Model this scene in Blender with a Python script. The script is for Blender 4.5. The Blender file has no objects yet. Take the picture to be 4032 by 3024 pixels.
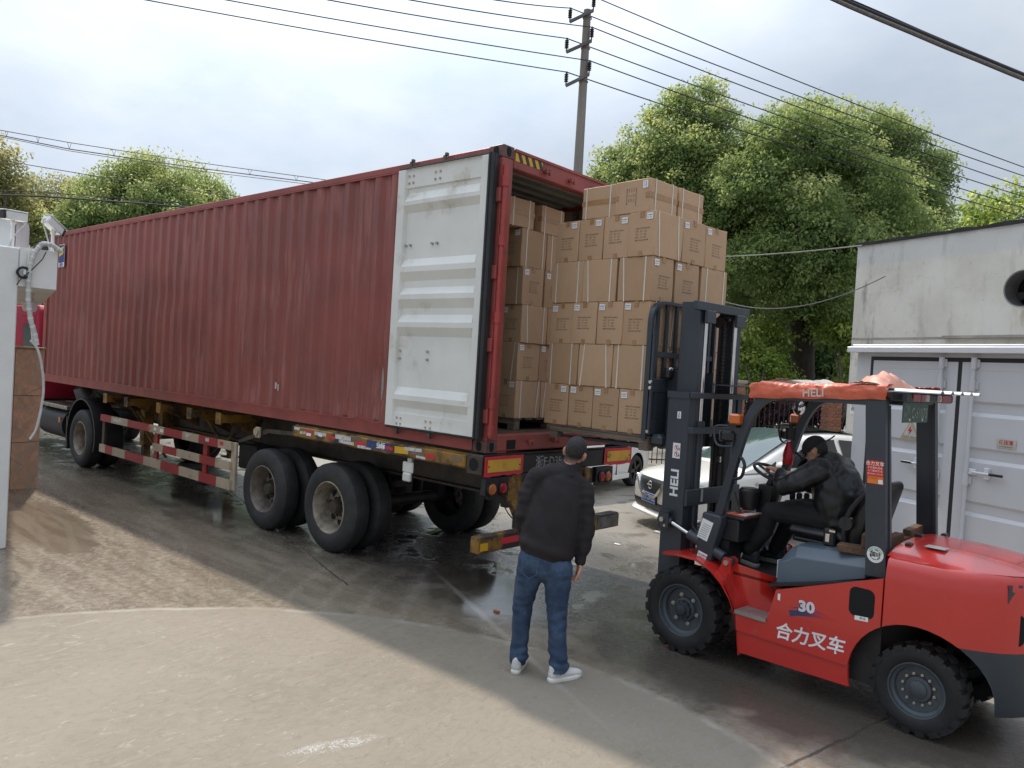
import bpy, bmesh, math, random
import numpy as np
from mathutils import Vector, Matrix, Euler, noise as mnoise
from mathutils.bvhtree import BVHTree
R_ = math.radians
rnd = random.Random(7)
SC = bpy.context.scene
COL = SC.collection

# ------------------------------------------------------------------ camera
cam = bpy.data.cameras.new('camera')
cam_o = bpy.data.objects.new('camera', cam); COL.objects.link(cam_o)
cam.sensor_width = 36.0; cam.lens = 27.04; cam.clip_end = 900.0; cam.clip_start = 0.05
_f = Vector((0.66132, -0.74978, -0.0220)); _r = Vector((-0.74774, -0.66128, 0.05995)); _u = Vector((0.05950, 0.02320, 0.99796))
cam_o.matrix_world = Matrix(((_r.x, _u.x, -_f.x, -4.913), (_r.y, _u.y, -_f.y, 5.252), (_r.z, _u.z, -_f.z, 2.247), (0, 0, 0, 1)))
SC.camera = cam_o

# ------------------------------------------------------------------ light
SUN_DIR = Vector((0.74, -0.315, 1.0)).normalized()          # towards the sun
SUN_EL = math.asin(SUN_DIR.z); SUN_ROT = math.atan2(SUN_DIR.x, SUN_DIR.y)
wd = bpy.data.worlds.new('World'); SC.world = wd; wd.use_nodes = True
def build_sky():
    nt = wd.node_tree; nt.nodes.clear(); N = nt.nodes.new; L = nt.links.new
    out = N('ShaderNodeOutputWorld')
    sky = N('ShaderNodeTexSky'); sky.sky_type = 'NISHITA'; sky.sun_disc = False
    sky.sun_elevation = SUN_EL; sky.sun_rotation = SUN_ROT; sky.air_density = 1.2; sky.dust_density = 2.5; sky.altitude = 20
    b1 = N('ShaderNodeBackground'); b1.inputs[1].default_value = 0.075; L(sky.outputs[0], b1.inputs[0])
    tc = N('ShaderNodeTexCoord')
    sep = N('ShaderNodeSeparateXYZ'); L(tc.outputs['Generated'], sep.inputs[0])
    # cloud layer: flat sheet overhead, seen in perspective (direction / height)
    zz = N('ShaderNodeMath'); zz.operation = 'MAXIMUM'; zz.inputs[1].default_value = 0.0; L(sep.outputs[2], zz.inputs[0])
    za = N('ShaderNodeMath'); za.operation = 'ADD'; za.inputs[1].default_value = 0.30; L(zz.outputs[0], za.inputs[0])
    dv = N('ShaderNodeVectorMath'); dv.operation = 'DIVIDE'; L(tc.outputs['Generated'], dv.inputs[0])
    cb = N('ShaderNodeCombineXYZ'); [L(za.outputs[0], cb.inputs[i]) for i in range(3)]; L(cb.outputs[0], dv.inputs[1])
    mp = N('ShaderNodeMapping'); mp.inputs['Location'].default_value = (3.1, 7.7, 0.4); mp.inputs['Scale'].default_value = (1.0, 1.0, 1.5); L(dv.outputs[0], mp.inputs[0])
    n1 = N('ShaderNodeTexNoise'); n1.inputs['Scale'].default_value = 1.35; n1.inputs['Detail'].default_value = 7; n1.inputs['Roughness'].default_value = 0.52; n1.inputs['Distortion'].default_value = 0.25; L(mp.outputs[0], n1.inputs['Vector'])
    n2 = N('ShaderNodeTexNoise'); n2.inputs['Scale'].default_value = 3.1; n2.inputs['Detail'].default_value = 6; n2.inputs['Roughness'].default_value = 0.55; L(mp.outputs[0], n2.inputs['Vector'])
    cov = N('ShaderNodeMapRange'); cov.interpolation_type = 'SMOOTHSTEP'; cov.inputs[1].default_value = 0.30; cov.inputs[2].default_value = 0.62; cov.inputs[3].default_value = 0.66; cov.inputs[4].default_value = 0.96; L(n1.outputs[0], cov.inputs[0])
    ramp = N('ShaderNodeValToRGB'); L(n2.outputs[0], ramp.inputs[0])
    e = ramp.color_ramp.elements
    e[0].position = 0.30; e[0].color = (0.495, 0.578, 0.688, 1); e[1].position = 0.74; e[1].color = (0.655, 0.703, 0.778, 1)
    # clouds are thinner and brighter around the hidden sun, and overhead as when overcast, steepened above the view to lift the shade
    nv = N('ShaderNodeVectorMath'); nv.operation = 'NORMALIZE'; L(tc.outputs['Generated'], nv.inputs[0])
    dt = N('ShaderNodeVectorMath'); dt.operation = 'DOT_PRODUCT'; dt.inputs[1].default_value = SUN_DIR; L(nv.outputs[0], dt.inputs[0])
    gl = N('ShaderNodeMapRange'); gl.interpolation_type = 'SMOOTHSTEP'; gl.inputs[1].default_value = 0.62; gl.inputs[2].default_value = 1.0; gl.inputs[3].default_value = 1.0; gl.inputs[4].default_value = 2.1; L(dt.outputs['Value'], gl.inputs[0])
    zen = N('ShaderNodeMapRange'); zen.interpolation_type = 'SMOOTHSTEP'; zen.inputs[1].default_value = 0.22; zen.inputs[2].default_value = 1.0; zen.inputs[3].default_value = 0.98; zen.inputs[4].default_value = 2.3; L(zz.outputs[0], zen.inputs[0])
    st = N('ShaderNodeMath'); st.operation = 'MULTIPLY'; L(gl.outputs[0], st.inputs[0]); L(zen.outputs[0], st.inputs[1])
    b2 = N('ShaderNodeBackground'); L(ramp.outputs[0], b2.inputs[0]); L(st.outputs[0], b2.inputs[1])
    mx = N('ShaderNodeMixShader'); L(cov.outputs[0], mx.inputs[0]); L(b1.outputs[0], mx.inputs[1]); L(b2.outputs[0], mx.inputs[2])
    L(mx.outputs[0], out.inputs[0])
build_sky()
sun = bpy.data.lights.new('sun', 'SUN'); sun.energy = 3.7; sun.angle = R_(1.6); sun.color = (1.0, 0.90, 0.76)
sun_o = bpy.data.objects.new('sun', sun); COL.objects.link(sun_o)
sun_o.rotation_euler = SUN_DIR.to_track_quat('Z', 'Y').to_euler(); sun_o.location = SUN_DIR * 40
vs = SC.view_settings
SC.display_settings.display_device = 'sRGB'; vs.view_transform = 'Standard'; vs.look = 'None'; vs.gamma = 1; vs.use_curve_mapping = False; vs.exposure = 0.0
SC.render.engine = 'CYCLES'; SC.cycles.use_denoising = True; SC.cycles.max_bounces = 8; SC.cycles.diffuse_bounces = 4; SC.cycles.transparent_max_bounces = 12

# ------------------------------------------------------------------ materials
MATS = {}
def nodes_of(name):
    m = bpy.data.materials.new(name); m.use_nodes = True
    nt = m.node_tree; return m, nt, nt.nodes['Principled BSDF']
def srt(nt, kind, **kw):
    n = nt.nodes.new(kind)
    for k, v in kw.items():
        if k in n.inputs: n.inputs[k].default_value = v
        else: setattr(n, k, v)
    return n
def mixc(nt, fac, a, b, blend='MIX'):
    n = nt.nodes.new('ShaderNodeMix'); n.data_type = 'RGBA'; n.blend_type = blend
    for sock, val in ((n.inputs[0], fac), (n.inputs[6], a), (n.inputs[7], b)):
        if hasattr(val, 'is_output'): nt.links.new(val, sock)
        elif isinstance(val, (int, float)): sock.default_value = val
        else: sock.default_value = (*val[:3], 1)
    return n.outputs[2]
def ramp(nt, src, a, b, lo=0.0, hi=1.0):
    n = nt.nodes.new('ShaderNodeMapRange'); n.interpolation_type = 'SMOOTHSTEP'
    n.inputs[1].default_value = a; n.inputs[2].default_value = b; n.inputs[3].default_value = lo; n.inputs[4].default_value = hi
    nt.links.new(src, n.inputs[0]); return n.outputs[0]
def noise(nt, scale, detail=5, rough=0.55, stretch=(1, 1, 1), coord='Object', dist=0.0, loc=(0, 0, 0)):
    tc = nt.nodes.new('ShaderNodeTexCoord'); mp = nt.nodes.new('ShaderNodeMapping')
    mp.inputs['Scale'].default_value = stretch; mp.inputs['Location'].default_value = loc
    nt.links.new(tc.outputs[coord], mp.inputs[0])
    n = srt(nt, 'ShaderNodeTexNoise', Scale=scale, Detail=detail, Roughness=rough, Distortion=dist)
    nt.links.new(mp.outputs[0], n.inputs['Vector']); return n.outputs[0]
def bump(nt, bsdf, src, strength=0.2, dist=0.01):
    b = srt(nt, 'ShaderNodeBump', Strength=strength, Distance=dist)
    nt.links.new(src, b.inputs['Height']); nt.links.new(b.outputs[0], bsdf.inputs['Normal'])
def mat(name, col, rough=0.5, metal=0.0, var=0.12, vs_=3.0, dirt=None, bmp=0.0, bs=60.0, stretch=(1, 1, 1), coat=0.0, rand=0.0, spec=None):
    """procedural paint / metal / rubber: base colour with wear noise, optional dirt (colour, low, high, scale), fine bump"""
    if name in MATS: return MATS[name]
    m, nt, p = nodes_of(name); L = nt.links.new
    n = noise(nt, vs_, 6, 0.6, stretch)
    c = mixc(nt, ramp(nt, n, 0.3, 0.7), [x * (1 - var) for x in col], [min(1, x * (1 + var)) for x in col])
    if rand:
        oi = nt.nodes.new('ShaderNodeObjectInfo')
        c = mixc(nt, ramp(nt, oi.outputs['Random'], 0, 1, 0, rand), c, [x * 0.45 for x in col])
    r_in = p.inputs['Roughness']; r_in.default_value = rough
    if dirt:
        dcol, lo, hi, sc = dirt
        dn = ramp(nt, noise(nt, sc, 8, 0.65, stretch, loc=(5.3, 1.7, 9.1)), lo, hi)
        c = mixc(nt, dn, c, dcol)
        L(ramp(nt, dn, 0, 1, rough, min(0.95, rough + 0.3)), r_in)
    L(c, p.inputs['Base Color']); p.inputs['Metallic'].default_value = metal
    if coat: p.inputs['Coat Weight'].default_value = coat; p.inputs['Coat Roughness'].default_value = 0.08
    if spec is not None: p.inputs['Specular IOR Level'].default_value = spec
    if bmp: bump(nt, p, noise(nt, bs, 4, 0.6, stretch), bmp, 0.004)
    MATS[name] = m; return m
def glass(name, col=(0.02, 0.03, 0.035), rough=0.04, alpha=1.0):
    m, nt, p = nodes_of(name); p.inputs['Base Color'].default_value = (*col, 1); p.inputs['Roughness'].default_value = rough
    p.inputs['Specular IOR Level'].default_value = 0.6
    if alpha < 1: p.inputs['Alpha'].default_value = alpha
    return m

# ------------------------------------------------------------------ mesh builder
class G:
    def __init__(s): s.v = []; s.f = []; s.m = []
    def add(s, V, F, mi=0, M=None):
        b = len(s.v)
        s.v += [tuple(M @ Vector(q)) if M is not None else tuple(q) for q in V]
        s.f += [tuple(b + i for i in fc) for fc in F]; s.m += [mi] * len(F); return s
    def box(s, x0, x1, y0, y1, z0, z1, mi=0, bev=0.0, M=None):
        x0, x1 = min(x0, x1), max(x0, x1); y0, y1 = min(y0, y1), max(y0, y1); z0, z1 = min(z0, z1), max(z0, z1)
        if bev <= 0:
            V = [(x, y, z) for x in (x0, x1) for y in (y0, y1) for z in (z0, z1)]
            return s.add(V, [(0, 1, 3, 2), (4, 6, 7, 5), (0, 4, 5, 1), (2, 3, 7, 6), (0, 2, 6, 4), (1, 5, 7, 3)], mi, M)
        b = min(bev, (x1 - x0) * .45, (y1 - y0) * .45, (z1 - z0) * .45)
        V = []; idx = {}
        for ix, (x, sx) in enumerate(((x0, 1), (x1, -1))):
            for iy, (y, sy) in enumerate(((y0, 1), (y1, -1))):
                for iz, (z, sz) in enumerate(((z0, 1), (z1, -1))):
                    for k in range(3):
                        idx[(ix, iy, iz, k)] = len(V)
                        V.append((x + sx * b * (k != 0), y + sy * b * (k != 1), z + sz * b * (k != 2)))
        F = []
        for k in range(3):
            o = [a for a in range(3) if a != k]
            for side in (0, 1):
                q = []
                for (a, c) in ((0, 0), (1, 0), (1, 1), (0, 1)):
                    t = [0, 0, 0]; t[k] = side; t[o[0]] = a; t[o[1]] = c; q.append(idx[(*t, k)])
                F.append(tuple(q))
        for k in range(3):           # edges along axis k
            o = [a for a in range(3) if a != k]
            for a in (0, 1):
                for c in (0, 1):
                    t0 = [0, 0, 0]; t0[o[0]] = a; t0[o[1]] = c; t1 = t0[:]; t1[k] = 1
                    F.append((idx[(*t0, o[0])], idx[(*t1, o[0])], idx[(*t1, o[1])], idx[(*t0, o[1])]))
        for ix in (0, 1):
            for iy in (0, 1):
                for iz in (0, 1): F.append((idx[(ix, iy, iz, 0)], idx[(ix, iy, iz, 1)], idx[(ix, iy, iz, 2)]))
        return s.add(V, F, mi, M)
    def tube(s, path, r, n=8, mi=0, caps=True, M=None):
        P = [Vector(q) for q in path]; rs = r if isinstance(r, (list, tuple)) else [r] * len(P)
        V = []; F = []; t0 = (P[1] - P[0]).normalized()
        a = t0.orthogonal().normalized()
        for i, q in enumerate(P):
            t = (P[min(i + 1, len(P) - 1)] - P[max(i - 1, 0)]).normalized()
            a = (a - t * a.dot(t)); a = a.normalized() if a.length > 1e-6 else t.orthogonal().normalized()
            b = t.cross(a)
            for k in range(n):
                an = 2 * math.pi * k / n; V.append(q + (a * math.cos(an) + b * math.sin(an)) * rs[i])
        for i in range(len(P) - 1):
            for k in range(n): F.append((i * n + k, i * n + (k + 1) % n, (i + 1) * n + (k + 1) % n, (i + 1) * n + k))
        if caps: F += [tuple(range(n - 1, -1, -1)), tuple(range((len(P) - 1) * n, len(P) * n))]
        return s.add(V, F, mi, M)
    def cyl(s, p0, p1, r0, r1=None, n=16, mi=0, caps=True, M=None):
        return s.tube([p0, p1], [r0, r0 if r1 is None else r1], n, mi, caps, M)
    def bar(s, path, w, h, side, mi=0, M=None):
        """rectangular section swept along path: w along the fixed vector `side`, h across"""
        P = [Vector(q) for q in path]; sd = Vector(side).normalized(); V = []; F = []
        for i, q in enumerate(P):
            t = (P[min(i + 1, len(P) - 1)] - P[max(i - 1, 0)]).normalized(); nn = t.cross(sd).normalized()
            for (a, b) in ((-1, -1), (1, -1), (1, 1), (-1, 1)): V.append(q + sd * (a * w / 2) + nn * (b * h / 2))
        for i in range(len(P) - 1):
            for k in range(4): F.append((i * 4 + k, i * 4 + (k + 1) % 4, (i + 1) * 4 + (k + 1) % 4, (i + 1) * 4 + k))
        e = (len(P) - 1) * 4; F += [(3, 2, 1, 0), (e, e + 1, e + 2, e + 3)]
        return s.add(V, F, mi, M)
    def lathe(s, prof, o, axis='y', n=32, mi=0, M=None, mis=None):
        """prof: list of (radius, t along axis)"""
        V = []; F = []; mm = []
        for (r, t) in prof:
            for k in range(n):
                a = 2 * math.pi * k / n; c, d = r * math.cos(a), r * math.sin(a)
                V.append({'y': (o[0] + c, o[1] + t, o[2] + d), 'x': (o[0] + t, o[1] + c, o[2] + d), 'z': (o[0] + c, o[1] + d, o[2] + t)}[axis])
        for i in range(len(prof) - 1):
            for k in range(n): F.append((i * n + k, i * n + (k + 1) % n, (i + 1) * n + (k + 1) % n, (i + 1) * n + k)); mm.append(mis[i] if mis else mi)
        b = len(s.f); s.add(V, F, mi, M); s.m[b:] = mm; return s
    def prism(s, poly, axis, c0, c1, mi=0, M=None):
        n = len(poly); V = []
        for c in (c0, c1):
            for (a, b) in poly: V.append({'x': (c, a, b), 'y': (a, c, b), 'z': (a, b, c)}[axis])
        F = [tuple(range(n)), tuple(range(2 * n - 1, n - 1, -1))] + [(i, (i + 1) % n, n + (i + 1) % n, n + i) for i in range(n)]
        return s.add(V, F, mi, M)
    def sheet(s, rows, mi=0, M=None, close=False):
        """grid of points rows[i][j]"""
        nr, nc = len(rows), len(rows[0]); V = [q for r in rows for q in r]; F = []
        for i in range(nr - 1):
            for j in range(nc - (0 if close else 1)): F.append((i * nc + j, i * nc + (j + 1) % nc, (i + 1) * nc + (j + 1) % nc, (i + 1) * nc + j))
        return s.add(V, F, mi, M)
    def ball(s, c, r, n=12, mi=0, M=None):
        r = r if isinstance(r, (list, tuple)) else (r, r, r); V = []; F = []
        for i in range(n // 2 + 1):
            t = math.pi * i / (n // 2)
            for k in range(n):
                a = 2 * math.pi * k / n; V.append((c[0] + r[0] * math.sin(t) * math.cos(a), c[1] + r[1] * math.sin(t) * math.sin(a), c[2] + r[2] * math.cos(t)))
        for i in range(n // 2):
            for k in range(n): F.append((i * n + k, (i + 1) * n + k, (i + 1) * n + (k + 1) % n, i * n + (k + 1) % n))
        return s.add(V, F, mi, M)
    def mesh(s, name, mats, smooth=35, recalc=True):
        me = bpy.data.meshes.new(name); me.from_pydata(s.v, [], s.f)
        for m in (mats if isinstance(mats, (list, tuple)) else [mats]): me.materials.append(m)
        if len(me.materials) > 1: me.polygons.foreach_set('material_index', s.m)
        if recalc:
            bm = bmesh.new(); bm.from_mesh(me); bmesh.ops.remove_doubles(bm, verts=bm.verts, dist=1e-5); bmesh.ops.recalc_face_normals(bm, faces=bm.faces); bm.to_mesh(me); bm.free()
        finish(me, smooth); return me
    def obj(s, name, mats, parent=None, smooth=35, loc=None, rot=None, recalc=True):
        return link(name, s.mesh(name, mats, smooth, recalc), parent, loc, rot)
def finish(me, smooth=35):
    if smooth:
        me.polygons.foreach_set('use_smooth', [True] * len(me.polygons))
        if smooth < 180: me.set_sharp_from_angle(angle=R_(smooth))
    me.update()
def link(name, me, parent=None, loc=None, rot=None, mw=None):
    o = bpy.data.objects.new(name, me); COL.objects.link(o)
    if parent is not None: o.parent = parent
    if mw is not None: o.matrix_basis = mw
    if loc is not None: o.location = loc
    if rot is not None: o.rotation_euler = rot
    return o
def tag(o, label, cat, group=None):
    o['label'] = label; o['category'] = cat
    if group: o['group'] = group
    return o
def thing(name, label, cat, loc=(0, 0, 0), rotz=0.0, group=None):
    o = bpy.data.objects.new(name, None); COL.objects.link(o); o.location = loc; o.rotation_euler = (0, 0, rotz)
    o.empty_display_size = 0.2
    return tag(o, label, cat, group)
def structure(o): o['kind'] = 'structure'; return o
def stuff(o): o['kind'] = 'stuff'; return o
TMP = bpy.data.scenes.new('tmp')
def evaluated(me, mods):
    """apply a list of (type, settings) modifiers to a mesh in a scratch scene and return the new mesh"""
    o = bpy.data.objects.new('t', me); TMP.collection.objects.link(o); extra = []
    for ty, st in mods:
        m = o.modifiers.new(ty, ty)
        for k, v in st.items():
            if k == 'cutter':
                c = bpy.data.objects.new('c', v); TMP.collection.objects.link(c); m.object = c; extra.append(c)
            else: setattr(m, k, v)
    vl = TMP.view_layers[0]; vl.update(); dg = vl.depsgraph
    out = bpy.data.meshes.new_from_object(o.evaluated_get(dg), depsgraph=dg)
    for q in [o] + extra: bpy.data.objects.remove(q)
    return out
_tm = {}
def text_mesh(s, size=1.0, ax='CENTER', bold=0.0, shear=0.0, ext=0.0, res=3, spacing=1.0, line=1.0):
    k = (s, size, ax, bold, shear, ext, res, spacing, line)
    if k in _tm: return _tm[k]
    c = bpy.data.curves.new('lettering', 'FONT'); c.body = s; c.size = size; c.align_x = ax; c.align_y = 'CENTER'
    c.offset = bold; c.shear = shear; c.extrude = ext; c.resolution_u = res; c.space_character = spacing; c.space_line = line
    o = bpy.data.objects.new('t', c); TMP.collection.objects.link(o); TMP.view_layers[0].update()
    me = bpy.data.meshes.new_from_object(o.evaluated_get(TMP.view_layers[0].depsgraph)); bpy.data.objects.remove(o)
    _tm[k] = me; return me
def text(name, s, m, parent, loc, right, up, size=0.1, sx=1.0, **kw):
    """flat lettering lying in the plane of the vectors right / up"""
    me = text_mesh(s, size, **kw).copy(); me.materials.clear(); me.materials.append(m)
    r = Vector(right).normalized(); u = Vector(up).normalized(); n = r.cross(u)
    M = Matrix(((r.x * sx, u.x, n.x, loc[0]), (r.y * sx, u.y, n.y, loc[1]), (r.z * sx, u.z, n.z, loc[2]), (0, 0, 0, 1)))
    me.transform(M); return link(name, me, parent)
def bez(p, n=10):
    """points on a Bezier curve with control points p"""
    P = [Vector(q) for q in p]; out = []
    for i in range(n + 1):
        t = i / n; Q = P[:]
        while len(Q) > 1: Q = [Q[k].lerp(Q[k + 1], t) for k in range(len(Q) - 1)]
        out.append(Q[0])
    return out
def sag(a, b, d, n=24):
    a, b = Vector(a), Vector(b); return [a.lerp(b, i / n) - Vector((0, 0, d * 4 * (i / n) * (1 - i / n))) for i in range(n + 1)]
def rr(w, h, r, n=5, c=(0, 0)):
    """rounded rectangle outline"""
    out = []
    for (sx, sy, a0) in ((1, 1, 0), (-1, 1, 90), (-1, -1, 180), (1, -1, 270)):
        for k in range(n + 1):
            a = R_(a0 + 90 * k / n); out.append((c[0] + sx * (w / 2 - r) + r * math.cos(a), c[1] + sy * (h / 2 - r) + r * math.sin(a)))
    return out

# shared materials
RUBBER = mat('tyre_rubber', (0.022, 0.022, 0.023), 0.72, var=0.25, vs_=6, dirt=((0.075, 0.068, 0.06), 0.48, 0.85, 3.0), bmp=0.25, bs=90)
FRUBBER = mat('solid_tyre_rubber', (0.012, 0.012, 0.013), 0.6, var=0.25, vs_=8, dirt=((0.05, 0.045, 0.04), 0.55, 0.9, 6.0), bmp=0.2, bs=90)
BLACK = mat('black_plastic', (0.014, 0.014, 0.016), 0.45, var=0.2)
CHROME = mat('polished_steel', (0.62, 0.61, 0.58), 0.18, 1.0, var=0.08)
ZINC = mat('zinc_bolt', (0.62, 0.58, 0.5), 0.35, 1.0, var=0.15)
WHITE = mat('white_sticker', (0.78, 0.78, 0.77), 0.45, var=0.03)
INK = mat('black_ink', (0.03, 0.03, 0.035), 0.6, var=0.1)
# ------------------------------------------------------------------ ground: one concrete yard, dry towards the camera, wet under the lorry with its dark reflection painted in
def ground_material():
    m, nt, p = nodes_of('yard_concrete'); L = nt.links.new
    tc = nt.nodes.new('ShaderNodeTexCoord'); sp = nt.nodes.new('ShaderNodeSeparateXYZ'); L(tc.outputs['Object'], sp.inputs[0])
    X, Y = sp.outputs[0], sp.outputs[1]
    def mth(op, a, b=None, c=None):
        n = nt.nodes.new('ShaderNodeMath'); n.operation = op
        for i, q in enumerate((a, b, c)):
            if q is None: continue
            if hasattr(q, 'is_output'): L(q, n.inputs[i])
            else: n.inputs[i].default_value = q
        return n.outputs[0]
    n_big = noise(nt, 0.45, 6, 0.6); n_mid = noise(nt, 2.2, 7, 0.62, dist=0.4); n_sm = noise(nt, 16, 8, 0.70, dist=0.5); n_fine = noise(nt, 95, 5, 0.75); wisp = noise(nt, 13, 9, 0.75, (1.0, 0.40, 1.0), dist=1.2)
    brush = noise(nt, 14, 7, 0.68, (1.0, 0.42, 1.0), dist=1.2); track = noise(nt, 3.2, 4, 0.5, (0.22, 1.6, 1.0), dist=0.9)
    def ell(cx, cy, rx, ry, ang=0.0, soft=0.5, wob=0.8):
        dx, dy = mth('SUBTRACT', X, cx), mth('SUBTRACT', Y, cy); c, s = math.cos(ang), math.sin(ang)
        a = mth('DIVIDE', mth('ADD', mth('MULTIPLY', dx, c), mth('MULTIPLY', dy, s)), rx)
        b = mth('DIVIDE', mth('ADD', mth('MULTIPLY', dx, -s), mth('MULTIPLY', dy, c)), ry)
        d = mth('SQRT', mth('ADD', mth('MULTIPLY', a, a), mth('MULTIPLY', b, b)))
        d = mth('ADD', d, mth('MULTIPLY', mth('SUBTRACT', n_mid, 0.5), wob))
        return ramp(nt, d, 1.0, 1.0 - soft)
    def line(x0, y0, x1, y1, w):
        dx, dy = x1 - x0, y1 - y0; ln = math.hypot(dx, dy); dx /= ln; dy /= ln
        ax, ay = mth('SUBTRACT', X, x0), mth('SUBTRACT', Y, y0)
        t = mth('ADD', mth('MULTIPLY', ax, dx), mth('MULTIPLY', ay, dy))
        q = mth('ABSOLUTE', mth('ADD', mth('ADD', mth('MULTIPLY', ax, -dy), mth('MULTIPLY', ay, dx)), mth('MULTIPLY', mth('SUBTRACT', n_mid, 0.5), 0.09)))
        return mth('MULTIPLY', ramp(nt, q, w, w * 0.3), mth('MULTIPLY', mth('GREATER_THAN', t, 0.0), mth('LESS_THAN', t, ln)))
    dx, dy = mth('ADD', X, 1.7), mth('SUBTRACT', Y, 4.3)
    dist = mth('SQRT', mth('ADD', mth('MULTIPLY', dx, dx), mth('MULTIPLY', dy, dy)))
    dist = mth('ADD', dist, mth('MULTIPLY', mth('SUBTRACT', n_mid, 0.5), 0.16))
    dry = ramp(nt, dist, 3.93, 3.80)
    rim = mth('MULTIPLY', ramp(nt, mth('ABSOLUTE', mth('SUBTRACT', dist, 3.87)), 0.06, 0.0), ramp(nt, n_mid, 0.35, 0.6))
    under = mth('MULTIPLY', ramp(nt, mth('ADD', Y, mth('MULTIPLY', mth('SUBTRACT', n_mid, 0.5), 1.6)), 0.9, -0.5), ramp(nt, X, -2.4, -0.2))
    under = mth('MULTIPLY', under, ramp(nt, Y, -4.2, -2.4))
    patch = mth('MULTIPLY', ramp(nt, n_mid, 0.52, 0.60), ramp(nt, n_big, 0.40, 0.55))          # damp patches and stains
    wetc = mixc(nt, ramp(nt, track, 0.35, 0.68), (0.178, 0.147, 0.110), (0.258, 0.219, 0.168))
    wetc = mixc(nt, ramp(nt, n_sm, 0.44, 0.80, 0, 0.45), wetc, (0.135, 0.108, 0.082))
    def tracks(cx, cy, freq, r0, r1):
        """faint curved wheel marks swept round a centre"""
        ax, ay = mth('SUBTRACT', X, cx), mth('SUBTRACT', Y, cy)
        q = mth('ADD', mth('SQRT', mth('ADD', mth('MULTIPLY', ax, ax), mth('MULTIPLY', ay, ay))), mth('MULTIPLY', n_big, 0.25))
        band = ramp(nt, mth('SINE', mth('MULTIPLY', q, freq)), 0.35, 0.95)
        return mth('MULTIPLY', mth('MULTIPLY', band, ramp(nt, n_sm, 0.35, 0.60)), mth('MULTIPLY', ramp(nt, q, r0, r0 + 0.5), ramp(nt, q, r1, r1 - 0.5)))
    tk = mth('MAXIMUM', tracks(-4.5, -3.4, 17.0, 4.8, 8.2), mth('MULTIPLY', tracks(6.5, 9.0, 23.0, 6.4, 9.0), 0.8))
    wetc = mixc(nt, mth('MULTIPLY', tk, 0.42), wetc, (0.315, 0.275, 0.220))
    dryc = mixc(nt, ramp(nt, brush, 0.34, 0.66), (0.186, 0.157, 0.118), (0.226, 0.193, 0.148))
    dryc = mixc(nt, ramp(nt, n_big, 0.38, 0.62), dryc, mixc(nt, 0.8, dryc, (0.245, 0.211, 0.165)))
    dryc = mixc(nt, ramp(nt, n_sm, 0.50, 0.72, 0, 0.5), dryc, (0.135, 0.113, 0.086))
    dryc = mixc(nt, ramp(nt, wisp, 0.55, 0.68, 0, 0.30), dryc, (0.31, 0.28, 0.235))
    dryc = mixc(nt, ramp(nt, n_fine, 0.60, 0.72, 0, 0.6), dryc, (0.235, 0.200, 0.155))
    farc = mixc(nt, patch, (0.255, 0.228, 0.192), (0.125, 0.110, 0.094))
    far = ramp(nt, Y, -0.6, -2.2)
    base = mixc(nt, far, wetc, farc)
    base = mixc(nt, mth('MULTIPLY', under, 0.85), base, mixc(nt, ramp(nt, n_mid, .3, .7), (0.018, 0.016, 0.015), (0.070, 0.062, 0.054)))  # wet under the lorry, with its dark mirrored underside painted into the colour
    base = mixc(nt, dry, base, dryc)
    # grey weathered fringe with flaking surface right of the standing man
    fr = mth('MULTIPLY', mth('MULTIPLY', ell(-2.7, 0.55, 1.5, 0.62, 0.25, 0.35, 1.3), ramp(nt, n_sm, 0.44, 0.56)), 0.8)
    base = mixc(nt, fr, base, (0.230, 0.208, 0.176))
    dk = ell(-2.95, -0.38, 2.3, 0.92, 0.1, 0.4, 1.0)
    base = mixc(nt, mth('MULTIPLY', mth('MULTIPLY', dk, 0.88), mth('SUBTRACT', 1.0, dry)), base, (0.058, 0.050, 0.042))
    spill = mth('MULTIPLY', ell(-1.32, 2.55, 0.08, 0.42, -0.33, 0.6, 1.6), ramp(nt, n_sm, 0.42, 0.55))
    base = mixc(nt, mth('MULTIPLY', spill, 0.75), base, mixc(nt, ramp(nt, n_fine, 0.4, 0.6), (0.10, 0.10, 0.10), (0.62, 0.60, 0.55)))
    jt = mth('MAXIMUM', mth('MAXIMUM', line(-3.20, 1.05, -3.62, -1.1, 0.016), line(0.9, -1.62, -3.4, -1.30, 0.012)), mth('MAXIMUM', line(7.6, -1.34, 1.2, 0.58, 0.016), line(3.0, -4.95, -2.0, -4.3, 0.02)))
    cr = ell(-0.5, 0.30, 2.3, 0.05, -0.45, 0.7, 0.5)
    base = mixc(nt, mth('MULTIPLY', jt, 0.8), base, (0.045, 0.04, 0.035))
    base = mixc(nt, mth('MULTIPLY', mth('MULTIPLY', rim, n_sm), 0.6), base, (0.52, 0.49, 0.44))
    base = mixc(nt, mth('MULTIPLY', cr, 0.35), base, (0.40, 0.37, 0.33))
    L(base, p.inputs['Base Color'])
    pud = mth('MAXIMUM', mth('MULTIPLY', ell(0.25, -0.25, 1.15, 0.62, -0.55, 0.35, 1.1), 1.0), ell(5.5, 1.95, 1.9, 0.5, -0.1, 0.4, 0.9))
    pud = mth('MAXIMUM', pud, ell(5.6, 0.0, 1.9, 0.8, -0.2, 0.6, 1.3))
    pud = mth('MAXIMUM', pud, mth('MULTIPLY', under, ramp(nt, n_mid, 0.50, 0.58)))
    wet_r = mth('ADD', ramp(nt, n_sm, 0.35, 0.7, 0.17, 0.40), mth('MULTIPLY', far, 0.12))
    ro = mth('ADD', mth('MULTIPLY', dry, 0.72), mth('MULTIPLY', mth('SUBTRACT', 1.0, dry), wet_r))
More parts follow.
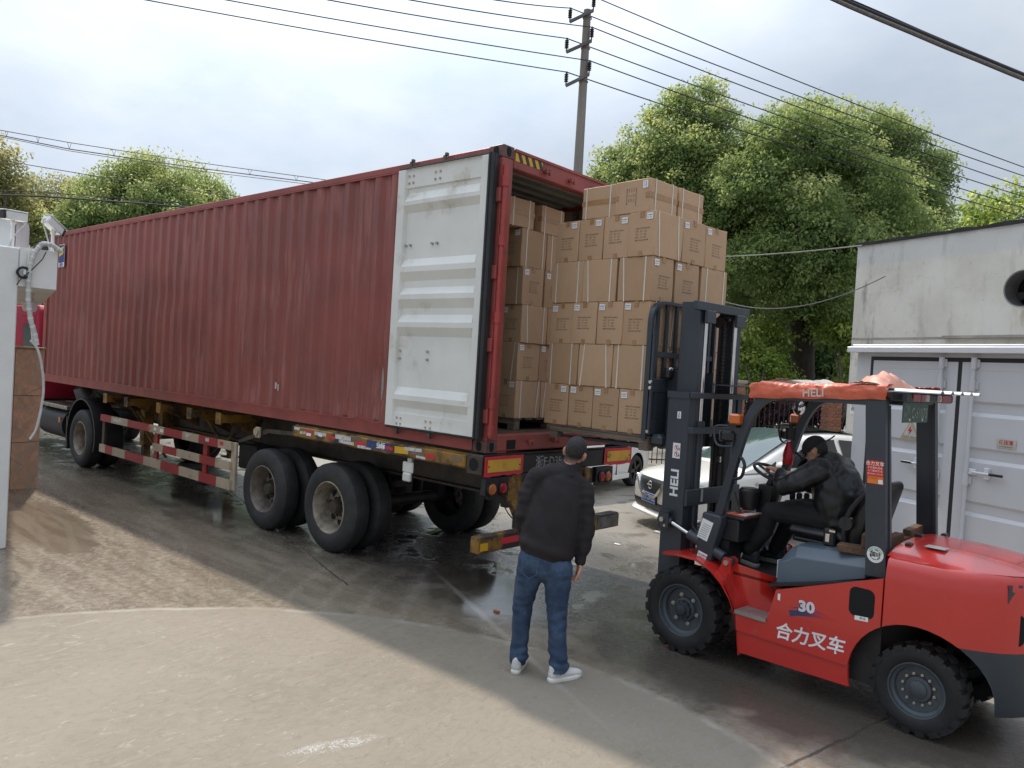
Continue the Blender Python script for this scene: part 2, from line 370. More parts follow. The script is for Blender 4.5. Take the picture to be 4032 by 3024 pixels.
    ro = mth('SUBTRACT', ro, mth('MULTIPLY', mth('MULTIPLY', ramp(nt, wisp, 0.57, 0.64), dry), 0.38))
    ro = mth('MAXIMUM', 0.05, mth('SUBTRACT', ro, mth('MULTIPLY', pud, 0.36)))
    L(ro, p.inputs['Roughness'])
    h = mth('ADD', mth('MULTIPLY', n_fine, 0.35), mth('ADD', mth('MULTIPLY', n_sm, 0.9), mth('MULTIPLY', brush, 1.1)))
    h = mth('MULTIPLY', h, mth('ADD', 0.30, mth('MULTIPLY', dry, 0.70)))
    h = mth('SUBTRACT', mth('MULTIPLY', h, mth('SUBTRACT', 1.0, mth('MULTIPLY', pud, 0.86))), mth('MULTIPLY', jt, 1.2))
    b = srt(nt, 'ShaderNodeBump', Strength=0.55, Distance=0.012); L(h, b.inputs['Height']); L(b.outputs[0], p.inputs['Normal'])
    return m
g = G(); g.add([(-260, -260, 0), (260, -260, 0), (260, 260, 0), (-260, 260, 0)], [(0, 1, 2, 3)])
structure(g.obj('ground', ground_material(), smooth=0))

# ------------------------------------------------------------------ gate lodge on the left: white wall with a cantilevered beam, stone-clad pillar
PLASTER = mat('white_plaster', (0.74, 0.74, 0.72), 0.7, var=0.05, vs_=2.0, dirt=((0.45, 0.43, 0.39), 0.60, 0.85, 1.6), bmp=0.12, bs=40)
lodge = thing('gate_wall', 'white plastered gate wall with a beam jutting out at its top, left picture edge', 'wall', (4.4, 2.64, 0))
G().box(0, 0.32, 0.0, 3.2, 0, 3.19, bev=0.012).obj('wall_panel', PLASTER, lodge)
G().prism([(0.001, -0.362), (4.6, -1.62), (5.0, -1.36), (4.9, 2.4), (0.33, 2.4), (0.33, -0.003), (0.001, -0.003)], 'z', 2.788, 3.2).obj('beam', PLASTER, lodge)
STONE = None
def marble():
    m, nt, p = nodes_of('pink_marble'); L = nt.links.new
    oi = nt.nodes.new('ShaderNodeObjectInfo')
    tc = nt.nodes.new('ShaderNodeTexCoord'); mp = nt.nodes.new('ShaderNodeMapping'); L(tc.outputs['Object'], mp.inputs[0])
    cb = nt.nodes.new('ShaderNodeCombineXYZ')
    mu = nt.nodes.new('ShaderNodeMath'); mu.operation = 'MULTIPLY'; mu.inputs[1].default_value = 37.0; L(oi.outputs['Random'], mu.inputs[0]); [L(mu.outputs[0], cb.inputs[i]) for i in range(3)]
    L(cb.outputs[0], mp.inputs['Location'])
    def nz(s, d, di): n = srt(nt, 'ShaderNodeTexNoise', Scale=s, Detail=d, Roughness=0.6, Distortion=di); L(mp.outputs[0], n.inputs['Vector']); return n.outputs[0]
    a, b, c = nz(3.2, 9, 1.8), nz(5.4, 10, 2.4), nz(9.0, 10, 1.4)
    col = mixc(nt, ramp(nt, a, 0.38, 0.62), (0.48, 0.295, 0.205), (0.66, 0.37, 0.25))
    col = mixc(nt, ramp(nt, b, 0.50, 0.64, 0, 0.85), col, (0.38, 0.335, 0.25))
    col = mixc(nt, ramp(nt, c, 0.64, 0.80, 0, 0.6), col, (0.16, 0.12, 0.09))
    w = srt(nt, 'ShaderNodeTexVoronoi', Scale=2.0); w.feature = 'DISTANCE_TO_EDGE'; L(mp.outputs[0], w.inputs['Vector'])
    col = mixc(nt, ramp(nt, w.outputs[0], 0.006, 0.0, 0, 0.55), col, (0.12, 0.06, 0.04))
    L(col, p.inputs['Base Color']); p.inputs['Roughness'].default_value = 0.28; return m
STONE = marble()
pil = thing('stone_clad_pillar', 'gate pillar clad in cracked pink and brown stone slabs beside the white wall', 'pillar', (8.0, 1.26, 0))
G().box(0.02, 0.55, 0.02, 0.72, 0, 2.08).obj('core', mat('mortar', (0.12, 0.10, 0.085), 0.8), pil)
for k, (z0, z1) in enumerate(((0.0, 0.694), (0.702, 1.385), (1.393, 2.085))):
    G().box(0, 0.018, 0, 0.36, z0, z1, bev=0.003).obj('stone_slab', STONE, pil)
    G().box(0, 0.018, 0.365, 0.72, z0, z1, bev=0.003).obj('stone_slab', STONE, pil)
    G().box(0.022, 0.55, 0.0, 0.018, z0, z1, bev=0.003).obj('stone_slab', STONE, pil)
G().box(-0.03, 0.58, -0.03, 0.75, 2.088, 2.115, bev=0.004).obj('cap', mat('gilt_edge_cap', (0.30, 0.24, 0.10), 0.35, 0.4), pil)

# ------------------------------------------------------------------ weathered building and grey switchgear cabin on the right
CA = math.atan2(0.407, -0.913)                       # direction along the cabin front (local +x runs to the right in the photo)
CAB_O = (-1.3, -6.3, 0.0)
def wall_material():
    m, nt, p = nodes_of('stained_render'); L = nt.links.new
    tc = nt.nodes.new('ShaderNodeTexCoord'); sp = nt.nodes.new('ShaderNodeSeparateXYZ'); L(tc.outputs['Object'], sp.inputs[0])
    a = noise(nt, 0.9, 7, 0.6); c = mixc(nt, ramp(nt, a, 0.35, 0.65), (0.56, 0.535, 0.475), (0.66, 0.635, 0.575))
    top = ramp(nt, sp.outputs[2], 4.55, 4.75); c = mixc(nt, ramp(nt, top, 0, 1, 0, 0.5), c, (0.50, 0.52, 0.53))
    streak = ramp(nt, noise(nt, 3.0, 8, 0.68, (1.0, 1.0, 0.22), loc=(3, 1, 2)), 0.53, 0.70)
    corner = ramp(nt, sp.outputs[0], -2.2, -3.2, 0.25, 1.0)
    mm = nt.nodes.new('ShaderNodeMath'); mm.operation = 'MULTIPLY'; L(streak, mm.inputs[0]); L(corner, mm.inputs[1])
    c = mixc(nt, mm.outputs[0], c, (0.105, 0.095, 0.085))
    fine = ramp(nt, noise(nt, 9, 6, 0.7, (1, 1, 0.5)), 0.60, 0.74, 0, 0.55)
    m2 = nt.nodes.new('ShaderNodeMath'); m2.operation = 'MULTIPLY'; L(fine, m2.inputs[0]); L(ramp(nt, sp.outputs[0], 1.2, -3.2, 0.25, 1.0), m2.inputs[1])
    c = mixc(nt, m2.outputs[0], c, (0.16, 0.145, 0.125))
    rx = nt.nodes.new('ShaderNodeMath'); rx.operation = 'ABSOLUTE'; sb = nt.nodes.new('ShaderNodeMath'); sb.operation = 'SUBTRACT'; sb.inputs[1].default_value = 0.05; L(sp.outputs[0], sb.inputs[0]); L(sb.outputs[0], rx.inputs[0])
    m3 = nt.nodes.new('ShaderNodeMath'); m3.operation = 'MULTIPLY'; L(ramp(nt, rx.outputs[0], 0.22, 0.05), m3.inputs[0]); L(ramp(nt, sp.outputs[2], 3.75, 3.6), m3.inputs[1])
    m4 = nt.nodes.new('ShaderNodeMath'); m4.operation = 'MULTIPLY'; L(m3.outputs[0], m4.inputs[0]); L(ramp(nt, noise(nt, 4, 5, 0.6, (1, 1, 0.3)), 0.42, 0.6, 0, 0.6), m4.inputs[1])
    c = mixc(nt, m4.outputs[0], c, (0.33, 0.24, 0.13))
    v = srt(nt, 'ShaderNodeTexVoronoi', Scale=0.7); v.feature = 'DISTANCE_TO_EDGE'
    ad = nt.nodes.new('ShaderNodeVectorMath'); ad.operation = 'ADD'; nn = srt(nt, 'ShaderNodeTexNoise', Scale=2.5, Detail=5.0); L(tc.outputs['Object'], nn.inputs['Vector']); L(tc.outputs['Object'], ad.inputs[0]); L(nn.outputs['Color'], ad.inputs[1]); L(ad.outputs[0], v.inputs['Vector'])
    c = mixc(nt, ramp(nt, v.outputs[0], 0.005, 0.0, 0, 0.3), c, (0.15, 0.14, 0.13))
    L(c, p.inputs['Base Color']); p.inputs['Roughness'].default_value = 0.85; bump(nt, p, noise(nt, 25, 6, 0.7), 0.25, 0.01); return m
bld = thing('rendered_building', 'flat-roofed building with stained pale rendered wall and a round fan hole', 'building', CAB_O, CA)
WALLM = wall_material()
def wall_with_hole():
    """front wall with a circular opening for the fan"""
    x0, x1, z0, z1, cx, cz, r = -3.22, 4.0, 0.0, 5.06, 0.08, 4.0, 0.30
    bm = bmesh.new(); n = 32
    yf, yb = -3.45, -3.67
    ring = [(cx + r * math.cos(2 * math.pi * k / n), cz + r * math.sin(2 * math.pi * k / n)) for k in range(n)]
    def sq(k):
        a = 2 * math.pi * k / n; c, s = math.cos(a), math.sin(a); t = 1 / max(abs(c), abs(s)); return (cx + 0.6 * t * c, cz + 0.6 * t * s)
    gg = G(); V = [(a, yf, b) for a, b in ring] + [(sq(k)[0], yf, sq(k)[1]) for k in range(n)]
    gg.add(V, [(k, (k + 1) % n, n + (k + 1) % n, n + k) for k in range(n)])
    for (a, b, c, d) in ((x0, cx - .6, z0, z1), (cx + .6, x1, z0, z1), (cx - .6, cx + .6, z0, cz - .6), (cx - .6, cx + .6, cz + .6, z1)):
        gg.add([(a, yf, c), (b, yf, c), (b, yf, d), (a, yf, d)], [(0, 1, 2, 3)])
    gg.add([(x0, yf, z0), (x0, yf - 6, z0), (x0, yf - 6, z1), (x0, yf, z1)], [(0, 1, 2, 3)])
    gg.add([(x0, yf, z1), (x1, yf, z1), (x1, yf - 6, z1), (x0, yf - 6, z1)], [(0, 1, 2, 3)])
    gg.add([(x1, yf, z0), (x1, yf - 6, z0), (x1, yf - 6, z1), (x1, yf, z1)], [(0, 1, 2, 3)])
    gg.add([(x0, yf - 6, z0), (x1, yf - 6, z0), (x1, yf - 6, z1), (x0, yf - 6, z1)], [(0, 1, 2, 3)])
    return gg
# local +y of the cabin frame points towards the camera side; the wall stands 3.45 m behind the cabin front
wall_with_hole().obj('wall', WALLM, bld, smooth=0)
G().box(-3.20, 1.0, -3.452, -3.44, 3.20, 3.235).box(-1.2, 4.0, -3.45, -3.36, 3.205, 3.25).obj('ledge', mat('ledge_concrete', (0.30, 0.285, 0.26), 0.8, var=0.2), bld)
gr = G(); rows = []
for i in range(30):
    x = -3.26 + 7.3 * i / 29; o = 0.012 * math.sin(i * 2.3) + rnd.uniform(-.01, .01); rows.append([(x, -3.41 + o, 5.055), (x, -3.40 + o, 5.12 + o), (x, -3.8, 5.14), (x, -9.5, 5.10)])
gr.sheet(rows).obj('roof', mat('roof_felt', (0.02, 0.02, 0.022), 0.6, var=0.4), bld)
vt = G().lathe([(0.30, 0.012), (0.285, 0.0), (0.275, -0.32)], (0.08, -3.45, 4.0), 'y', 32).obj('vent_sleeve', mat('sleeve_metal', (0.22, 0.21, 0.2), 0.5, 0.6), bld)
fh = G().ball((0.08, -3.72, 4.0), (0.09, 0.06, 0.09), 14)
for k in range(4):
    a = math.pi / 2 * k + .4; c, s = math.cos(a), math.sin(a)
    fh.add([(0.08 + .06 * c, -3.74, 4.0 + .06 * s), (0.08 + .27 * c - .09 * s, -3.75, 4.0 + .27 * s + .09 * c), (0.08 + .27 * c + .09 * s, -3.71, 4.0 + .27 * s - .09 * c)], [(0, 1, 2)])
fh.obj('fan', mat('fan_black', (0.02, 0.02, 0.022), 0.5, var=0.3), bld)
G().cyl((0.08, -3.86, 4.0), (0.08, -3.9, 4.0), 0.36).obj('dark_duct', mat('duct_dark', (0.01, 0.01, 0.01), 0.9), bld)
notice = thing('paper_notice', 'white paper notice with two lines of black characters stuck on the rendered wall', 'notice', CAB_O, CA)
nn = G(); nn.sheet([[(-3.13 + .42 * i / 6, -3.443 + .004 * math.sin(i * 1.9 + j), 1.72 + .25 * j / 4) for i in range(7)] for j in range(5)]).obj('sheet', WHITE, notice)
text('lettering', '山普电气\n停车区域', INK, notice, (-2.92, -3.435, 1.86), (1, 0, 0), (0, 0, 1), 0.095, line=1.0)

CABM = mat('cabin_grey_paint', (0.56, 0.575, 0.60), 0.38, var=0.03, vs_=1.5, dirt=((0.42, 0.43, 0.44), 0.62, 0.9, 2.0))
CABE = mat('cabin_eave_paint', (0.66, 0.67, 0.70), 0.35, var=0.03)
SEAL = mat('rubber_seal', (0.020, 0.020, 0.022), 0.55, var=0.1)
cab = thing('switchgear_cabin', 'pale grey metal switchgear cabin with black-sealed double doors behind the forklift', 'cabin', CAB_O, CA)
G().box(0.02, 4.6, -2.3, -0.03, 0.0, 2.75).box(0.0, 0.235, -0.03, 0.0, 0, 2.75).box(0.235, 4.6, -0.03, 0.0, 2.70, 2.75).box(0.235, 4.6, -0.03, 0.0, 0, 0.12).box(2.96, 3.2, -0.03, 0, 0.12, 2.70).obj('body', CABM, cab)
G().box(-0.09, 4.7, -2.4, 0.12, 2.752, 2.83, bev=0.006).box(-0.03, 4.7, -2.34, 0.08, 2.832, 2.862, bev=0.006).obj('roof', CABE, cab)
sg = G()
for (a, b, c, d) in ((0.236, 0.285, 0.121, 2.699), (1.545, 1.60, 0.121, 2.699), (2.905, 2.959, 0.121, 2.699), (0.285, 1.545, 2.648, 2.699), (1.60, 2.905, 2.648, 2.699), (0.285, 1.545, 0.121, 0.17), (1.60, 2.905, 0.121, 0.17)):
    sg.box(a, b, -0.028, 0.004, c, d)
sg.obj('seal', SEAL, cab)
def cab_door(x0, x1, lab):
    gg = G(); z0, z1 = 0.172, 2.646; a, b = x0 + .12, x1 - .12
    ys = [(z1, 0), (z1 - .1, 0), (z1 - .105, -.004), (2.17, -.004), (2.14, -.03), (2.03, -.03), (1.985, -.004), (1.61, -.004), (1.58, -.03), (1.47, -.03), (1.425, -.004), (0.95, -.004), (0.92, -.03), (0.81, -.03), (0.765, -.004), (z0 + .105, -.004), (z0 + .1, 0), (z0, 0)]
    rows = []
    for (z, d) in ys:
        dd = min(d, 0); rows.append([(x0, -.03, z), (x0, 0.008, z), (a, 0.008, z), (a + .012, 0.008 + dd, z), (b - .012, 0.008 + dd, z), (b, 0.008, z), (x1, 0.008, z), (x1, -.03, z)])
    gg.sheet(rows); d = gg.obj('door', CABM, cab, smooth=20)
    d['label'] = lab; return d
D1 = cab_door(0.286, 1.544, 'left door leaf with the lightning triangle'); D2 = cab_door(1.601, 2.904, 'right door leaf with the small red lettered plate')
for x, dr in ((1.345, D1), (1.775, D2)):
    rb = G().cyl((x, 0.045, 0.16), (x, 0.045, 2.70), 0.022, n=14)
    for z in (2.63, 2.36, 1.20, 0.4): rb.cyl((x, 0.045, z - .07), (x, 0.045, z + .07), 0.032, n=14).box(x - .055, x + .055, 0.009, 0.03, z - .05, z + .05, bev=.004)
    rb.obj('lock_bar', CABM, dr)
for dr, x, s in ((D1, 1.32, -1), (D2, 1.80, 1)):
    z = 1.31
    h = G().box(x, x + s * .09, 0.012, 0.05, z - .035, z + .035, bev=.006).tube([(x + s * .05, .06, z), (x + s * .20, .07, z), (x + s * .28, .075, z)], 0.013, 8)
    h.box(x + s * .20, x + s * .26, 0.012, 0.06, z - .07, z + .07, bev=.008); h.box(x + s * .27, x + s * .44, 0.06, 0.085, z - .017, z + .017, mi=1, bev=.006)
    h.obj('handle', [CABE, BLACK], dr)
tri = G().prism([(0.79, 1.605), (1.09, 1.605), (0.94, 1.865)], 'y', 0.009, 0.013).obj('warning_plate', mat('plate_tan', (0.50, 0.36, 0.16), 0.5), D1)
G().prism([(0.822, 1.622), (1.058, 1.622), (0.94, 1.827)], 'y', 0.0145, 0.016).obj('plate_face', mat('plate_silver', (0.50, 0.50, 0.48), 0.4), tri)
G().prism([(0.955, 1.80), (0.905, 1.715), (0.935, 1.715), (0.915, 1.665), (0.975, 1.735), (0.945, 1.735)], 'y', 0.0165, 0.018).obj('bolt_symbol', mat('sign_red', (0.55, 0.02, 0.03), 0.5), tri)
text('lettering', '有电危险  DANGER', INK, tri, (0.94, 0.0175, 1.637), (1, 0, 0), (0, 0, 1), 0.026)
lp = G().box(2.10, 2.33, 0.009, 0.012, 1.635, 1.745, bev=.002).obj('name_plate', mat('plate_beige', (0.50, 0.48, 0.42), 0.45), D2)
text('lettering', '低压室', MATS['sign_red'], lp, (2.215, 0.0135, 1.703), (1, 0, 0), (0, 0, 1), 0.055, bold=0.0012, spacing=1.15)
text('lettering', 'LV COMP ROOM', INK, lp, (2.215, 0.0135, 1.655), (1, 0, 0), (0, 0, 1), 0.022)

def mirror_y(root):
    """these three were laid out with y towards the viewer; turn them so that y runs away from the yard"""
    for ch in list(root.children):
        if ch.type == 'MESH': ch.data.transform(Matrix.Scale(-1, 4, (0, 1, 0))); ch.data.flip_normals()
        mirror_y(ch)
for q in (bld, notice, cab): mirror_y(q)
# ------------------------------------------------------------------ 40 ft high-cube container, x from the doors forward, y = 0 the near side
CZ = 1.42                                              # underside above the yard
def container_paint():
    m, nt, p = nodes_of('container_red'); L = nt.links.new
    st1 = ramp(nt, noise(nt, 13.0, 8, 0.66, (1.0, 1.0, 0.085)), 0.46, 0.66)
    big = noise(nt, 0.55, 5, 0.55, (1, 1, 1.3), loc=(2, 0, 1)); mask = ramp(nt, big, 0.38, 0.60, 0.25, 1.0)
    mu = nt.nodes.new('ShaderNodeMath'); mu.operation = 'MULTIPLY'; L(st1, mu.inputs[0]); L(mask, mu.inputs[1])
    c = mixc(nt, ramp(nt, noise(nt, 1.1, 6, 0.6), 0.35, 0.65), (0.262, 0.066, 0.050), (0.205, 0.056, 0.045))
    c = mixc(nt, ramp(nt, mu.outputs[0], 0, 1, 0, 0.60), c, (0.36, 0.165, 0.145))
    dark = ramp(nt, noise(nt, 6.0, 8, 0.7, (1, 1, 0.22), loc=(9, 4, 2)), 0.60, 0.80, 0, 0.55)
    c = mixc(nt, dark, c, (0.105, 0.040, 0.040))
    L(c, p.inputs['Base Color']); p.inputs['Roughness'].default_value = 0.52
    L(ramp(nt, mu.outputs[0], 0, 1, 0.42, 0.7), p.inputs['Roughness']); bump(nt, p, noise(nt, 30, 5, 0.65), 0.12, 0.004); return m
CRED = container_paint()
CRED2 = mat('container_frame_red', (0.27, 0.058, 0.048), 0.5, var=0.15, dirt=((0.10, 0.055, 0.045), 0.52, 0.82, 3.5), bmp=0.15)
CDARK = mat('casting_dark', (0.12, 0.055, 0.048), 0.55, var=0.3, dirt=((0.05, 0.045, 0.04), 0.45, 0.75, 9.0))
VOID = mat('void_black', (0.006, 0.006, 0.006), 0.9, var=0.0)
CINT = mat('container_inside_grey', (0.30, 0.305, 0.28), 0.6, var=0.15, dirt=((0.14, 0.13, 0.12), 0.5, 0.8, 3.0))
DOORW = mat('container_door_white', (0.70, 0.70, 0.66), 0.42, var=0.06, vs_=1.5, dirt=((0.44, 0.40, 0.30), 0.56, 0.80, 2.6), bmp=0.08)
GASK = mat('door_gasket', (0.018, 0.020, 0.022), 0.5, var=0.3)
YEL = mat('warning_yellow', (0.62, 0.36, 0.02), 0.5, var=0.1, dirt=((0.2, 0.12, 0.03), 0.6, 0.85, 6.0))
cont = thing('shipping_container', 'long red corrugated shipping container on the trailer with its white-faced rear door open', 'container', (0, 0, CZ))
LN, WD, HT = 12.192, 2.438, 2.896
def corrugated(y, sgn, z0, z1, x0, x1, dents=True):
    rows = []; xs = []; x = x0; per = 0.278
    while x < x1 - 0.05:
        for dx, d in ((0, 0), (0.072, 0), (0.140, 1), (0.210, 1)):
            if x + dx < x1: xs.append((x + dx, d))
        x += per
    xs.append((x1, 0)); nz = 22
    rd = random.Random(3); dn = [(rd.uniform(.5, 11.8), rd.choice([rd.uniform(.5, 2.2), rd.uniform(1.35, 1.75), rd.uniform(.35, .8)]), rd.uniform(.14, .34), rd.uniform(.16, .5), rd.uniform(-.022, .006)) for _ in range(75)] if dents else []
    for k in range(nz + 1):
        z = z0 + (z1 - z0) * k / nz; row = []
        for (x, d) in xs:
            yy = -.004 - .036 * d
            for (cx, cz, rx, rz, a) in dn:
                q = ((x - cx) / rx) ** 2 + ((z - cz) / rz) ** 2
                if q < 4: yy += a * math.exp(-q)
            yy = min(yy, 0.022); yy += 0.0022 * math.sin(x * 1.7 + z * 2.1)
            row.append((x, y + sgn * yy, z))
        rows.append(row)
    return rows
G().sheet(corrugated(0, 1, 0.14, 2.83, 0.13, 12.05)).obj('side_panel', CRED, cont, smooth=25)
G().sheet(corrugated(-WD, -1, 0.14, 2.83, 0.13, 12.05, False)).obj('side_panel', CINT, cont, smooth=25)
G().box(.18, LN - .18, -.06, 0.0, 2.815, 2.885, bev=.006).box(.18, LN - .18, -.012, 0.004, 2.80, 2.815).obj('top_rail', CRED2, cont)
G().box(.18, LN - .18, -WD, -WD + .06, 2.815, 2.885, bev=.006).obj('top_rail', CRED2, cont)
br = G(); rows = []
for k in range(90):                                    # bottom rail with a battered upper lip
    x = .18 + (LN - .36) * k / 89; w = .004 * math.sin(k * 1.3) + rnd.uniform(-.003, .003); dip = 0.035 * math.exp(-((x - 1.92) / .10) ** 2) - .02 * math.exp(-((x - 1.70) / .08) ** 2)
    rows.append([(x, -.05, .012), (x, .001, .012), (x, .001 + w * .5, .10), (x, .012 + w + dip * .3, .148 + w + dip), (x, -.012, .152 + w + dip), (x, -.05, .152)])
br.sheet(rows).obj('bottom_rail', CRED2, cont)
G().box(.18, LN - .18, -WD, -WD + .05, .012, .15, bev=.006).obj('bottom_rail', CRED2, cont)
# corner posts and front wall
G().box(.003, .165, -.155, -.005, .118, 2.778, bev=.006).obj('corner_post', CRED2, cont)
G().box(.003, .165, -WD + .005, -WD + .155, .118, 2.778, bev=.006).obj('corner_post', CRED2, cont)
G().box(LN - .165, LN - .003, -.155, -.005, .118, 2.778, bev=.006).obj('corner_post', CRED2, cont)
G().box(LN - .165, LN - .003, -WD + .005, -WD + .155, .118, 2.778, bev=.006).obj('corner_post', CRED2, cont)
G().box(LN - .06, LN - .03, -WD + .156, -.156, .12, 2.80).obj('front_wall', CRED, cont)
def casting(x, y, z, mi=CDARK):
    gg = G().box(x, x + .178, y, y + .162, z, z + .118, bev=.008); yf = y + .162 if y > -1 else y
    s = 1 if y > -1 else -1
    for (cx, cz) in ((x + .09, z + .059),):
        pts = rr(.070, .092, .032, 5, (cx, cz)); gg.prism(pts, 'y', yf + s * .0008, yf - s * .003, 1)
    xf = x if x < 5 else x + .178; t = -1 if x < 5 else 1
    gg.prism(rr(.062, .092, .03, 5, (y + .081, z + .059)), 'x', xf + t * .0008, xf - t * .003, 1)
    return gg.obj('corner_casting', [mi, VOID], cont)
for x in (0, LN - .178):
    for y in (-.162, -WD):
        casting(x, y, 0); casting(x, y, HT - .118)
# rear frame
G().box(.0, .11, -WD + .163, -.163, 2.70, 2.885, bev=.01).box(-.012, .0, -WD + .165, -.165, 2.86, 2.885).obj('door_header', CRED2, cont)
G().box(.0, .11, -WD + .163, -.163, .012, .175, bev=.01).box(.0, .02, -.29, -.163, .0, .012).obj('door_sill', CRED2, cont)
fp = G()
for y in (-.42, -WD + .29): fp.box(-.002, .02, y, y + .13, .03, .12)
fp.obj('sill_pocket', VOID, cont)
for y in (-.62, -1.02, -1.42, -1.84):
    k = G().box(-.055, -.001, y - .022, y + .022, 2.755, 2.785, bev=.006).box(-.06, -.03, y - .035, y - .012, 2.735, 2.80, bev=.006).box(-.06, -.03, y + .012, y + .035, 2.74, 2.79, bev=.006); k.obj('cam_keeper', CRED2, cont)
    k = G().box(-.05, -.001, y - .03, y + .03, .085, .115, bev=.006).box(-.055, -.03, y - .04, y - .015, .07, .125, bev=.006).box(-.055, -.03, y + .02, y + .045, .07, .12, bev=.006); k.obj('cam_keeper', CRED2, cont)
hz = G().box(-.0035, -.001, -.575, -.175, 2.775, 2.852)
for k in range(4):
    y = -.20 - k * .10; hz.add([(-.0045, y, 2.852), (-.0045, y - .05, 2.852), (-.0045, y - .09, 2.775), (-.0045, y - .04, 2.775)], [(0, 1, 2, 3)], 1)
hz.obj('hazard_sticker', [YEL, INK], cont)
# inside: floor, roof sheets, inner lining
G().box(.112, LN - .07, -WD + .045, -.045, .145, .172).obj('floor', mat('container_floor_wood', (0.10, 0.062, 0.042), 0.6, var=0.3, vs_=8, stretch=(.15, 3, 1), dirt=((0.05, 0.045, 0.04), 0.45, 0.7, 3.0)), cont)
rows = []; x = .12
while x < LN - .1:
    for dx, d in ((0, 0), (.08, 0), (.115, 1), (.175, 1)): rows.append([(x + dx, -WD + .05, 2.845 + .022 * d), (x + dx, -.05, 2.845 + .022 * d)])
    x += .21
rg = G().sheet(rows); n = len(rg.f); up = [[(a, b, c + .006) for (a, b, c) in r] for r in rows]; rg.sheet(up, 1).obj('roof', [CINT, CRED2], cont, smooth=0, recalc=False)
rows = corrugated(0, 1, 0.17, 2.80, 0.17, 12.0, False); G().sheet([[(a, b - .05, c) for (a, b, c) in r] for r in rows]).obj('lining', CINT, cont, smooth=25)
# open left door folded back against the side, white inner face outwards
dr = G(); y0 = .035; YF = .085; X0, X1 = .085, 1.385; A, B = .195, 1.265
prof = [(2.79, 0), (2.775, 0), (2.60, 0), (2.595, -.016), (2.545, -.016), (2.46, .024), (2.42, .024), (2.345, -.016), (1.87, -.016), (1.79, .024), (1.735, .024), (1.645, -.016), (1.575, -.016), (1.505, .024), (1.455, .024), (1.365, -.016), (1.30, -.016), (1.22, .024), (1.17, .024), (1.08, -.016), (.555, -.016), (.475, .024), (.425, .024), (.345, -.016), (.29, -.016), (.285, 0), (.165, 0), (.15, 0)]
rows = []
for (z, d) in prof:
    zt = z - .0 ; w = .002 * math.sin(z * 7)
    rows.append([(X0, y0, zt), (X0, YF, zt), (A - .012, YF, zt), (A, YF - .022 + d + w, zt), ((A + B) / 2, YF - .022 + d - w, zt), (B, YF - .022 + d + w, zt), (B + .012, YF, zt), (X1, YF, zt), (X1, y0, zt)])
dr.sheet(rows); dr.add([r for r in (rows[0][0], rows[0][1], rows[0][7], rows[0][8])], [(0, 1, 2, 3)]); dr.add([r for r in (rows[-1][0], rows[-1][1], rows[-1][7], rows[-1][8])], [(0, 1, 2, 3)])
door = dr.obj('door', DOORW, cont, smooth=20); door['label'] = 'open left rear door with a white ribbed inner face'
bt = G()
def bolts(pts):
    for (x, z) in pts: bt.cyl((x, YF - .040, z), (x, YF - .018 + .006, z), .014, .012, 8)
for z in (2.72, 2.65): bolts([(1.235, z), (1.17, z), (.84, z), (.77, z)])
bolts([(1.24, 2.01), (1.17, 2.01), (.84, 2.01), (.77, 2.01)]); bolts([(1.24, .93), (.82, .93), (1.24, .85), (.82, .85)])
for z in (.235, .175): bolts([(1.22, z), (1.16, z), (.78, z), (.71, z)])
bt.obj('bolt', mat('bolt_grey', (0.42, 0.40, 0.35), 0.5, 0.5, var=0.3), door)
gk = G().tube([(X0 - .03, YF - .012, .14), (X0 - .03, YF - .012, 2.80)], .022, 8).tube([(X0 - .005, YF + .004, .14), (X0 - .005, YF + .004, 2.80)], .014, 8)
gk.tube([(X0, YF - .02, 2.805), (X1, YF - .02, 2.805)], .014, 6).tube([(X0, YF - .02, .138), (X1, YF - .02, .138)], .014, 6).box(X0 - .05, X0 - .002, .012, YF - .02, .13, 2.80)
gk.obj('gasket', GASK, door)
for z in (.35, 1.02, 1.70, 2.42):                     # hinge blades round the post
    G().box(-.012, .09, -.004, .026, z - .065, z + .065, bev=.006).obj('hinge', CRED2, cont)
lr = G().cyl((-.022, -.025, .15), (-.022, -.025, 2.70), .024, n=12)
for z in (.22, .48, 1.28, 2.0, 2.55): lr.cyl((-.022, -.025, z - .05), (-.022, -.025, z + .05), .034, n=12)
lr.obj('post_rod', mat('rod_red', (0.36, 0.045, 0.04), 0.4, var=0.2, dirt=((0.12, .06, .05), .5, .8, 5.0)), cont)
tb = G().box(.075, .10, .03, .06, .12, .15)
for x in (1.24, .74): tb.box(x - .02, x + .02, .03, .06, .08, .138, bev=.005).box(x - .012, x + .012, .02, .045, .065, .085)
for x in (1.24, .74): tb.box(x - .02, x + .02, .03, .055, 2.806, 2.88, bev=.005).box(x - .035, x - .01, .02, .06, 2.87, 2.9, bev=.004)
tb.obj('lock_rod_end', mat('rod_dark', (0.10, 0.09, 0.085), 0.5, .4, var=.3), door)
# right door, opened the same way on the far side
rd_ = G().box(.085, 1.385, -WD - .09, -WD - .035, .15, 2.79, bev=.008); rdo = rd_.obj('door', CRED2, cont); rdo['label'] = 'right rear door folded back on the far side, red'
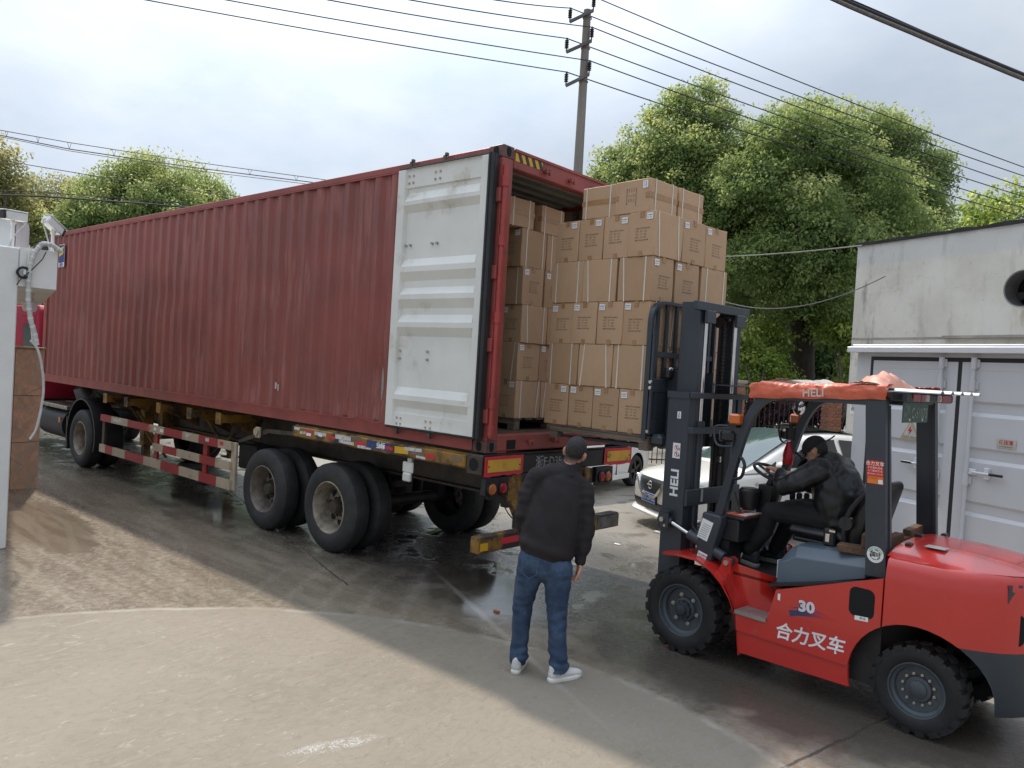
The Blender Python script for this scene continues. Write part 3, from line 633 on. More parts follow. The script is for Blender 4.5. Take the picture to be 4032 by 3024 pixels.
# owner's sticker at the front end
stk = G()
for (x0, x1, y) in ((11.165, 11.445, .006),): stk.box(x0, x1, y, y + .002, 2.30, 2.63).box(x0 - .008, x1 + .008, y - .001, y + .001, 2.21, 2.64, mi=1).box(x0, x1, y + .0005, y + .0022, 2.215, 2.298, mi=1)
st = stk.obj('owner_sticker', [mat('sticker_blue', (0.015, 0.035, 0.20), 0.45, var=.05), WHITE], cont)
G().prism([(11.43, 2.52), (11.43, 2.575), (11.30, 2.585), (11.19, 2.605), (11.22, 2.555), (11.30, 2.535)], 'y', .0085, .0095).prism([(11.43, 2.41), (11.43, 2.47), (11.33, 2.48), (11.21, 2.505), (11.23, 2.455), (11.33, 2.435)], 'y', .0085, .0095).obj('stripes', mat('sticker_yellow', (0.75, 0.55, 0.02), 0.45, var=.05), st)
text('lettering', 'IEN', MATS['sticker_blue'], st, (11.305, .0095, 2.255), (-1, 0, 0), (0, 0, 1), .115, bold=.004)
dc = G().box(3.62, 3.66, .002, .004, .38, .46).box(3.57, 3.60, .002, .004, .36, .44); dc.obj('torn_label', mat('torn_label', (.45, .38, .36), .6), cont)
# ------------------------------------------------------------------ skeletal trailer under the container
TYEL = mat('trailer_yellow_worn', (0.27, 0.14, 0.022), 0.55, var=0.2, vs_=5, dirt=((0.045, 0.032, 0.024), 0.42, 0.62, 3.2), bmp=0.25, bs=30)
TYEL2 = mat('bar_yellow_grimy', (0.25, 0.125, 0.02), 0.6, var=0.25, vs_=5, dirt=((0.035, 0.027, 0.022), 0.36, 0.54, 4.5), bmp=0.25, bs=30)
TDRK = mat('trailer_greasy_frame', (0.050, 0.038, 0.028), 0.6, var=0.35, vs_=6, dirt=((0.16, 0.085, 0.02), 0.60, 0.80, 4.0), bmp=0.25, bs=30)
TBLK = mat('chassis_black', (0.018, 0.017, 0.017), 0.6, var=0.3, vs_=6, dirt=((0.06, 0.05, 0.042), 0.5, 0.8, 5.0))
GRED = mat('guard_red', (0.30, 0.022, 0.022), 0.5, var=0.15, dirt=((0.10, 0.06, 0.05), 0.55, 0.8, 5.0))
GCRM = mat('guard_cream', (0.42, 0.34, 0.24), 0.55, var=0.12, dirt=((0.20, 0.15, 0.10), 0.52, 0.78, 6.0))
REFR = mat('reflector_red', (0.55, 0.02, 0.04), 0.35, var=0.1)
REFW = mat('reflector_silver', (0.55, 0.54, 0.52), 0.35, var=0.15, dirt=((0.25, 0.22, 0.2), 0.5, 0.7, 20.0))
tr = thing('container_trailer', 'worn yellow skeletal lorry trailer carrying the red container', 'trailer', (0, 0, 0))
def wheel_prof(R, W):
    """outer half of a truck tyre + dished disc rim, t grows outwards from the tyre centre line"""
    h = W / 2
    return [(R * .56, h * .72), (R * .60, h * .86), (R * .72, h * 1.0), (R * .84, h * .97), (R * .93, h * .80), (R * .975, h * .66), (R * .985, h * .60), (R * .97, h * .58), (R * .985, h * .56), (R * .995, h * .30), (R * .975, h * .28), (R * .995, h * .26), (R, 0)]
def tyre_mesh(R, W):
    half = wheel_prof(R, W); pr = half + [(r, -t) for r, t in reversed(half[:-1])]
    return G().lathe(pr, (0, 0, 0), 'y', 48).mesh('tyre', RUBBER, 30)
RIM = mat('rim_dirty_beige', (0.31, 0.265, 0.205), 0.55, 0.15, var=0.2, vs_=8, dirt=((0.075, 0.06, 0.048), 0.45, 0.75, 5.0))
RIMB = mat('rim_brown', (0.19, 0.155, 0.125), 0.6, 0.1, var=0.2, vs_=8, dirt=((0.05, 0.042, 0.036), 0.45, 0.75, 5.0))
def rim_mesh(R, W, m, drop):
    h = W / 2
    pr = [(R * .575, h * .72), (R * .59, h * .84), (R * .565, h * .88), (R * .54, h * .72), (R * .52, h * .40), (R * .50, h * .1), (R * .47, -h * drop), (R * .40, -h * drop - .01), (R * .23, -h * drop + .03), (R * .20, -h * drop + .035), (0.001, -h * drop + .035)]
    gg = G().lathe(pr, (0, 0, 0), 'y', 48)
    for k in range(8):
        a = 2 * math.pi * k / 8 + .2; c = (R * .36 * math.cos(a), -h * drop + .007, R * .36 * math.sin(a)); gg.cyl(c, (c[0], c[1] + .004, c[2]), .045, n=14, mi=1)
    return gg.mesh('rim', [m, VOID], 35)
def hub_mesh(R, W, drop, out):
    h = W / 2; b = -h * drop + .03; gg = G().lathe([(R * .17, b), (R * .165, b + out * .6), (R * .13, b + out), (0.001, b + out)], (0, 0, 0), 'y', 24)
    for k in range(10):
        a = 2 * math.pi * k / 10; gg.cyl((R * .205 * math.cos(a), b, R * .205 * math.sin(a)), (R * .205 * math.cos(a), b + .035, R * .205 * math.sin(a)), .013, n=6)
    return gg.mesh('hub', TDRK, 35)
TY = tyre_mesh(.515, .27); RM1 = rim_mesh(.515, .27, RIM, .55); RM2 = rim_mesh(.515, .27, RIMB, .55); HB = hub_mesh(.515, .27, .55, .10)
def truck_wheel(parent, x, y, side, rim=None, tilt=0.0, inner=False):
    t = link('wheel', TY, parent, (x, y, .510)); t.rotation_euler = (0 if side > 0 else math.pi, tilt, 0)
    if not inner:
        link('rim', rim or RM1, t); link('hub', HB, t)
    return t
for x, rm, tl in ((2.42, RM1, .2), (3.83, RM2, .9)):
    truck_wheel(tr, x, -.115, 1, rm, tl); truck_wheel(tr, x, -.44, 1, None, tl, True)
    truck_wheel(tr, x, -2.32, -1, rm, tl); truck_wheel(tr, x, -1.99, -1, None, tl, True)
    G().cyl((x, -.5, .51), (x, -1.95, .51), .075, n=12).obj('axle', TBLK, tr)
    G().bar([(x - .55, -.72, .83), (x, -.72, .70), (x + .55, -.72, .83)], .09, .07, (0, 1, 0)).box(x - .08, x + .08, -.78, -.66, .52, .72).obj('leaf_spring', TBLK, tr)
    G().bar([(x - .55, -1.72, .83), (x, -1.72, .70), (x + .55, -1.72, .83)], .09, .07, (0, 1, 0)).box(x - .08, x + .08, -1.78, -1.66, .52, .72).obj('leaf_spring', TBLK, tr)
def ibeam(y):
    gg = G().box(.12, 9.2, y - .012, y + .012, .93, 1.36).box(.12, 9.2, y - .07, y + .07, 1.37, 1.395).box(.12, 9.2, y - .07, y + .07, .90, .925)
    gg.box(9.21, 12.0, y - .012, y + .012, 1.16, 1.36).box(9.21, 12.0, y - .07, y + .07, 1.37, 1.395).box(9.21, 12.0, y - .07, y + .07, 1.13, 1.155)
    return gg.obj('main_beam', TDRK, tr)
ibeam(-.74); ibeam(-1.70)
for x in (1.2, 1.9, 3.12, 4.5, 5.6, 6.6, 7.6, 8.5):
    G().box(x - .05, x + .05, -1.62, -.82, 1.05, 1.30).obj('cross_member', TDRK, tr)
for x in (5.05, 5.9, 6.9, 8.1, 8.95):
    gg = G().box(x - .06, x + .06, -.66, -.02, 1.24, 1.36, bev=.006).box(x - .07, x + .07, -.02, .0, 1.22, 1.38, bev=.004)
    gg.prism([(-.665, 1.0), (-.665, 1.235), (-.15, 1.235)], 'x', x - .012, x + .012); gg.obj('outrigger', TYEL, tr)
    gg = G().box(x - .06, x + .06, -2.42, -1.78, 1.24, 1.36, bev=.006).obj('outrigger', TYEL, tr)
for (a, b) in (((8.6, -.3, 1.2), (7.6, -.3, .62)), ((7.1, -.25, .5), (8.2, -.25, 1.15)), ((5.9, -.3, 1.2), (5.1, -.3, .70)), ((5.0, -.25, 1.1), (5.8, -.25, .62))):
    G().bar([a, b], .05, .012, (0, 1, 0)).obj('brace', TYEL, tr)
for y in (-.45, -2.0):                                  # landing legs
    G().box(8.22, 8.38, y - .08, y + .08, .55, 1.30, bev=.008).box(8.25, 8.35, y - .055, y + .055, .30, .55).box(8.15, 8.45, y - .12, y + .12, .27, .30).obj('landing_leg', TYEL, tr)
G().box(7.85, 8.0, -1.5, -.5, .70, 1.22, bev=.01).obj('tool_box', TYEL, tr)
G().cyl((6.0, -1.55, .78), (7.3, -1.55, .78), .15, n=18).obj('air_tank', TBLK, tr)
G().box(4.55, 5.0, -.62, -.3, .62, .95, bev=.02).obj('valve_box', TBLK, tr)
# rear side rail with scraps of reflective tape
sr = G().box(.21, 3.15, .005, .055, 1.262, 1.385, bev=.012).box(.21, 3.15, -.02, .006, 1.25, 1.40).obj('side_rail', TYEL, tr)
rt_ = random.Random(11)
DIRTY = mat('tape_grime', (0.16, 0.13, 0.11), 0.6, var=.3); BLUE = mat('number_blue', (0.02, 0.05, 0.16), 0.5, var=.1, dirt=((.1, .09, .08), .5, .7, 20))
x = 3.10; row = 0
segs = [(2.98, 3.10, 1.345, 1.378, REFW), (2.70, 2.86, 1.335, 1.365, REFR), (2.86, 2.97, 1.31, 1.34, REFW), (2.74, 2.84, 1.30, 1.333, WHITE), (2.45, 2.68, 1.325, 1.365, REFW), (2.28, 2.43, 1.31, 1.345, REFR), (2.52, 2.6, 1.315, 1.35, WHITE), (1.98, 2.27, 1.325, 1.375, REFW), (1.80, 1.95, 1.345, 1.378, DIRTY), (1.72, 1.90, 1.30, 1.338, REFR), (1.92, 2.2, 1.285, 1.32, REFW), (1.50, 1.70, 1.29, 1.37, BLUE), (1.30, 1.49, 1.29, 1.37, BLUE), (1.62, 1.86, 1.27, 1.30, REFW), (1.40, 1.53, 1.31, 1.345, WHITE), (1.26, 1.38, 1.305, 1.34, REFR), (1.02, 1.24, 1.29, 1.36, YEL), (.82, 1.08, 1.335, 1.37, REFW), (.78, .98, 1.305, 1.33, DIRTY), (.62, .76, 1.295, 1.335, REFR), (.76, .90, 1.275, 1.30, REFW), (.25, .40, 1.32, 1.35, DIRTY)]
for i, (a, b, z0, z1, m) in enumerate(segs):
    y = .0565 + .0012 * (i % 4); j = rt_.uniform(-.004, .004)
    G().add([(a, y, z0 + j), (b, y, z0 - j), (b, y, z1 - j), (a, y, z1 + j)], [(0, 1, 2, 3)]).obj('tape_strip', m, sr, recalc=False)
text('lettering', '业标', WHITE, sr, (1.46, .0625, 1.33), (-1, 0, 0), (0, 0, 1), .075, bold=.002)
G().prism([(3.2, 1.30), (3.9, 1.27), (4.6, 1.05), (4.55, 1.02), (3.85, 1.22), (3.2, 1.25)], 'y', -.10, -.06).obj('mudguard_bracket', TDRK, tr)
# bumper beam across the back, corner lock boxes, lamps, reflectors
G().box(-.012, .10, -2.44, .0, 1.205, 1.395, bev=.01).box(-.02, .0, -2.46, .02, 1.398, 1.412).obj('rear_beam', TBLK, tr)
for y in (-.155, -2.44):
    gg = G().box(-.005, .20, y, y + .20 if y > -1 else y + .2, 1.212, 1.405, bev=.01); yy = y + .2 if y > -1 else y
    gg.cyl((.10, yy + (.001 if y > -1 else -.001), 1.31), (.10, yy - (.01 if y > -1 else -.01), 1.31), .062, n=20, mi=1); gg.obj('lock_box', [TDRK, VOID], tr)
for (ya, yb) in ((.035, -.525), (-1.925, -2.485)):
    n = 9; rows = []
    for k in range(n):
        y = ya + (yb - ya) * k / (n - 1); w = rt_.uniform(-.008, .008); rows.append([(-.024 + rt_.uniform(-.004, .002), y, 1.205 + w), (-.026 + rt_.uniform(-.004, .002), y + rt_.uniform(-.006, .006), 1.395 + w * .4)])
    rp = G().sheet(rows).obj('rear_marker_board', REFR, tr)
    G().box(-.035, -.031, ya - .045, yb + .045, 1.245, 1.362).obj('yellow_panel', mat('reflector_yellow', (0.60, 0.33, 0.035), 0.4, var=.12, dirt=((.25, .14, .03), .5, .75, 8.0)), rp)
    for y in (ya - .06, yb + .06): G().cyl((-.038, y, 1.30), (-.03, y, 1.30), .009, n=8).obj('screw', TBLK, rp)
ORG = mat('lamp_orange', (0.42, 0.12, 0.03), 0.3, var=.12); LRED = mat('lamp_red', (0.28, 0.008, 0.015), 0.25, var=.12)
for ys in (((-.08, ORG), (-.235, LRED)), ((-1.885, LRED), (-2.005, ORG))):
    ym = (ys[0][0] + ys[1][0]) / 2
    lb = G().prism([(ym - .16, 1.19), (ym + .16, 1.19), (ym + .165, 1.03), (ym + .11, .985), (ym - .11, .985), (ym - .165, 1.03)], 'x', -.03, .03).obj('lamp_bracket', TBLK, tr)
    for (y, m) in ys:
        G().lathe([(.072, .0), (.070, -.02), (.060, -.022)], (-.030, y, 1.085), 'x', 24).obj('lamp_ring', BLACK, lb)
        G().lathe([(.060, -.012), (.045, -.026), (.001, -.032)], (-.030, y, 1.085), 'x', 24).obj('lamp_lens', m, lb)
text('lettering', '浙F·D38', mat('stencil_grey', (0.30, 0.31, 0.31), 0.7, var=.3, dirt=((.03, .03, .03), .48, .62, 30.0)), tr, (-.0135, -.95, 1.30), (0, -1, 0), (0, 0, 1), .125, bold=.002)
# low underrun bar with its stays
G().box(-.21, -.10, -2.02, .24, .545, .695, bev=.008).obj('underrun_bar', TYEL2, tr)
G().box(-.214, -.211, -.30, -.06, .60, .66).obj('tape_strip', REFR, tr); G().box(-.2135, -.211, .12, .22, .57, .64).obj('tape_strip', YEL, tr)
G().box(-.215, -.21, -1.98, -1.6, .56, .68).box(-.20, -.105, -2.0, -1.55, .695, .705).obj('flaking_paint', mat('flaking_grey', (0.13, 0.12, 0.105), 0.7, var=.4, vs_=9, dirt=((.05, .042, .036), .42, .62, 7.0)), tr)
G().bar([(.10, -.36, 1.2), (-.12, -.50, .62)], .10, .05, (0, 1, 0)).box(-.24, -.08, -.49, -.35, .69, .78).obj('bar_stay', TYEL2, tr)
G().box(-.10, .06, -1.62, -1.46, .62, 1.205, bev=.008).obj('bar_stay', TYEL2, tr)
G().box(-.02, .07, -.86, -.32, .88, 1.20, bev=.01).obj('rear_gusset', TYEL2, tr)
G().lathe([(.09, 0), (.088, -.06), (.06, -.065), (.001, -.07)], (-.14, -.60, .83), 'x', 22).obj('round_reflector', LRED, tr)
cb = G().tube(bez([(-.02, -.25, 1.0), (-.05, -.28, .8), (-.1, -.42, .72), (-.12, -.52, .74)], 10), .006, 6).obj('lamp_cable', BLACK, tr)
G().box(.98, 1.14, .0, .025, 1.10, 1.21, bev=.01).box(1.0, 1.12, .0, .04, 1.01, 1.10, bev=.012).box(1.03, 1.09, -.03, .0, 1.2, 1.26).obj('side_lamp', mat('lamp_housing_white', (.62, .61, .57), .4, var=.1), tr)
G().cyl((4.05, -.03, 1.22), (4.05, .012, 1.22), .05, n=16).box(4.0, 4.1, -.05, -.01, 1.14, 1.28, bev=.01).obj('side_lamp', mat('lamp_housing_dull', (.36, .30, .2), .5, var=.2), tr)
# red-and-cream side guard
sgd = G()
def striped(x0, x1, z0, z1, y0=.0, y1=.035, cuts=(), dz=0.0):
    xs = [x0] + list(cuts) + [x1]
    for i in range(len(xs) - 1):
        sl = lambda x: dz * (x - x0) / (x1 - x0)
        sgd.box(xs[i], xs[i + 1] - .0005, y0, y1, z0, z1, mi=i % 2)
striped(4.60, 9.0, .915, 1.025, cuts=(4.95, 5.5, 6.0, 6.6, 7.1, 7.9, 8.55)); striped(4.60, 9.0, .385, .515, cuts=(4.95, 5.45, 6.05, 6.65, 7.25, 7.95, 8.45, 8.75)); striped(4.62, 6.95, .645, .755, cuts=(5.0, 5.45, 6.15, 6.6))
sgd.obj('guard_rail', [GCRM, GRED], tr)
for x in (4.59, 5.37, 6.93): G().box(x - .06, x + .06, -.04, -.001, .38, 1.02, bev=.005).obj('guard_post', GRED if x > 5 else GCRM, tr)
G().box(8.90, 9.0, -.04, -.001, .38, 1.02, bev=.005).obj('guard_post', TDRK, tr)
for (a, b) in ((8.35, 8.47), (8.25, 8.33), (8.17, 8.23), (7.05, 7.14), (6.85, 6.93), (6.6, 6.72), (5.75, 5.9), (5.2, 5.3), (4.8, 4.9)):
    z = .945 + rt_.uniform(0, .02); G().box(a, b, .0355, .037, z, z + .05).obj('tape_strip', rt_.choice([REFW, REFW, REFR, WHITE]), tr)

# ------------------------------------------------------------------ tractor unit, mostly hidden behind the stone pillar
TRR = mat('tractor_cab_red', (0.30, 0.012, 0.035), 0.55, var=0.08, spec=.2)
tc_ = thing('tractor_unit', 'tractor lorry with a crimson cab coupled ahead of the trailer', 'lorry', (0, 0, 0))
TYT = tyre_mesh(.515, .29); RMT = rim_mesh(.515, .29, RIM, .80); HBT = hub_mesh(.515, .29, .8, .12)
for y, s in ((-.10, 1), (-2.34, -1)):
    t = link('wheel', TYT, tc_, (9.93, y, .512)); t.rotation_euler = (0 if s > 0 else math.pi, .5, 0); link('rim', RMT, t); link('hub', HBT, t)
    t = link('wheel', TYT, tc_, (9.93, y - s * .33, .512)); t.rotation_euler = (0 if s > 0 else math.pi, .5, 0)
    t = link('wheel', TYT, tc_, (13.7, y, .512)); t.rotation_euler = (0 if s > 0 else math.pi, .1, 0); link('rim', RMT, t); link('hub', HBT, t)
arc = [(9.93 + .66 * math.cos(R_(a)), 0, .56 + .66 * math.sin(R_(a))) for a in range(-25, 206, 15)]
for y in (-.16, -2.28): G().bar([(x, y, z) for x, _, z in arc], .36, .03, (0, 1, 0)).obj('mudguard', BLACK, tc_)
G().box(10.58, 10.62, -.36, .02, .25, .85).obj('mud_flap', BLACK, tc_)
for y in (-.85, -1.58): G().box(9.2, 15.0, y - .04, y + .04, .72, .98).obj('chassis_rail', TBLK, tc_)
G().box(9.5, 10.6, -1.62, -.82, 1.04, 1.12, bev=.02).box(9.3, 9.5, -1.5, -.95, .99, 1.06).obj('fifth_wheel', TBLK, tc_)
G().box(10.7, 12.2, -.42, .0, .95, 1.02, bev=.008).box(10.8, 12.1, -2.0, -.45, .985, 1.035).obj('deck_plate', mat('deck_worn_steel', (.30, .28, .25), .35, .8, var=.4, vs_=12), tc_)
G().cyl((10.85, -.28, .66), (12.2, -.28, .66), .30, n=24).obj('fuel_tank', mat('tank_dark', (.016, .016, .018), .5, .2, var=.2), tc_)
G().box(10.95, 11.05, .0, .015, .66, .80).obj('amber_lamp', ORG, tc_)
G().cyl((11.7, -.75, 1.04), (11.7, -.55, 1.34), .22, .12, n=20).obj('air_filter', mat('filter_grey', (.20, .20, .21), .4, .4, var=.2), tc_)
G().tube(bez([(10.3, -.5, 1.12), (10.6, -.5, 1.35), (10.9, -.6, 1.3), (11.4, -.6, 1.1)], 12), .018, 8).tube(bez([(10.2, -.7, 1.12), (10.5, -.8, 1.4), (11.0, -.8, 1.3), (11.5, -.8, 1.1)], 12), .018, 8).obj('air_hose', BLACK, tc_)
cg = G(); prof = [(12.50, 1.05), (12.48, 1.3), (12.46, 2.55), (12.52, 2.82), (12.66, 2.93), (14.5, 2.95), (14.72, 2.6), (14.85, 1.8), (14.9, .6), (14.3, .55), (14.2, 1.0), (13.2, 1.0), (13.1, 1.05)]
cg.prism(prof, 'y', -.03, -2.41); cbd = cg.obj('cab', TRR, tc_, smooth=0)
cbd.data = evaluated(cbd.data, [('BEVEL', dict(width=.05, segments=3, limit_method='ANGLE'))]); finish(cbd.data, 40)
G().box(12.74, 13.55, -.034, -.022, 2.70, 2.74, bev=.005).prism(rr(.62, .16, .05, 4, (13.05, 2.62)), 'y', -.03, -.024).obj('cab_panel', TRR, tc_)
G().prism(rr(.60, .62, .08, 5, (13.10, 2.22)), 'y', -.03, -.020).obj('side_window', glass('cab_glass', (.03, .036, .04), .3), tc_)
G().prism(rr(.68, .70, .10, 5, (13.10, 2.22)), 'y', -.03, -.0245).obj('window_seal', BLACK, tc_)
# ------------------------------------------------------------------ cartons and pallets
FO = Vector((-2.11, -0.993, 0.0)); FTH = R_(-5.5)      # forklift frame: x forward, y left
FM = Matrix.Translation(FO) @ Matrix.Rotation(FTH, 4, 'Z')
def kraft():
    m, nt, p = nodes_of('kraft_board'); L = nt.links.new
    oi = nt.nodes.new('ShaderNodeObjectInfo')
    c = mixc(nt, ramp(nt, oi.outputs['Random'], 0, 1), (0.405, 0.258, 0.150), (0.500, 0.332, 0.202))
    c = mixc(nt, ramp(nt, noise(nt, 3, 6, 0.6), 0.42, 0.75, 0, 0.35), c, (0.36, 0.215, 0.115))
    c = mixc(nt, ramp(nt, noise(nt, 130, 3, 0.6, (1, 1, 0.05)), 0.3, 0.7, 0, 0.12), c, (0.30, 0.19, 0.10))
    L(c, p.inputs['Base Color']); p.inputs['Roughness'].default_value = 0.72; bump(nt, p, noise(nt, 14, 4, 0.6), 0.10, 0.01); return m
KRAFT = kraft()
STRAP = mat('strap_white', (0.66, 0.62, 0.54), 0.4, var=0.08)
TAPE = mat('packing_tape', (0.36, 0.205, 0.095), 0.22, var=0.12, vs_=20)
PRINT = mat('carton_print', (0.205, 0.138, 0.082), 0.7, var=0.2, vs_=40)
LBLUE = mat('label_text', (0.10, 0.11, 0.24), 0.6)
_cm = {}
def carton_meshes(l, w, h):
    k = (l, w, h)
    if k in _cm: return _cm[k]
    d = {}
    g = G().box(-l / 2, l / 2, -w / 2, w / 2, 0, h, bev=.005)
    for v_ in range(3):
        me = g.mesh('carton', KRAFT, 0); bm = bmesh.new(); bm.from_mesh(me); big = [e_ for e_ in bm.edges if e_.calc_length() > .1]
        bmesh.ops.subdivide_edges(bm, edges=big, cuts=3, use_grid_fill=True)
        for q in bm.verts:
            c_ = q.co; inn = (1 - abs(2 * c_.x / l) ** 4) + (1 - abs(2 * c_.y / w) ** 4); nn_ = mnoise.noise_vector(Vector((c_.x * 4 + v_ * 9, c_.y * 4, c_.z * 4)))
            q.co = c_ + nn_ * .003 + Vector((c_.x / l, c_.y / w, 0)) * (-.004 + .004 * (1 - abs(2 * c_.z / h - 1) ** 2))
        bm.to_mesh(me); bm.free(); finish(me, 40); d['body%d' % v_] = me
    for j, t in enumerate((0.0, .035, -.03)):
        g = G(); e = .0026; hw = .0075; 
        xb, xt = -t / 2, t / 2                          # strap leans a little
        for y in (-w / 2 - e, w / 2 + e): g.add([(xb - hw, y, -e), (xb + hw, y, -e), (xt + hw, y, h + e), (xt - hw, y, h + e)], [(0, 1, 2, 3)])
        g.add([(xt - hw, -w / 2 - e, h + e), (xt + hw, -w / 2 - e, h + e), (xt + hw, w / 2 + e, h + e), (xt - hw, w / 2 + e, h + e)], [(0, 1, 2, 3)])
        d['strap%d' % j] = g.mesh('strap', STRAP, 0, False)
    e = .0022; w_ = .024
    for nm, zz, dz in (('tape', h + e, -.052), ('tape_low', -e, .046)):   # a strip over the top (or bottom) seam that wraps down both ends
        pr_ = [(-l / 2 - e, zz + dz), (-l / 2 - e, zz), (l / 2 + e, zz), (l / 2 + e, zz + dz)]
        d[nm] = G().sheet([[(x, -w_, z) for x, z in pr_], [(x, w_, z) for x, z in pr_]]).mesh('tape', TAPE, 0, False)
    g = G()
    g.add([(0, -.034, -.028), (0, .034, -.028), (0, .034, .028), (0, -.034, .028)], [(0, 1, 2, 3)])
    d['label'] = g.mesh('label', WHITE, 0, False)
    _cm[k] = d; return d
def lines_mesh(ls, size, m, lead):
    """several printed lines as one flat mesh in the y-z plane, read from +x"""
    bm = bmesh.new()
    for i, s in enumerate(ls):
        me = text_mesh(s, size, ax='LEFT', res=1, bold=size * .02).copy(); me.transform(Matrix(((0, 0, 0, 0), (1, 0, 0, 0), (0, 1, 0, -i * lead), (0, 0, 0, 1)))); bm.from_mesh(me); bpy.data.meshes.remove(me)
    me = bpy.data.meshes.new('print'); bm.to_mesh(me); bm.free(); me.materials.append(m); return me
PR = lines_mesh(['ITEM: TTXTDX200NW', 'QTY:    200    PCS', 'G.W.:    15    KGS', 'N.W.:    14    KGS', 'MEAS:39x31x38.5CM'], .0165, PRINT, .026)
LT = lines_mesh(['SHIPMENT', 'PKG. NO.'], .0125, LBLUE, .018)
rc = random.Random(21)
def carton(Mw, lwh, label, group, lab=-1, ends=(1,), tdx=0.0, fancy=True):
    """Mw: world matrix of the carton's base centre (x = long side, z = up in the carton's own pose)"""
    l, w, h = lwh; d = carton_meshes(l, w, h)
    o = link('carton', d['body%d' % rc.choice((0, 1, 2))]); o.matrix_world = Mw; tag(o, label, 'carton', group)
    if not fancy: return o
    for s in (-1, 1):
        q = link('strap', d['strap%d' % rc.choice((0, 0, 0, 0, 1, 2))], o); q.location = (s * l * rc.uniform(.29, .37), 0, 0)
    link('tape', d['tape'], o); link('tape', d['tape_low'], o)
    for s in ends:
        R = Matrix.Identity(4) if s > 0 else Matrix.Rotation(math.pi, 4, 'Z')
        q = link('print', PR, o); q.matrix_basis = R @ Matrix.Translation((l / 2 + .0024, -.075 + rc.uniform(-.012, .012), h * rc.uniform(.56, .64)))
        yl = lab * (w / 2 - .05 - rc.uniform(0, .012))
        q = link('label', d['label'], o); q.matrix_basis = R @ Matrix.Translation((l / 2 + .0034, yl, h - .045 - rc.uniform(0, .01))) @ Matrix.Rotation(rc.uniform(-.07, .07), 4, 'X')
        link('label_print', LT, q, (.0008, -.029, .007))
    return o
def pose(base, cx, cy, z, ax):
    """ax: columns (x, y, z axes of the carton) in the base frame"""
    X, Y, Z = (Vector(a) for a in ax); j = rc.uniform(-.026, .026)
    return base @ Matrix.Translation((cx, cy, z)) @ Matrix.Rotation(j, 4, 'Z') @ Matrix(((X.x, Y.x, Z.x, 0), (X.y, Y.y, Z.y, 0), (X.z, Y.z, Z.z, 0), (0, 0, 0, 1)))
AX_N = ((0, 1, 0), (-1, 0, 0), (0, 0, 1))              # printed end towards +y (the yard side)
AX_R = ((-1, 0, 0), (0, -1, 0), (0, 0, 1))             # printed end towards -x (the rear)
AX_TR = ((0, 1, 0), (0, 0, -1), (-1, 0, 0))            # lying on its side, taped top to the rear, printed end to +y
AX_TN = ((-1, 0, 0), (0, 0, 1), (0, 1, 0))             # lying on its side, taped top to +y
ORD = ['first', 'second', 'third', 'fourth', 'fifth']
LAY = ['bottom layer', 'second layer up', 'third layer up', 'fourth layer up', 'fifth layer up', 'top layer']
H = .3955
def jit(): return rc.uniform(-.007, .007)
GF = 'cartons of the load on the forks'
def lab_f(k, i, n, side): 
    return f'carton of the fork load, {LAY[k]}, {ORD[i]} from left on the {"yard side" if side == "n" else "mast end"}'
Z0 = 1.717
# load on the forks: yard side row (from the far end) then the mast end
for k in (0, 2, 4):
    z = Z0 + k * H; sh = (0, 0, -.01)[k // 2]
    for i in range(4):
        x = 1.965 - .305 * (i + .5) + sh
        carton(pose(FM, x + jit() * .5, .275 + jit() * 2, z, AX_N), (.41, .298, .393), lab_f(k, i, 4, 'n'), GF, lab=1 if (k == 0 and i == 0) or (k == 4 and i < 4) else -1)
    for i in range(2):
        if k == 4: carton(pose(FM, .955 + jit(), -.12 - .385 * i, z, AX_R), (.41, .372, .393), lab_f(k, i + 1, 3, 'r'), GF, lab=-1)
        else: carton(pose(FM, .90 + jit(), -.145 - .415 * i, z, AX_N), (.41, .298, .393), lab_f(k, i + 1, 3, 'r'), GF, ends=())
for i in range(3):
    z = Z0 + H; x = 1.965 - .41 * (i + .5)
    carton(pose(FM, x, .325 + jit(), z, AX_R), (.402, .30, .393), lab_f(1, i, 3, 'n'), GF)
for i in range(3): carton(pose(FM, .95, .02 - .305 * i, Z0 + H, AX_R), (.402, .30, .393), lab_f(1, i + 1, 4, 'r'), GF)
z = Z0 + 3 * H
for i, (xc, l) in enumerate(((1.765, .402), (1.36, .402), (.937, .385))): carton(pose(FM, xc, .322 + jit(), z, AX_R), (l, .31, .393), lab_f(3, i, 3, 'n'), GF)
carton(pose(FM, .955, -.06, z, AX_R), (.41, .372, .393), lab_f(3, 1, 3, 'r'), GF)
carton(pose(FM, .90, -.51, z, AX_N), (.44, .298, .393), lab_f(3, 2, 3, 'r'), GF, ends=())
z = Z0 + 5 * H
def base_side(cx, cy): return cx, cy
o = carton(pose(FM, .83 + .395, .268, z + .149, AX_TR), (.41, .298, .393), 'carton lying on its side at the near corner of the fork load top layer', GF, lab=-1)
o = carton(pose(FM, 1.44, .46 - .395, z + .149, AX_TN), (.41, .298, .393), 'brown taped carton at the left end of the top layer on the forks', GF, ends=())
o = carton(pose(FM, .835 + .395, -.165, z + .149, AX_TR), (.41, .298, .393), 'brown taped carton at the right end of the top layer on the forks', GF, ends=())
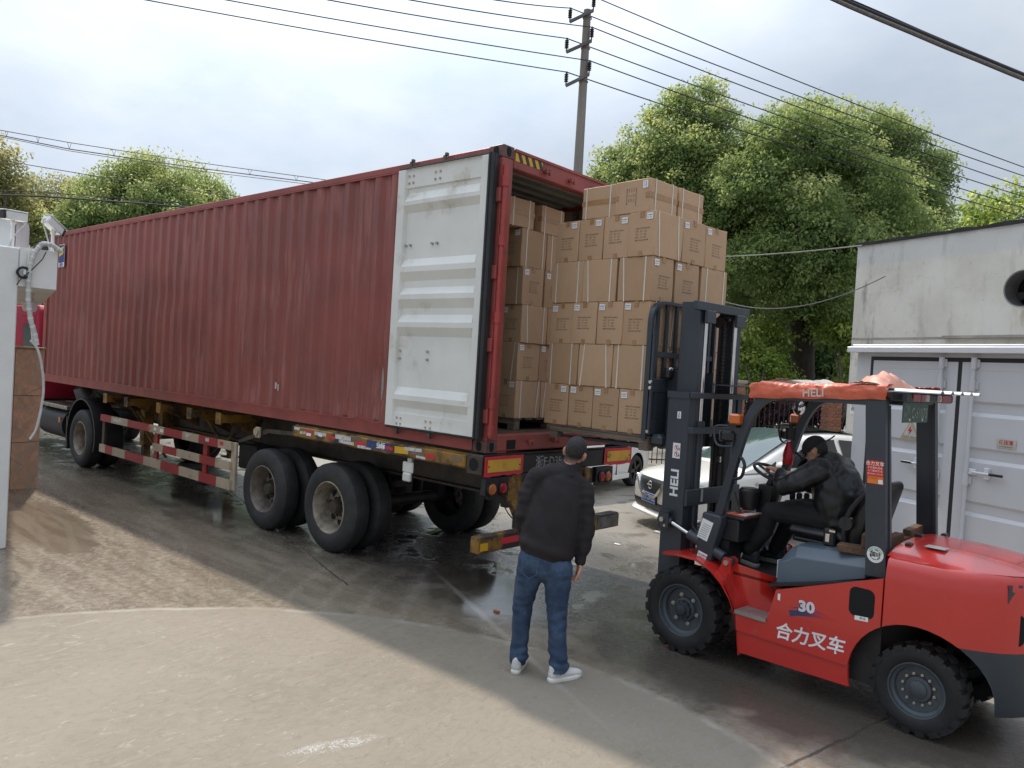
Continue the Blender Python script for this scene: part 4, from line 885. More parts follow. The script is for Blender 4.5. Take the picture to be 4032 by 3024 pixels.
# load already inside the container
GC = 'cartons of the load inside the container'
CMX = Matrix.Identity(4)
def lab_c(k, i, side): return f'carton inside the container, {LAY[k]}, {ORD[i]} from {"the door on its shaded left side" if side == "n" else "left facing the door"}'
for k in (0, 2, 4):
    z = Z0 + k * H; dy = (0.0, 0.02, -.02)[k // 2]
    for i in range(4): carton(pose(CMX, .33 + .30 * (i + .5) - dy, -.965 - dy + jit(), z, AX_N), (.41, .292, .393), lab_c(k, i, 'n'), GC, lab=1 if k == 4 else -1 if k else 1)
    for i in range(2): carton(pose(CMX, .48 - dy, -1.385 - .42 * i - dy, z, AX_N), (.41, .292, .393), lab_c(k, i + 1, 'r'), GC, ends=())
for k in (1, 3):
    z = Z0 + k * H
    for i in range(3): carton(pose(CMX, .33 + .41 * (i + .5), -.935 + jit(), z, AX_R), (.405, .345, .393), lab_c(k, i, 'n'), GC)
    for i in range(2): carton(pose(CMX, .535 + jit(), -1.295 - .36 * i, z, AX_R), (.405, .345, .393), lab_c(k, i + 1, 'r'), GC)
z = Z0 + 5 * H
carton(pose(CMX, .36 + .395, -.73, z + .146, AX_TR), (.40, .292, .393), 'brown taped carton inside the container, left one of the top layer', GC, ends=())
carton(pose(CMX, .36 + .395, -1.235, z + .146, AX_TR), (.40, .292, .393), 'brown taped carton inside the container, right one of the top layer', GC, ends=())

WOOD = mat('pallet_wood_grey', (0.155, 0.118, 0.085), 0.8, var=0.3, vs_=10, stretch=(.3, 3, 3), dirt=((0.07, 0.058, 0.048), 0.5, 0.75, 6.0), bmp=.2)
WOODD = mat('pallet_board_dark', (0.085, 0.065, 0.05), 0.8, var=0.3, vs_=10, stretch=(.3, 3, 3), bmp=.2)
def pallet(Mw, label, L_=1.20, W_=1.20, hgt=.13):
    t = thing('pallet', label, 'pallet', group='wooden pallets under the cartons'); t.matrix_world = Mw
    for i in range(7):
        y = -W_ / 2 + (W_ - .12) * i / 6; b = G().box(-L_ / 2, L_ / 2, y, y + .12, hgt - .02, hgt, bev=.003).obj('deck_board', WOODD, t)
    for y in (-W_ / 2, -.05, W_ / 2 - .10): G().box(-L_ / 2 + .005, L_ / 2 - .005, y + .002, y + .098, hgt - .065, hgt - .021, bev=.003).obj('stringer', WOOD, t)
    for x in (-L_ / 2 + .005, -.05, L_ / 2 - .105):
        for y in (-W_ / 2 + .004, -.048, W_ / 2 - .098):
            if abs(x + .05) < .01 and y > .3: continue
            G().box(x, x + .095, y, y + .094, 0, hgt - .066, bev=.004).obj('block', WOOD, t)
    return t
pallet(FM @ Matrix.Translation((1.275, -.11, Z0 - .132)), 'grey wooden pallet raised on the forks under the cartons')
pallet(Matrix.Translation((.93, -1.36, 1.5935)), 'dark wooden pallet on the container floor', hgt=.122)
# ------------------------------------------------------------------ forklift (local frame: x forward, y left = yard side)
FRED = mat('forklift_red', (0.52, 0.026, 0.019), 0.24, var=0.05, vs_=1.5, coat=0.6, dirt=((0.30, 0.085, 0.065), 0.60, 0.86, 7.0))
FGRY = mat('forklift_dark_grey', (0.034, 0.042, 0.052), 0.42, var=0.10, vs_=2.0, dirt=((0.075, 0.078, 0.08), 0.60, 0.88, 6.0))
FHOOD = mat('hood_blue_grey', (0.085, 0.115, 0.145), 0.38, var=0.08, dirt=((0.20, 0.22, 0.24), 0.60, 0.85, 4.0))
GREASE = mat('greasy_chain', (0.030, 0.022, 0.018), 0.5, 0.3, var=0.4, vs_=30)
FLAMP = mat('turn_lamp_amber', (0.62, 0.13, 0.015), 0.2, var=0.1, coat=.5)
fk = thing('forklift', 'red forklift with dark grey mast lifting a pallet of cartons', 'forklift', FO, FTH)
def lug_tyre(R, W, n):
    h = W / 2; pr = [(R * .60, h * .86), (R * .66, h * .97), (R * .80, h), (R * .88, h * .97), (R * .93, h * .90), (R * .945, 0)]
    pr = pr + [(r, -t) for r, t in reversed(pr[:-1])]; g = G().lathe(pr, (0, 0, 0), 'y', 44)
    for k in range(n):
        for s in (-1, 1):
            a = 2 * math.pi * (k + (.5 if s > 0 else 0)) / n; M = Matrix.Rotation(a, 4, 'Y')
            w = math.pi * R / n * .62
            g.add([(-w, s * h * 1.01, R * .86), (w, s * h * 1.01, R * .86), (w * .95, s * h * .98, R * .985), (-w * .95, s * h * .98, R * .985), (-w * 1.1, s * h * .08, R * .93), (w * 1.1, s * h * .08, R * .93), (w, s * h * .10, R), (-w, s * h * .10, R)],
                  [(0, 1, 2, 3), (4, 5, 6, 7), (0, 1, 5, 4), (3, 2, 6, 7), (0, 3, 7, 4), (1, 2, 6, 5)], 0, M)
    return g.mesh('tyre', FRUBBER, 30)
RIMF = mat('forklift_rim_grey', (0.075, 0.088, 0.10), 0.42, 0.2, var=0.1, dirt=((0.04, 0.04, 0.042), 0.5, 0.8, 8.0))
def f_rim(R, W, nb, rb, rbolt):
    h = W / 2; g = G().lathe([(R * .62, h * .84), (R * .60, h * .90), (R * .575, h * .88), (R * .56, h * .60), (R * .50, h * .52), (R * .48, h * .25), (R * .30, h * .22), (R * .27, h * .42), (R * .20, h * .46), (0.001, h * .46)], (0, 0, 0), 'y', 36)
    return g.mesh('rim', RIMF, 35)
def nut(r): return G().cyl((0, 0, 0), (0, .012, 0), r, n=6).cyl((0, .012, 0), (0, .026, 0), r * .55, n=8).mesh('wheel_nut', ZINC, 0)
FT, FR_, FB = lug_tyre(.348, .235, 20), f_rim(.348, .235, 6, .11, .02), (nut(.0175), 6, .117, .028)
RT, RR_, RB = lug_tyre(.296, .18, 20), f_rim(.296, .18, 12, .09, .012), (nut(.010), 12, .100, .022)
hubf = G().lathe([(.075, .03), (.07, .075), (.045, .08), (.04, .10), (.02, .105), (.001, .105)], (0, 0, 0), 'y', 16)
for k in range(10):
    a = 2 * math.pi * k / 10; hubf.cyl((.066 * math.cos(a), .05, .066 * math.sin(a)), (.066 * math.cos(a), .082, .066 * math.sin(a)), .012, n=6)
HUBF = hubf.mesh('hub', FGRY, 30); HUBR = G().lathe([(.06, .02), (.055, .05), (.03, .06), (.001, .06)], (0, 0, 0), 'y', 20).mesh('hub', RIMF, 30)
for (x, y, z, a, b, c, hb) in ((.16, .495, .346, FT, FR_, FB, HUBF), (-1.63, .455, .294, RT, RR_, RB, HUBR)):
    for s in (1, -1):
        t = link('wheel', a, fk, (x, s * y, z)); t.rotation_euler = (0 if s > 0 else math.pi, .31, 0)
        link('rim', b, t); link('hub', hb, t)
        for k in range(c[1]): an = 2 * math.pi * k / c[1] + .5; link('wheel_nut', c[0], t, (c[2] * math.cos(an), c[3], c[2] * math.sin(an)))
G().cyl((.16, -.4, .346), (.16, .4, .346), .10, n=16).box(-.10, .34, -.28, .28, .18, .60).obj('axle', FGRY, fk); G().cyl((-1.63, -.38, .294), (-1.63, .38, .294), .06, n=12).obj('axle', FGRY, fk)
# chassis
cut_w = G().cyl((-1.63, -1, .30), (-1.63, 1, .30), .425, n=40).mesh('cut', FRED, 0)
for s in (1, -1):
    pl = G().prism([(-.352, .335), (-.335, .475), (-.60, .487), (-.655, .722), (-1.405, .988), (-1.405, .335)], 'y', s * .60, s * .575)
    pl.prism([(-.372, .165), (-.352, .3345), (-1.315, .3345), (-1.315, .195)], 'y', s * .585, s * .56)
    me = pl.mesh('side_panel', FRED, 0)
    me = evaluated(me, [('BOOLEAN', dict(cutter=cut_w, operation='DIFFERENCE', solver='EXACT'))]); finish(me, 30); link('side_panel', me, fk)
    st = G().box(-.595, -.335, s * .43, s * .607, .478, .49, bev=.002).box(-.595, -.335, s * .604, s * .612, .462, .491)
    for i in range(7):
        for j in range(5): st.ball((-.57 + .036 * i, s * (.445 + .035 * j), .491), (.010, .008, .0035), 6)
    st.obj('step', mat('step_galvanised', (.42, .41, .39), .35, .8, var=.2), fk)
    G().add([(-.335, s * .60, .475), (-.25, s * .43, .475), (-.18, s * .43, .80), (-.23, s * .60, .66)], [(0, 1, 2, 3)]).add([(-.25, s * .43, .475), (-.66, s * .43, .475), (-.66, s * .43, .76), (-.18, s * .43, .80)], [(0, 1, 2, 3)]).add([(-.60, s * .585, .485), (-.66, s * .43, .485), (-.66, s * .43, .76), (-.657, s * .585, .73)], [(0, 1, 2, 3)]).obj('step_recess', FRED, fk)
    fender = [(.42, 0, .765), (.22, 0, .80), (.06, 0, .80), (-.08, 0, .752), (-.19, 0, .665), (-.27, 0, .565), (-.32, 0, .46), (-.355, 0, .30), (-.372, 0, .165)]
    rows = []
    for i, (x, _, z) in enumerate(bez_pts := [Vector(q) for q in fender]):
        w = .595 if i else .53; rows.append([(x, s * .22, z + .004), (x, s * w, z), (x - .004, s * w, z - .022), (x - .002, s * .22, z - .02)])
    G().sheet(rows, close=True).obj('front_fender', FRED, fk)
    tb = G()
    for y in (.50, .40): tb.prism([(-.10, .70), (-.145, .80), (-.155, .835), (-.185, .845), (-.215, .83), (-.22, .80), (-.225, .60)], 'y', s * y, s * (y + .016))
    tb.cyl((-.182, s * .37, .805), (-.182, s * .53, .805), .021, n=12, mi=1).obj('tilt_bracket', [FRED, ZINC], fk)
    G().cyl((.46, s * .45, 1.03), (.19, s * .45, .935), .018, n=12).obj('tilt_rod', CHROME, fk)
    G().cyl((.22, s * .45, .946), (-.12, s * .45, .826), .043, n=18).cyl((.46, s * .45, 1.03), (.40, s * .45, 1.01), .036, n=12).box(-.21, -.10, s * .42, s * .48, .785, .835, bev=.01).obj('tilt_cylinder', FGRY, fk)
    tg = G().prism([(.41, .96), (.505, .96), (.525, 1.02), (.505, 1.085), (.41, 1.095)], 'y', s * .425, s * .44).prism([(.41, .96), (.505, .96), (.525, 1.02), (.505, 1.085), (.41, 1.095)], 'y', s * .475, s * .49).box(.41, .50, s * .425, s * .49, 1.085, 1.105)
    tg.cyl((.468, s * .49, 1.03), (.468, s * .51, 1.03), .022, n=10, mi=1).cyl((.44, s * .49, .98), (.44, s * .50, .98), .012, n=8, mi=1).obj('tilt_pivot', [FGRY, ZINC], fk)
G().box(-.66, .0, -.43, .43, .70, .735, bev=.006).add([(-.66, .43, .735), (-.62, .58, .722), (-.655, .575, .722), (-.66, .43, .722)], [(0, 1, 2, 3)]).obj('floor_plate', mat('floor_mat', (.012, .012, .013), .65, var=.3, bmp=.3), fk)
G().box(-.01, .02, -.40, .40, .45, 1.05).obj('bulkhead', TBLK, fk); G().box(-1.38, -.635, -.50, .50, .22, .71).obj('chassis_inner', TBLK, fk)
fh = G().prism(rr(.17, .20, .045, 5, (-1.275, .79)), 'y', .6008, .55).obj('filler_recess', VOID, fk)
G().sheet([[(x, .598 - .05 * d, z) for (x, z) in rr(.185 - .06 * d, .215 - .06 * d, .05 - .02 * d, 5, (-1.275, .79))] for d in (0, .12, .5, .9)], close=True).obj('recess_rim', BLACK, fk)
# counterweight and rear hood
def cw_section(x):
    """half width of the counterweight at x, rounded to the back"""
    t = max(0, (-1.62 - x) / .62); return .595 * max(0.0, 1 - t ** 2.3) ** .5 if t < 1 else .08
rows = []
zs = [(.245, .94, .0), (.30, .985, .0), (.655, 1.0, .0), (.66, 1.0, .0), (.98, 1.0, .0), (1.06, .985, .0), (1.115, .95, .0), (1.135, .90, .0)]
xs = [-1.415, -1.55, -1.64, -1.74, -1.83, -1.92, -2.0, -2.07, -2.13, -2.18, -2.215, -2.232]
path = [(x, cw_section(x)) for x in xs]; outline = [(x, w) for x, w in path] + [(-2.238, .0)] + [(x, -w) for x, w in reversed(path)]
cwg = G(); rws = []
for (z, k, _) in zs: rws.append([(-1.95 + (x + 1.95) * (k if x < -1.95 else 1), y * k, z) for x, y in outline])
cwg.sheet(rws); 
nb = len(outline); top = rws[-1]; cwg.add(top, [tuple(range(nb))]); cwg.add(rws[0], [tuple(range(nb))])
cwg.add([rws[k][j] for k in range(len(zs)) for j in (0, -1)], [(2 * k, 2 * k + 1, 2 * k + 3, 2 * k + 2) for k in range(len(zs) - 1)])
cwm = cwg.mesh('counterweight', FRED, 0)
cwm = evaluated(cwm, [('BOOLEAN', dict(cutter=cut_w, operation='DIFFERENCE', solver='EXACT'))])
cwm.materials.clear(); cwm.materials.append(FRED); cwm.materials.append(FGRY)
for pg in cwm.polygons:
    c = pg.center; rad = math.hypot(c.x + 1.63, c.z - .30)
    pg.material_index = 1 if (c.z < .657 and c.x < -1.75) else 0
finish(cwm, 40); cw = link('counterweight', cwm, fk)
rows = []
for i in range(11):                                    # crowned hood over the engine / radiator
    x = -1.395 - (2.165 - 1.395) * i / 10; w = cw_section(x) * .90 if i > 0 else .535; zc = 1.205 if i < 3 else 1.205 - .055 * ((i - 3) / 7) ** 2; ze = 1.134
    if i == 10: zc = 1.137
    rows.append([(x, w * t, ze + (zc - ze) * (1 - abs(t) ** 3.0)) for t in (-1, -.92, -.75, -.5, -.25, 0, .25, .5, .75, .92, 1)])
hd = G().sheet(rows); hd.add([(-1.395, y, z) for (_, y, z) in rows[0]] + [(-1.395, .535, 1.05), (-1.395, -.535, 1.05)], [tuple(range(10, -1, -1)) + (12, 11)]); hd.obj('rear_hood', FRED, fk, smooth=50)
for a, b, c, d, e, f_ in ((-1.43, -1.38, -.04, .02, 1.2, 1.225), (-1.47, -1.43, .28, .34, 1.18, 1.205), (-1.46, -1.42, -.46, -.40, 1.165, 1.19)): G().box(a, b, c, d, e, f_, bev=.006).obj('hood_latch', BLACK, fk)
G().add([(-1.55, .33, 1.2035), (-1.68, .33, 1.2035), (-1.68, .24, 1.2070), (-1.55, .24, 1.2070)], [(0, 1, 2, 3)]).obj('hood_sticker', mat('foil_label', (.45, .47, .46), .3, .3, var=.1), fk)
G().box(-2.10, -2.02, -.2, -.19, 1.205, 1.212, bev=.003).obj('hood_handle', ZINC, fk)
text('lettering', 'H', FGRY, fk, (-2.108, .378, 1.02), (-.56, -.83, 0), (0, 0, 1), .15, bold=.006)
G().prism(rr(.34, .22, .07, 5, (0, .83)), 'x', -2.241, -2.20).obj('grille_slot', VOID, fk)
G().prism(rr(.10, .20, .045, 5, (0, 0)), 'x', -.006, .02, M=Matrix.Translation((-2.118, .352, .80)) @ Matrix.Rotation(R_(-56) , 4, 'Z')).obj('side_slot', VOID, fk)
# seat pedestal (blue-grey engine cover)
pod = [(-.565, .725), (-.572, .90), (-.64, 1.005), (-.70, 1.045), (-1.235, 1.085), (-1.235, .93)]
rows = []
for (y, sc, up) in ((.475, .0, 0), (.47, .10, 1), (.40, .9, 1), (.36, 1.0, 1), (-.36, 1.0, 1), (-.40, .9, 1), (-.47, .10, 1), (-.475, .0, 0)):
    r = []
    for (x, z) in pod:
        zz = z if z < .95 else z - (1 - sc) * .085; r.append((x if x < -.7 else x - (1 - sc) * .025, y, zz))
    rows.append(r)
pg = G().sheet(rows); pg.add(rows[0], [tuple(range(6))]); pg.add(rows[-1], [tuple(range(6))]); pd = pg.mesh('p', FHOOD, 0)
pd = evaluated(pd, [('BEVEL', dict(width=.018, segments=3, limit_method='ANGLE', angle_limit=R_(12)))]); finish(pd, 60); link('engine_cover', pd, fk)
G().prism([(-.56, .718), (-1.40, .935), (-1.40, .965), (-.56, .735)], 'y', -.56, .56).obj('cover_seal', BLACK, fk)
G().box(-.563, -.559, .30, .42, .76, .90).obj('warning_label', WHITE, fk)
# driver's seat
sm = G().box(-.99, -.52, -.25, .25, 1.075, 1.16, bev=.035).box(-.98, -.56, -.22, .22, 1.03, 1.075, bev=.015).mesh('seat_cushion', mat('seat_vinyl', (.014, .014, .015), .38, var=.15), 40)
link('seat_cushion', evaluated(sm, [('BEVEL', dict(width=.012, segments=2, limit_method='ANGLE'))]), fk)
bk = G().prism([(-.96, 1.10), (-1.13, 1.55), (-1.18, 1.56), (-1.20, 1.52), (-1.08, 1.08)], 'y', -.25, .25).mesh('b', MATS['seat_vinyl'], 0)
bk = evaluated(bk, [('BEVEL', dict(width=.03, segments=3, limit_method='ANGLE'))]); finish(bk, 50); link('seat_back', bk, fk)
for q in (1, -1): G().tube(bez([(-.99, q * .275, 1.10), (-.96, q * .285, 1.30), (-1.05, q * .285, 1.40), (-1.13, q * .28, 1.50)], 8), .02, 8).obj('seat_side_rail', MATS['seat_vinyl'], fk)
G().cyl((-1.0, .24, 1.25), (-1.0, .30, 1.25), .05, n=16).obj('recliner_knob', MATS['seat_vinyl'], fk)
G().box(-.93, -.84, .255, .30, 1.06, 1.19, bev=.012).box(-.895, -.86, .30, .306, 1.09, 1.15, mi=1, bev=.003).box(-.935, -.89, .30, .31, 1.17, 1.185, mi=1).obj('belt_buckle', [BLACK, CHROME], fk)
# front cowl, dash, steering
for s in (1, -1):
    cp = G().prism([(.075, 1.165), (-.095, 1.155), (-.10, 1.10), (-.045, .90), (-.03, .775), (.02, .745), (.13, .785)], 'y', s * .50, s * .40).mesh('c', FGRY, 0)
    cp = evaluated(cp, [('BEVEL', dict(width=.018, segments=3, limit_method='ANGLE'))]); finish(cp, 50); link('front_cowl', cp, fk)
G().box(-.24, .03, -.40, .40, 1.13, 1.155, bev=.008).box(-.20, .0, -.40, .40, .95, 1.13, bev=.01).box(-.12, .0, -.39, .39, .74, .95).obj('dashboard', BLACK, fk)
lb = G().add([(.066, .502, 1.115), (-.035, .502, 1.09), (.015, .502, .93), (.108, .502, .955)], [(0, 1, 2, 3)]).obj('warning_label', WHITE, fk)
for i in range(7): G().add([(.055 - .0 + i * .007, .5035, 1.075 - i * .017), (-.015 + i * .007, .5035, 1.06 - i * .017), (-.0165 + i * .007, .5035, 1.054 - i * .017), (.0535 + i * .007, .5035, 1.069 - i * .017)], [(0, 1, 2, 3)]).obj('label_print', mat('print_grey', (.35, .35, .36), .6), lb, recalc=False)
l2 = G().add([(.085, .502, .845), (.0, .502, .825), (.015, .502, .78), (.10, .502, .80)], [(0, 1, 2, 3)]).obj('warning_label', WHITE, fk)
text('lettering', 'WARN', INK, l2, (.05, .5035, .812), (-.98, 0, -.2), (-.2, 0, .98), .028)
bkk = G().box(-.23, -.06, .08, .36, 1.156, 1.166, bev=.002).obj('dash_card', mat('card_red', (.55, .10, .06), .5, var=.2), fk); G().box(-.22, -.16, .06, .34, 1.1665, 1.168).obj('card_print', WHITE, bkk)
G().prism([(-.15, 1.10), (-.165, 1.40), (-.29, 1.40), (-.25, 1.10)], 'y', -.04, .06).cyl((-.23, .01, 1.39), (-.265, .01, 1.47), .03, n=12).obj('steering_column', BLACK, fk)
pm = G().lathe([(.001, .0), (.07, .0), (.085, -.02), (.08, -.14), (.05, -.18), (.001, -.18)], (-.125, .13, 1.365), 'z', 20); ip = pm.obj('instrument_pod', BLACK, fk); G().lathe([(.001, .002), (.065, .002)], (-.125, .13, 1.365), 'z', 20).obj('dial_glass', glass('dial_glass', (.25, .26, .27), .08), ip)
Ms = Matrix.Translation((-.275, .01, 1.495)) @ Matrix.Rotation(R_(-22), 4, 'Y')
tor = [tuple(Ms @ Vector((.175 * math.cos(a), .175 * math.sin(a), 0))) for a in [2 * math.pi * k / 32 for k in range(33)]]
sw = G().tube(tor, .014, 8, caps=False)
for a in (0, 2.1, 4.2): sw.tube([Ms @ Vector((0, 0, -.02)), Ms @ Vector((.17 * math.cos(a), .17 * math.sin(a), 0))], .010, 6)
sw.lathe([(.001, .0), (.04, -.005), (.045, -.04), (.001, -.05)], (0, 0, 0), 'z', 16, M=Ms).obj('steering_wheel', BLACK, fk)
for x, y in ((-.335, -.20), (-.385, -.22), (-.43, -.26)): G().cyl((x + .03, y, 1.08), (x, y, 1.27), .008, n=8).lathe([(.006, .0), (.022, .03), (.024, .07), (.016, .09), (.001, .095)], (x, y, 1.255), 'z', 12).obj('control_lever', BLACK, fk)
G().bar([(-.11, .25, 1.16), (-.045, .25, 1.32)], .03, .035, (0, 1, 0)).cyl((-.11, .235, 1.17), (-.11, .27, 1.17), .018, n=10).obj('parking_brake_lever', mat('lever_grip', (.06, .058, .052), .6, var=.2), fk)
for y in (-.1, .05, -.22): G().bar([(-.05, y, .95), (-.14, y, .80)], .05, .012, (0, 1, 0)).box(-.20, -.11, y - .04, y + .04, .79, .805).obj('pedal', BLACK, fk)
hg = random.Random(5); hz_ = G()
for i in range(26): hz_.tube(bez([(.02 - hg.uniform(0, .1), hg.uniform(-.3, .38), .76), (.05, hg.uniform(-.2, .4), .85), (-.15, hg.uniform(.0, .4), .95), (-.08, hg.uniform(.1, .38), 1.1)], 8), hg.uniform(.006, .012), 6)
hz_.obj('hydraulic_hose', BLACK, fk)
# overhead guard
for s in (1, -1):
    G().bar([(-1.315, s * .475, .965), (-1.235, s * .475, 2.165)], .06, .135, (0, 1, 0)).bar([(-1.385, s * .44, .965), (-1.30, s * .44, 2.14)], .03, .02, (0, 1, 0)).obj('rear_pillar', FGRY, fk)
    pth = bez([(-.045, s * .44, 1.14), (-.20, s * .455, 1.75), (-.26, s * .465, 2.09), (-.36, s * .475, 2.145), (-.55, s * .475, 2.155)], 14)
    G().bar(pth + [Vector((-1.30, s * .475, 2.165))], .05, .065, (0, 1, 0)).obj('front_pillar', FGRY, fk)
for x in (-.40, -.58, -.76, -.94, -1.12, -1.28): G().box(x - .015, x + .015, -.45, .45, 2.15, 2.19).obj('guard_bar', FGRY, fk)
TARP = mat('tarp_orange', (0.60, 0.125, 0.065), 0.42, var=0.12, vs_=5, dirt=((0.66, 0.32, 0.24), 0.55, 0.8, 4.0))
def plastic():
    m, nt, p = nodes_of('clear_sheet'); p.inputs['Base Color'].default_value = (.62, .60, .56, 1); p.inputs['Roughness'].default_value = .25; p.inputs['Alpha'].default_value = .72
    bump(nt, p, noise(nt, 9, 5, .6), .5, .02); return m
tp = random.Random(4); rows = []; nx = 90; ph = [tp.uniform(0, 6.28) for _ in range(8)]
def crump(u, v): return .016 * mnoise.noise(Vector((u * 14, v * 2.2, 1.5))) + .009 * mnoise.noise(Vector((u * 34 + v * 6, v * 5, 7.5))) + tp.uniform(-.001, .001)
for i in range(nx + 1):
    t = i / nx; x = -.285 - 1.025 * t; zt = 2.226 + .045 * t + .012 * math.exp(-((t - .12) / .1) ** 2) - .010 * math.exp(-((t - .30) / .06) ** 2) + .008 * mnoise.noise(Vector((t * 9, 3, 1))); zb = 2.118 + .06 * t
    col = []
    for j in range(11):
        v = j / 10; z = zb + (zt - zb) * v; c = crump(t, v); col.append((x + .006 * math.sin(9 * v + 13 * t), .513 + .010 * math.sin(v * 3.1) + c * (.3 + .9 * v), z + (.003 * math.sin(23 * t) if j == 0 else c * .35 * v)))
    for y in (.49, .40): col.append((x, y + tp.uniform(-.006, .006), zt + .010 * (.5 - y) * 10 * 0 + tp.uniform(0, .014) + .004))
    rows.append(col)
va = G().sheet(rows); fr = [[(-.285 + .004 * math.sin(k * 1.1), .51 - 1.02 * k / 20, 2.118 + (2.232 - 2.118) * j / 5) for k in range(21)] for j in range(6)]; va.sheet(fr)
va.sheet([[(x, -y, z) for (x, y, z) in r] for r in rows])
tarp = va.obj('roof_tarp', TARP, fk, smooth=180, recalc=False)
rows = []
for i in range(27):
    t = i / 26; x = -.29 - .90 * t
    rows.append([(x, -.42 + .84 * j / 14, 2.245 + .03 * math.exp(-((t - .17) / .13) ** 2) + .012 * math.sin(11 * t + 4 * j / 14) + tp.uniform(-.004, .006) + .012 * math.sin(j * 1.3 + 8 * t)) for j in range(15)])
G().sheet(rows).obj('roof_sheet', plastic(), fk, smooth=180)
rows = []
for i in range(15):                                    # bunched-up corner of the tarp
    t = i / 14; x = -1.05 - .255 * t; hgt = .10 * math.sin(math.pi * min(1, t * 1.02)) ** .7 * (.5 + .75 * t)
    rows.append([(x + .012 * math.sin(j * 2 + t * 7), .515 - .55 * j / 12, 2.275 - .02 * t + hgt * math.sin(math.pi * (j + 1.5) / 15) * (1 + .25 * math.sin(j * 2.1 + 6 * t)) + tp.uniform(-.006, .006)) for j in range(13)])
G().sheet(rows).obj('tarp_bunch', mat('tarp_faded', (.62, .26, .17), .30, var=.2, vs_=7, dirt=((.70, .50, .42), .5, .72, 7.0)), fk, smooth=180)
text('lettering', 'HELI', mat('tarp_print', (.60, .52, .46), .5, var=.1), tarp, (-.80, .531, 2.190), (-1, 0, .075), (.075, 0, 1), .082, bold=.002, spacing=1.02)
sh = G(); rr_ = []
for k in range(41):                                    # corrugated sheet over the back of the guard
    y = .50 - 1.0 * k / 40; d = .018 if (k % 8) in (6, 7) else 0; rr_.append((y, d))
sh.sheet([[(x, y, 2.243 + d - .0 * x) for (y, d) in rr_] for x in (-1.26, -1.60)]).sheet([[(x, y, 2.236 + d) for (y, d) in rr_] for x in (-1.26, -1.60)]).sheet([[(-1.60, y, z + d) for (y, d) in rr_] for z in (2.236, 2.243)]).sheet([[(x, .5, z) for x in (-1.26, -1.60)] for z in (2.236, 2.243)])
sh.obj('rear_roof_sheet', mat('sheet_bare_steel', (.55, .56, .57), .3, .6, var=.12), fk, smooth=0)
G().box(-.30, .27, -.45, .16, 2.195, 2.203).prism([(.27, -.45), (.27, .16), (.36, .0), (.36, -.40)], 'z', 2.195, 2.203).box(-.34, -.24, .12, .30, 2.15, 2.20).obj('front_roof_sheet', FGRY, fk)
tl = G().box(-1.42, -1.33, -.47, .50, 2.17, 2.235, bev=.012).prism([(.50, 2.175), (.50, 2.232), (.44, 2.235), (.38, 2.175)], 'x', -1.435, -1.33); tlo = tl.obj('tail_lamp_bar', BLACK, fk)
for (a, b, m) in ((.36, .22, LRED), (.21, .13, LRED), (.12, .05, REFW), (-.12, -.20, REFW), (-.21, -.40, LRED)): G().box(-1.428, -1.415, b, a, 2.178, 2.228, bev=.004).obj('tail_lens', m, tlo)
gp = G().box(-1.368, -1.364, -.11, .37, 2.025, 2.168, bev=.002).obj('number_plate', mat('plate_green', (.012, .075, .05), .45, var=.12), fk)
PG = mat('plate_worn_white', (.32, .36, .32), .6, var=.2, dirt=((.05, .10, .08), .48, .62, 60.0))
text('lettering', 'C-51075', PG, gp, (-1.3695, .057, 2.088), (0, -1, 0), (0, 0, 1), .105, sx=.82, bold=.001)
text('lettering', '厂浙\n内江', PG, gp, (-1.3695, .295, 2.092), (0, -1, 0), (0, 0, 1), .055, line=.9)
for y in (.24, 0): G().cyl((-1.372, y, 2.045), (-1.366, y, 2.045), .009, n=10).obj('screw', WHITE, gp)
for y in (.26, .04): G().box(-1.372, -1.36, y - .012, y + .012, 2.165, 2.19).obj('plate_hanger', BLACK, gp)
# posters on the near rear pillar
ps = G().add([(-1.205, .5065, 1.755), (-1.315, .5065, 1.755), (-1.327, .5065, 1.595), (-1.217, .5065, 1.595)], [(0, 1, 2, 3)]).obj('advert_sticker', mat('poster_red', (.60, .02, .02), .5, var=.05), fk)
CREAM = mat('poster_text', (.80, .74, .62), .5)
text('lettering', '合力叉车', CREAM, ps, (-1.262, .508, 1.733), (-1, 0, 0), (0, 0, 1), .031, bold=.0006)
for i, s_ in enumerate(('叉车整机销售', '上门维修叉车', '高价回收二手叉车')): text('lettering', s_, CREAM, ps, (-1.264 - .001 * i, .508, 1.705 - .021 * i), (-1, 0, 0), (0, 0, 1), (.0172, .0172, .0132)[i])
pb = G().add([(-1.217, .5075, 1.647), (-1.322, .5075, 1.647), (-1.326, .5075, 1.598), (-1.219, .5075, 1.598)], [(0, 1, 2, 3)]).obj('poster_foot', mat('poster_orange', (.72, .20, .03), .5), ps)
text('lettering', '电话 微信同号', MATS['poster_red'], pb, (-1.25, .5085, 1.635), (-1, 0, 0), (0, 0, 1), .012)
G().add([(-1.29, .5085, 1.628), (-1.32, .5085, 1.628), (-1.323, .5085, 1.600), (-1.293, .5085, 1.600)], [(0, 1, 2, 3)]).obj('poster_photo', WHITE, pb)
rs = G().lathe([(.001, .0), (.056, .0)], (-1.305, .5065, 1.115), 'y', 32).obj('round_sticker', WHITE, fk)
GRN = mat('sticker_green', (.03, .32, .12), .5)
for a0, m in ((.3, GRN), (1.4, INK), (2.4, GRN), (3.5, INK), (4.5, GRN), (5.5, INK)):
    g = G(); g.sheet([[(-1.305 + r * math.cos(a0 + .8 * k / 6), .508, 1.115 + r * math.sin(a0 + .8 * k / 6)) for k in range(7)] for r in (.030, .0365 - .0)]); g.obj('arc_mark', m, rs, recalc=False)
text('lettering', '国Ⅲ', INK, rs, (-1.305, .5085, 1.115), (-1, 0, 0), (0, 0, 1), .036, bold=.0008)
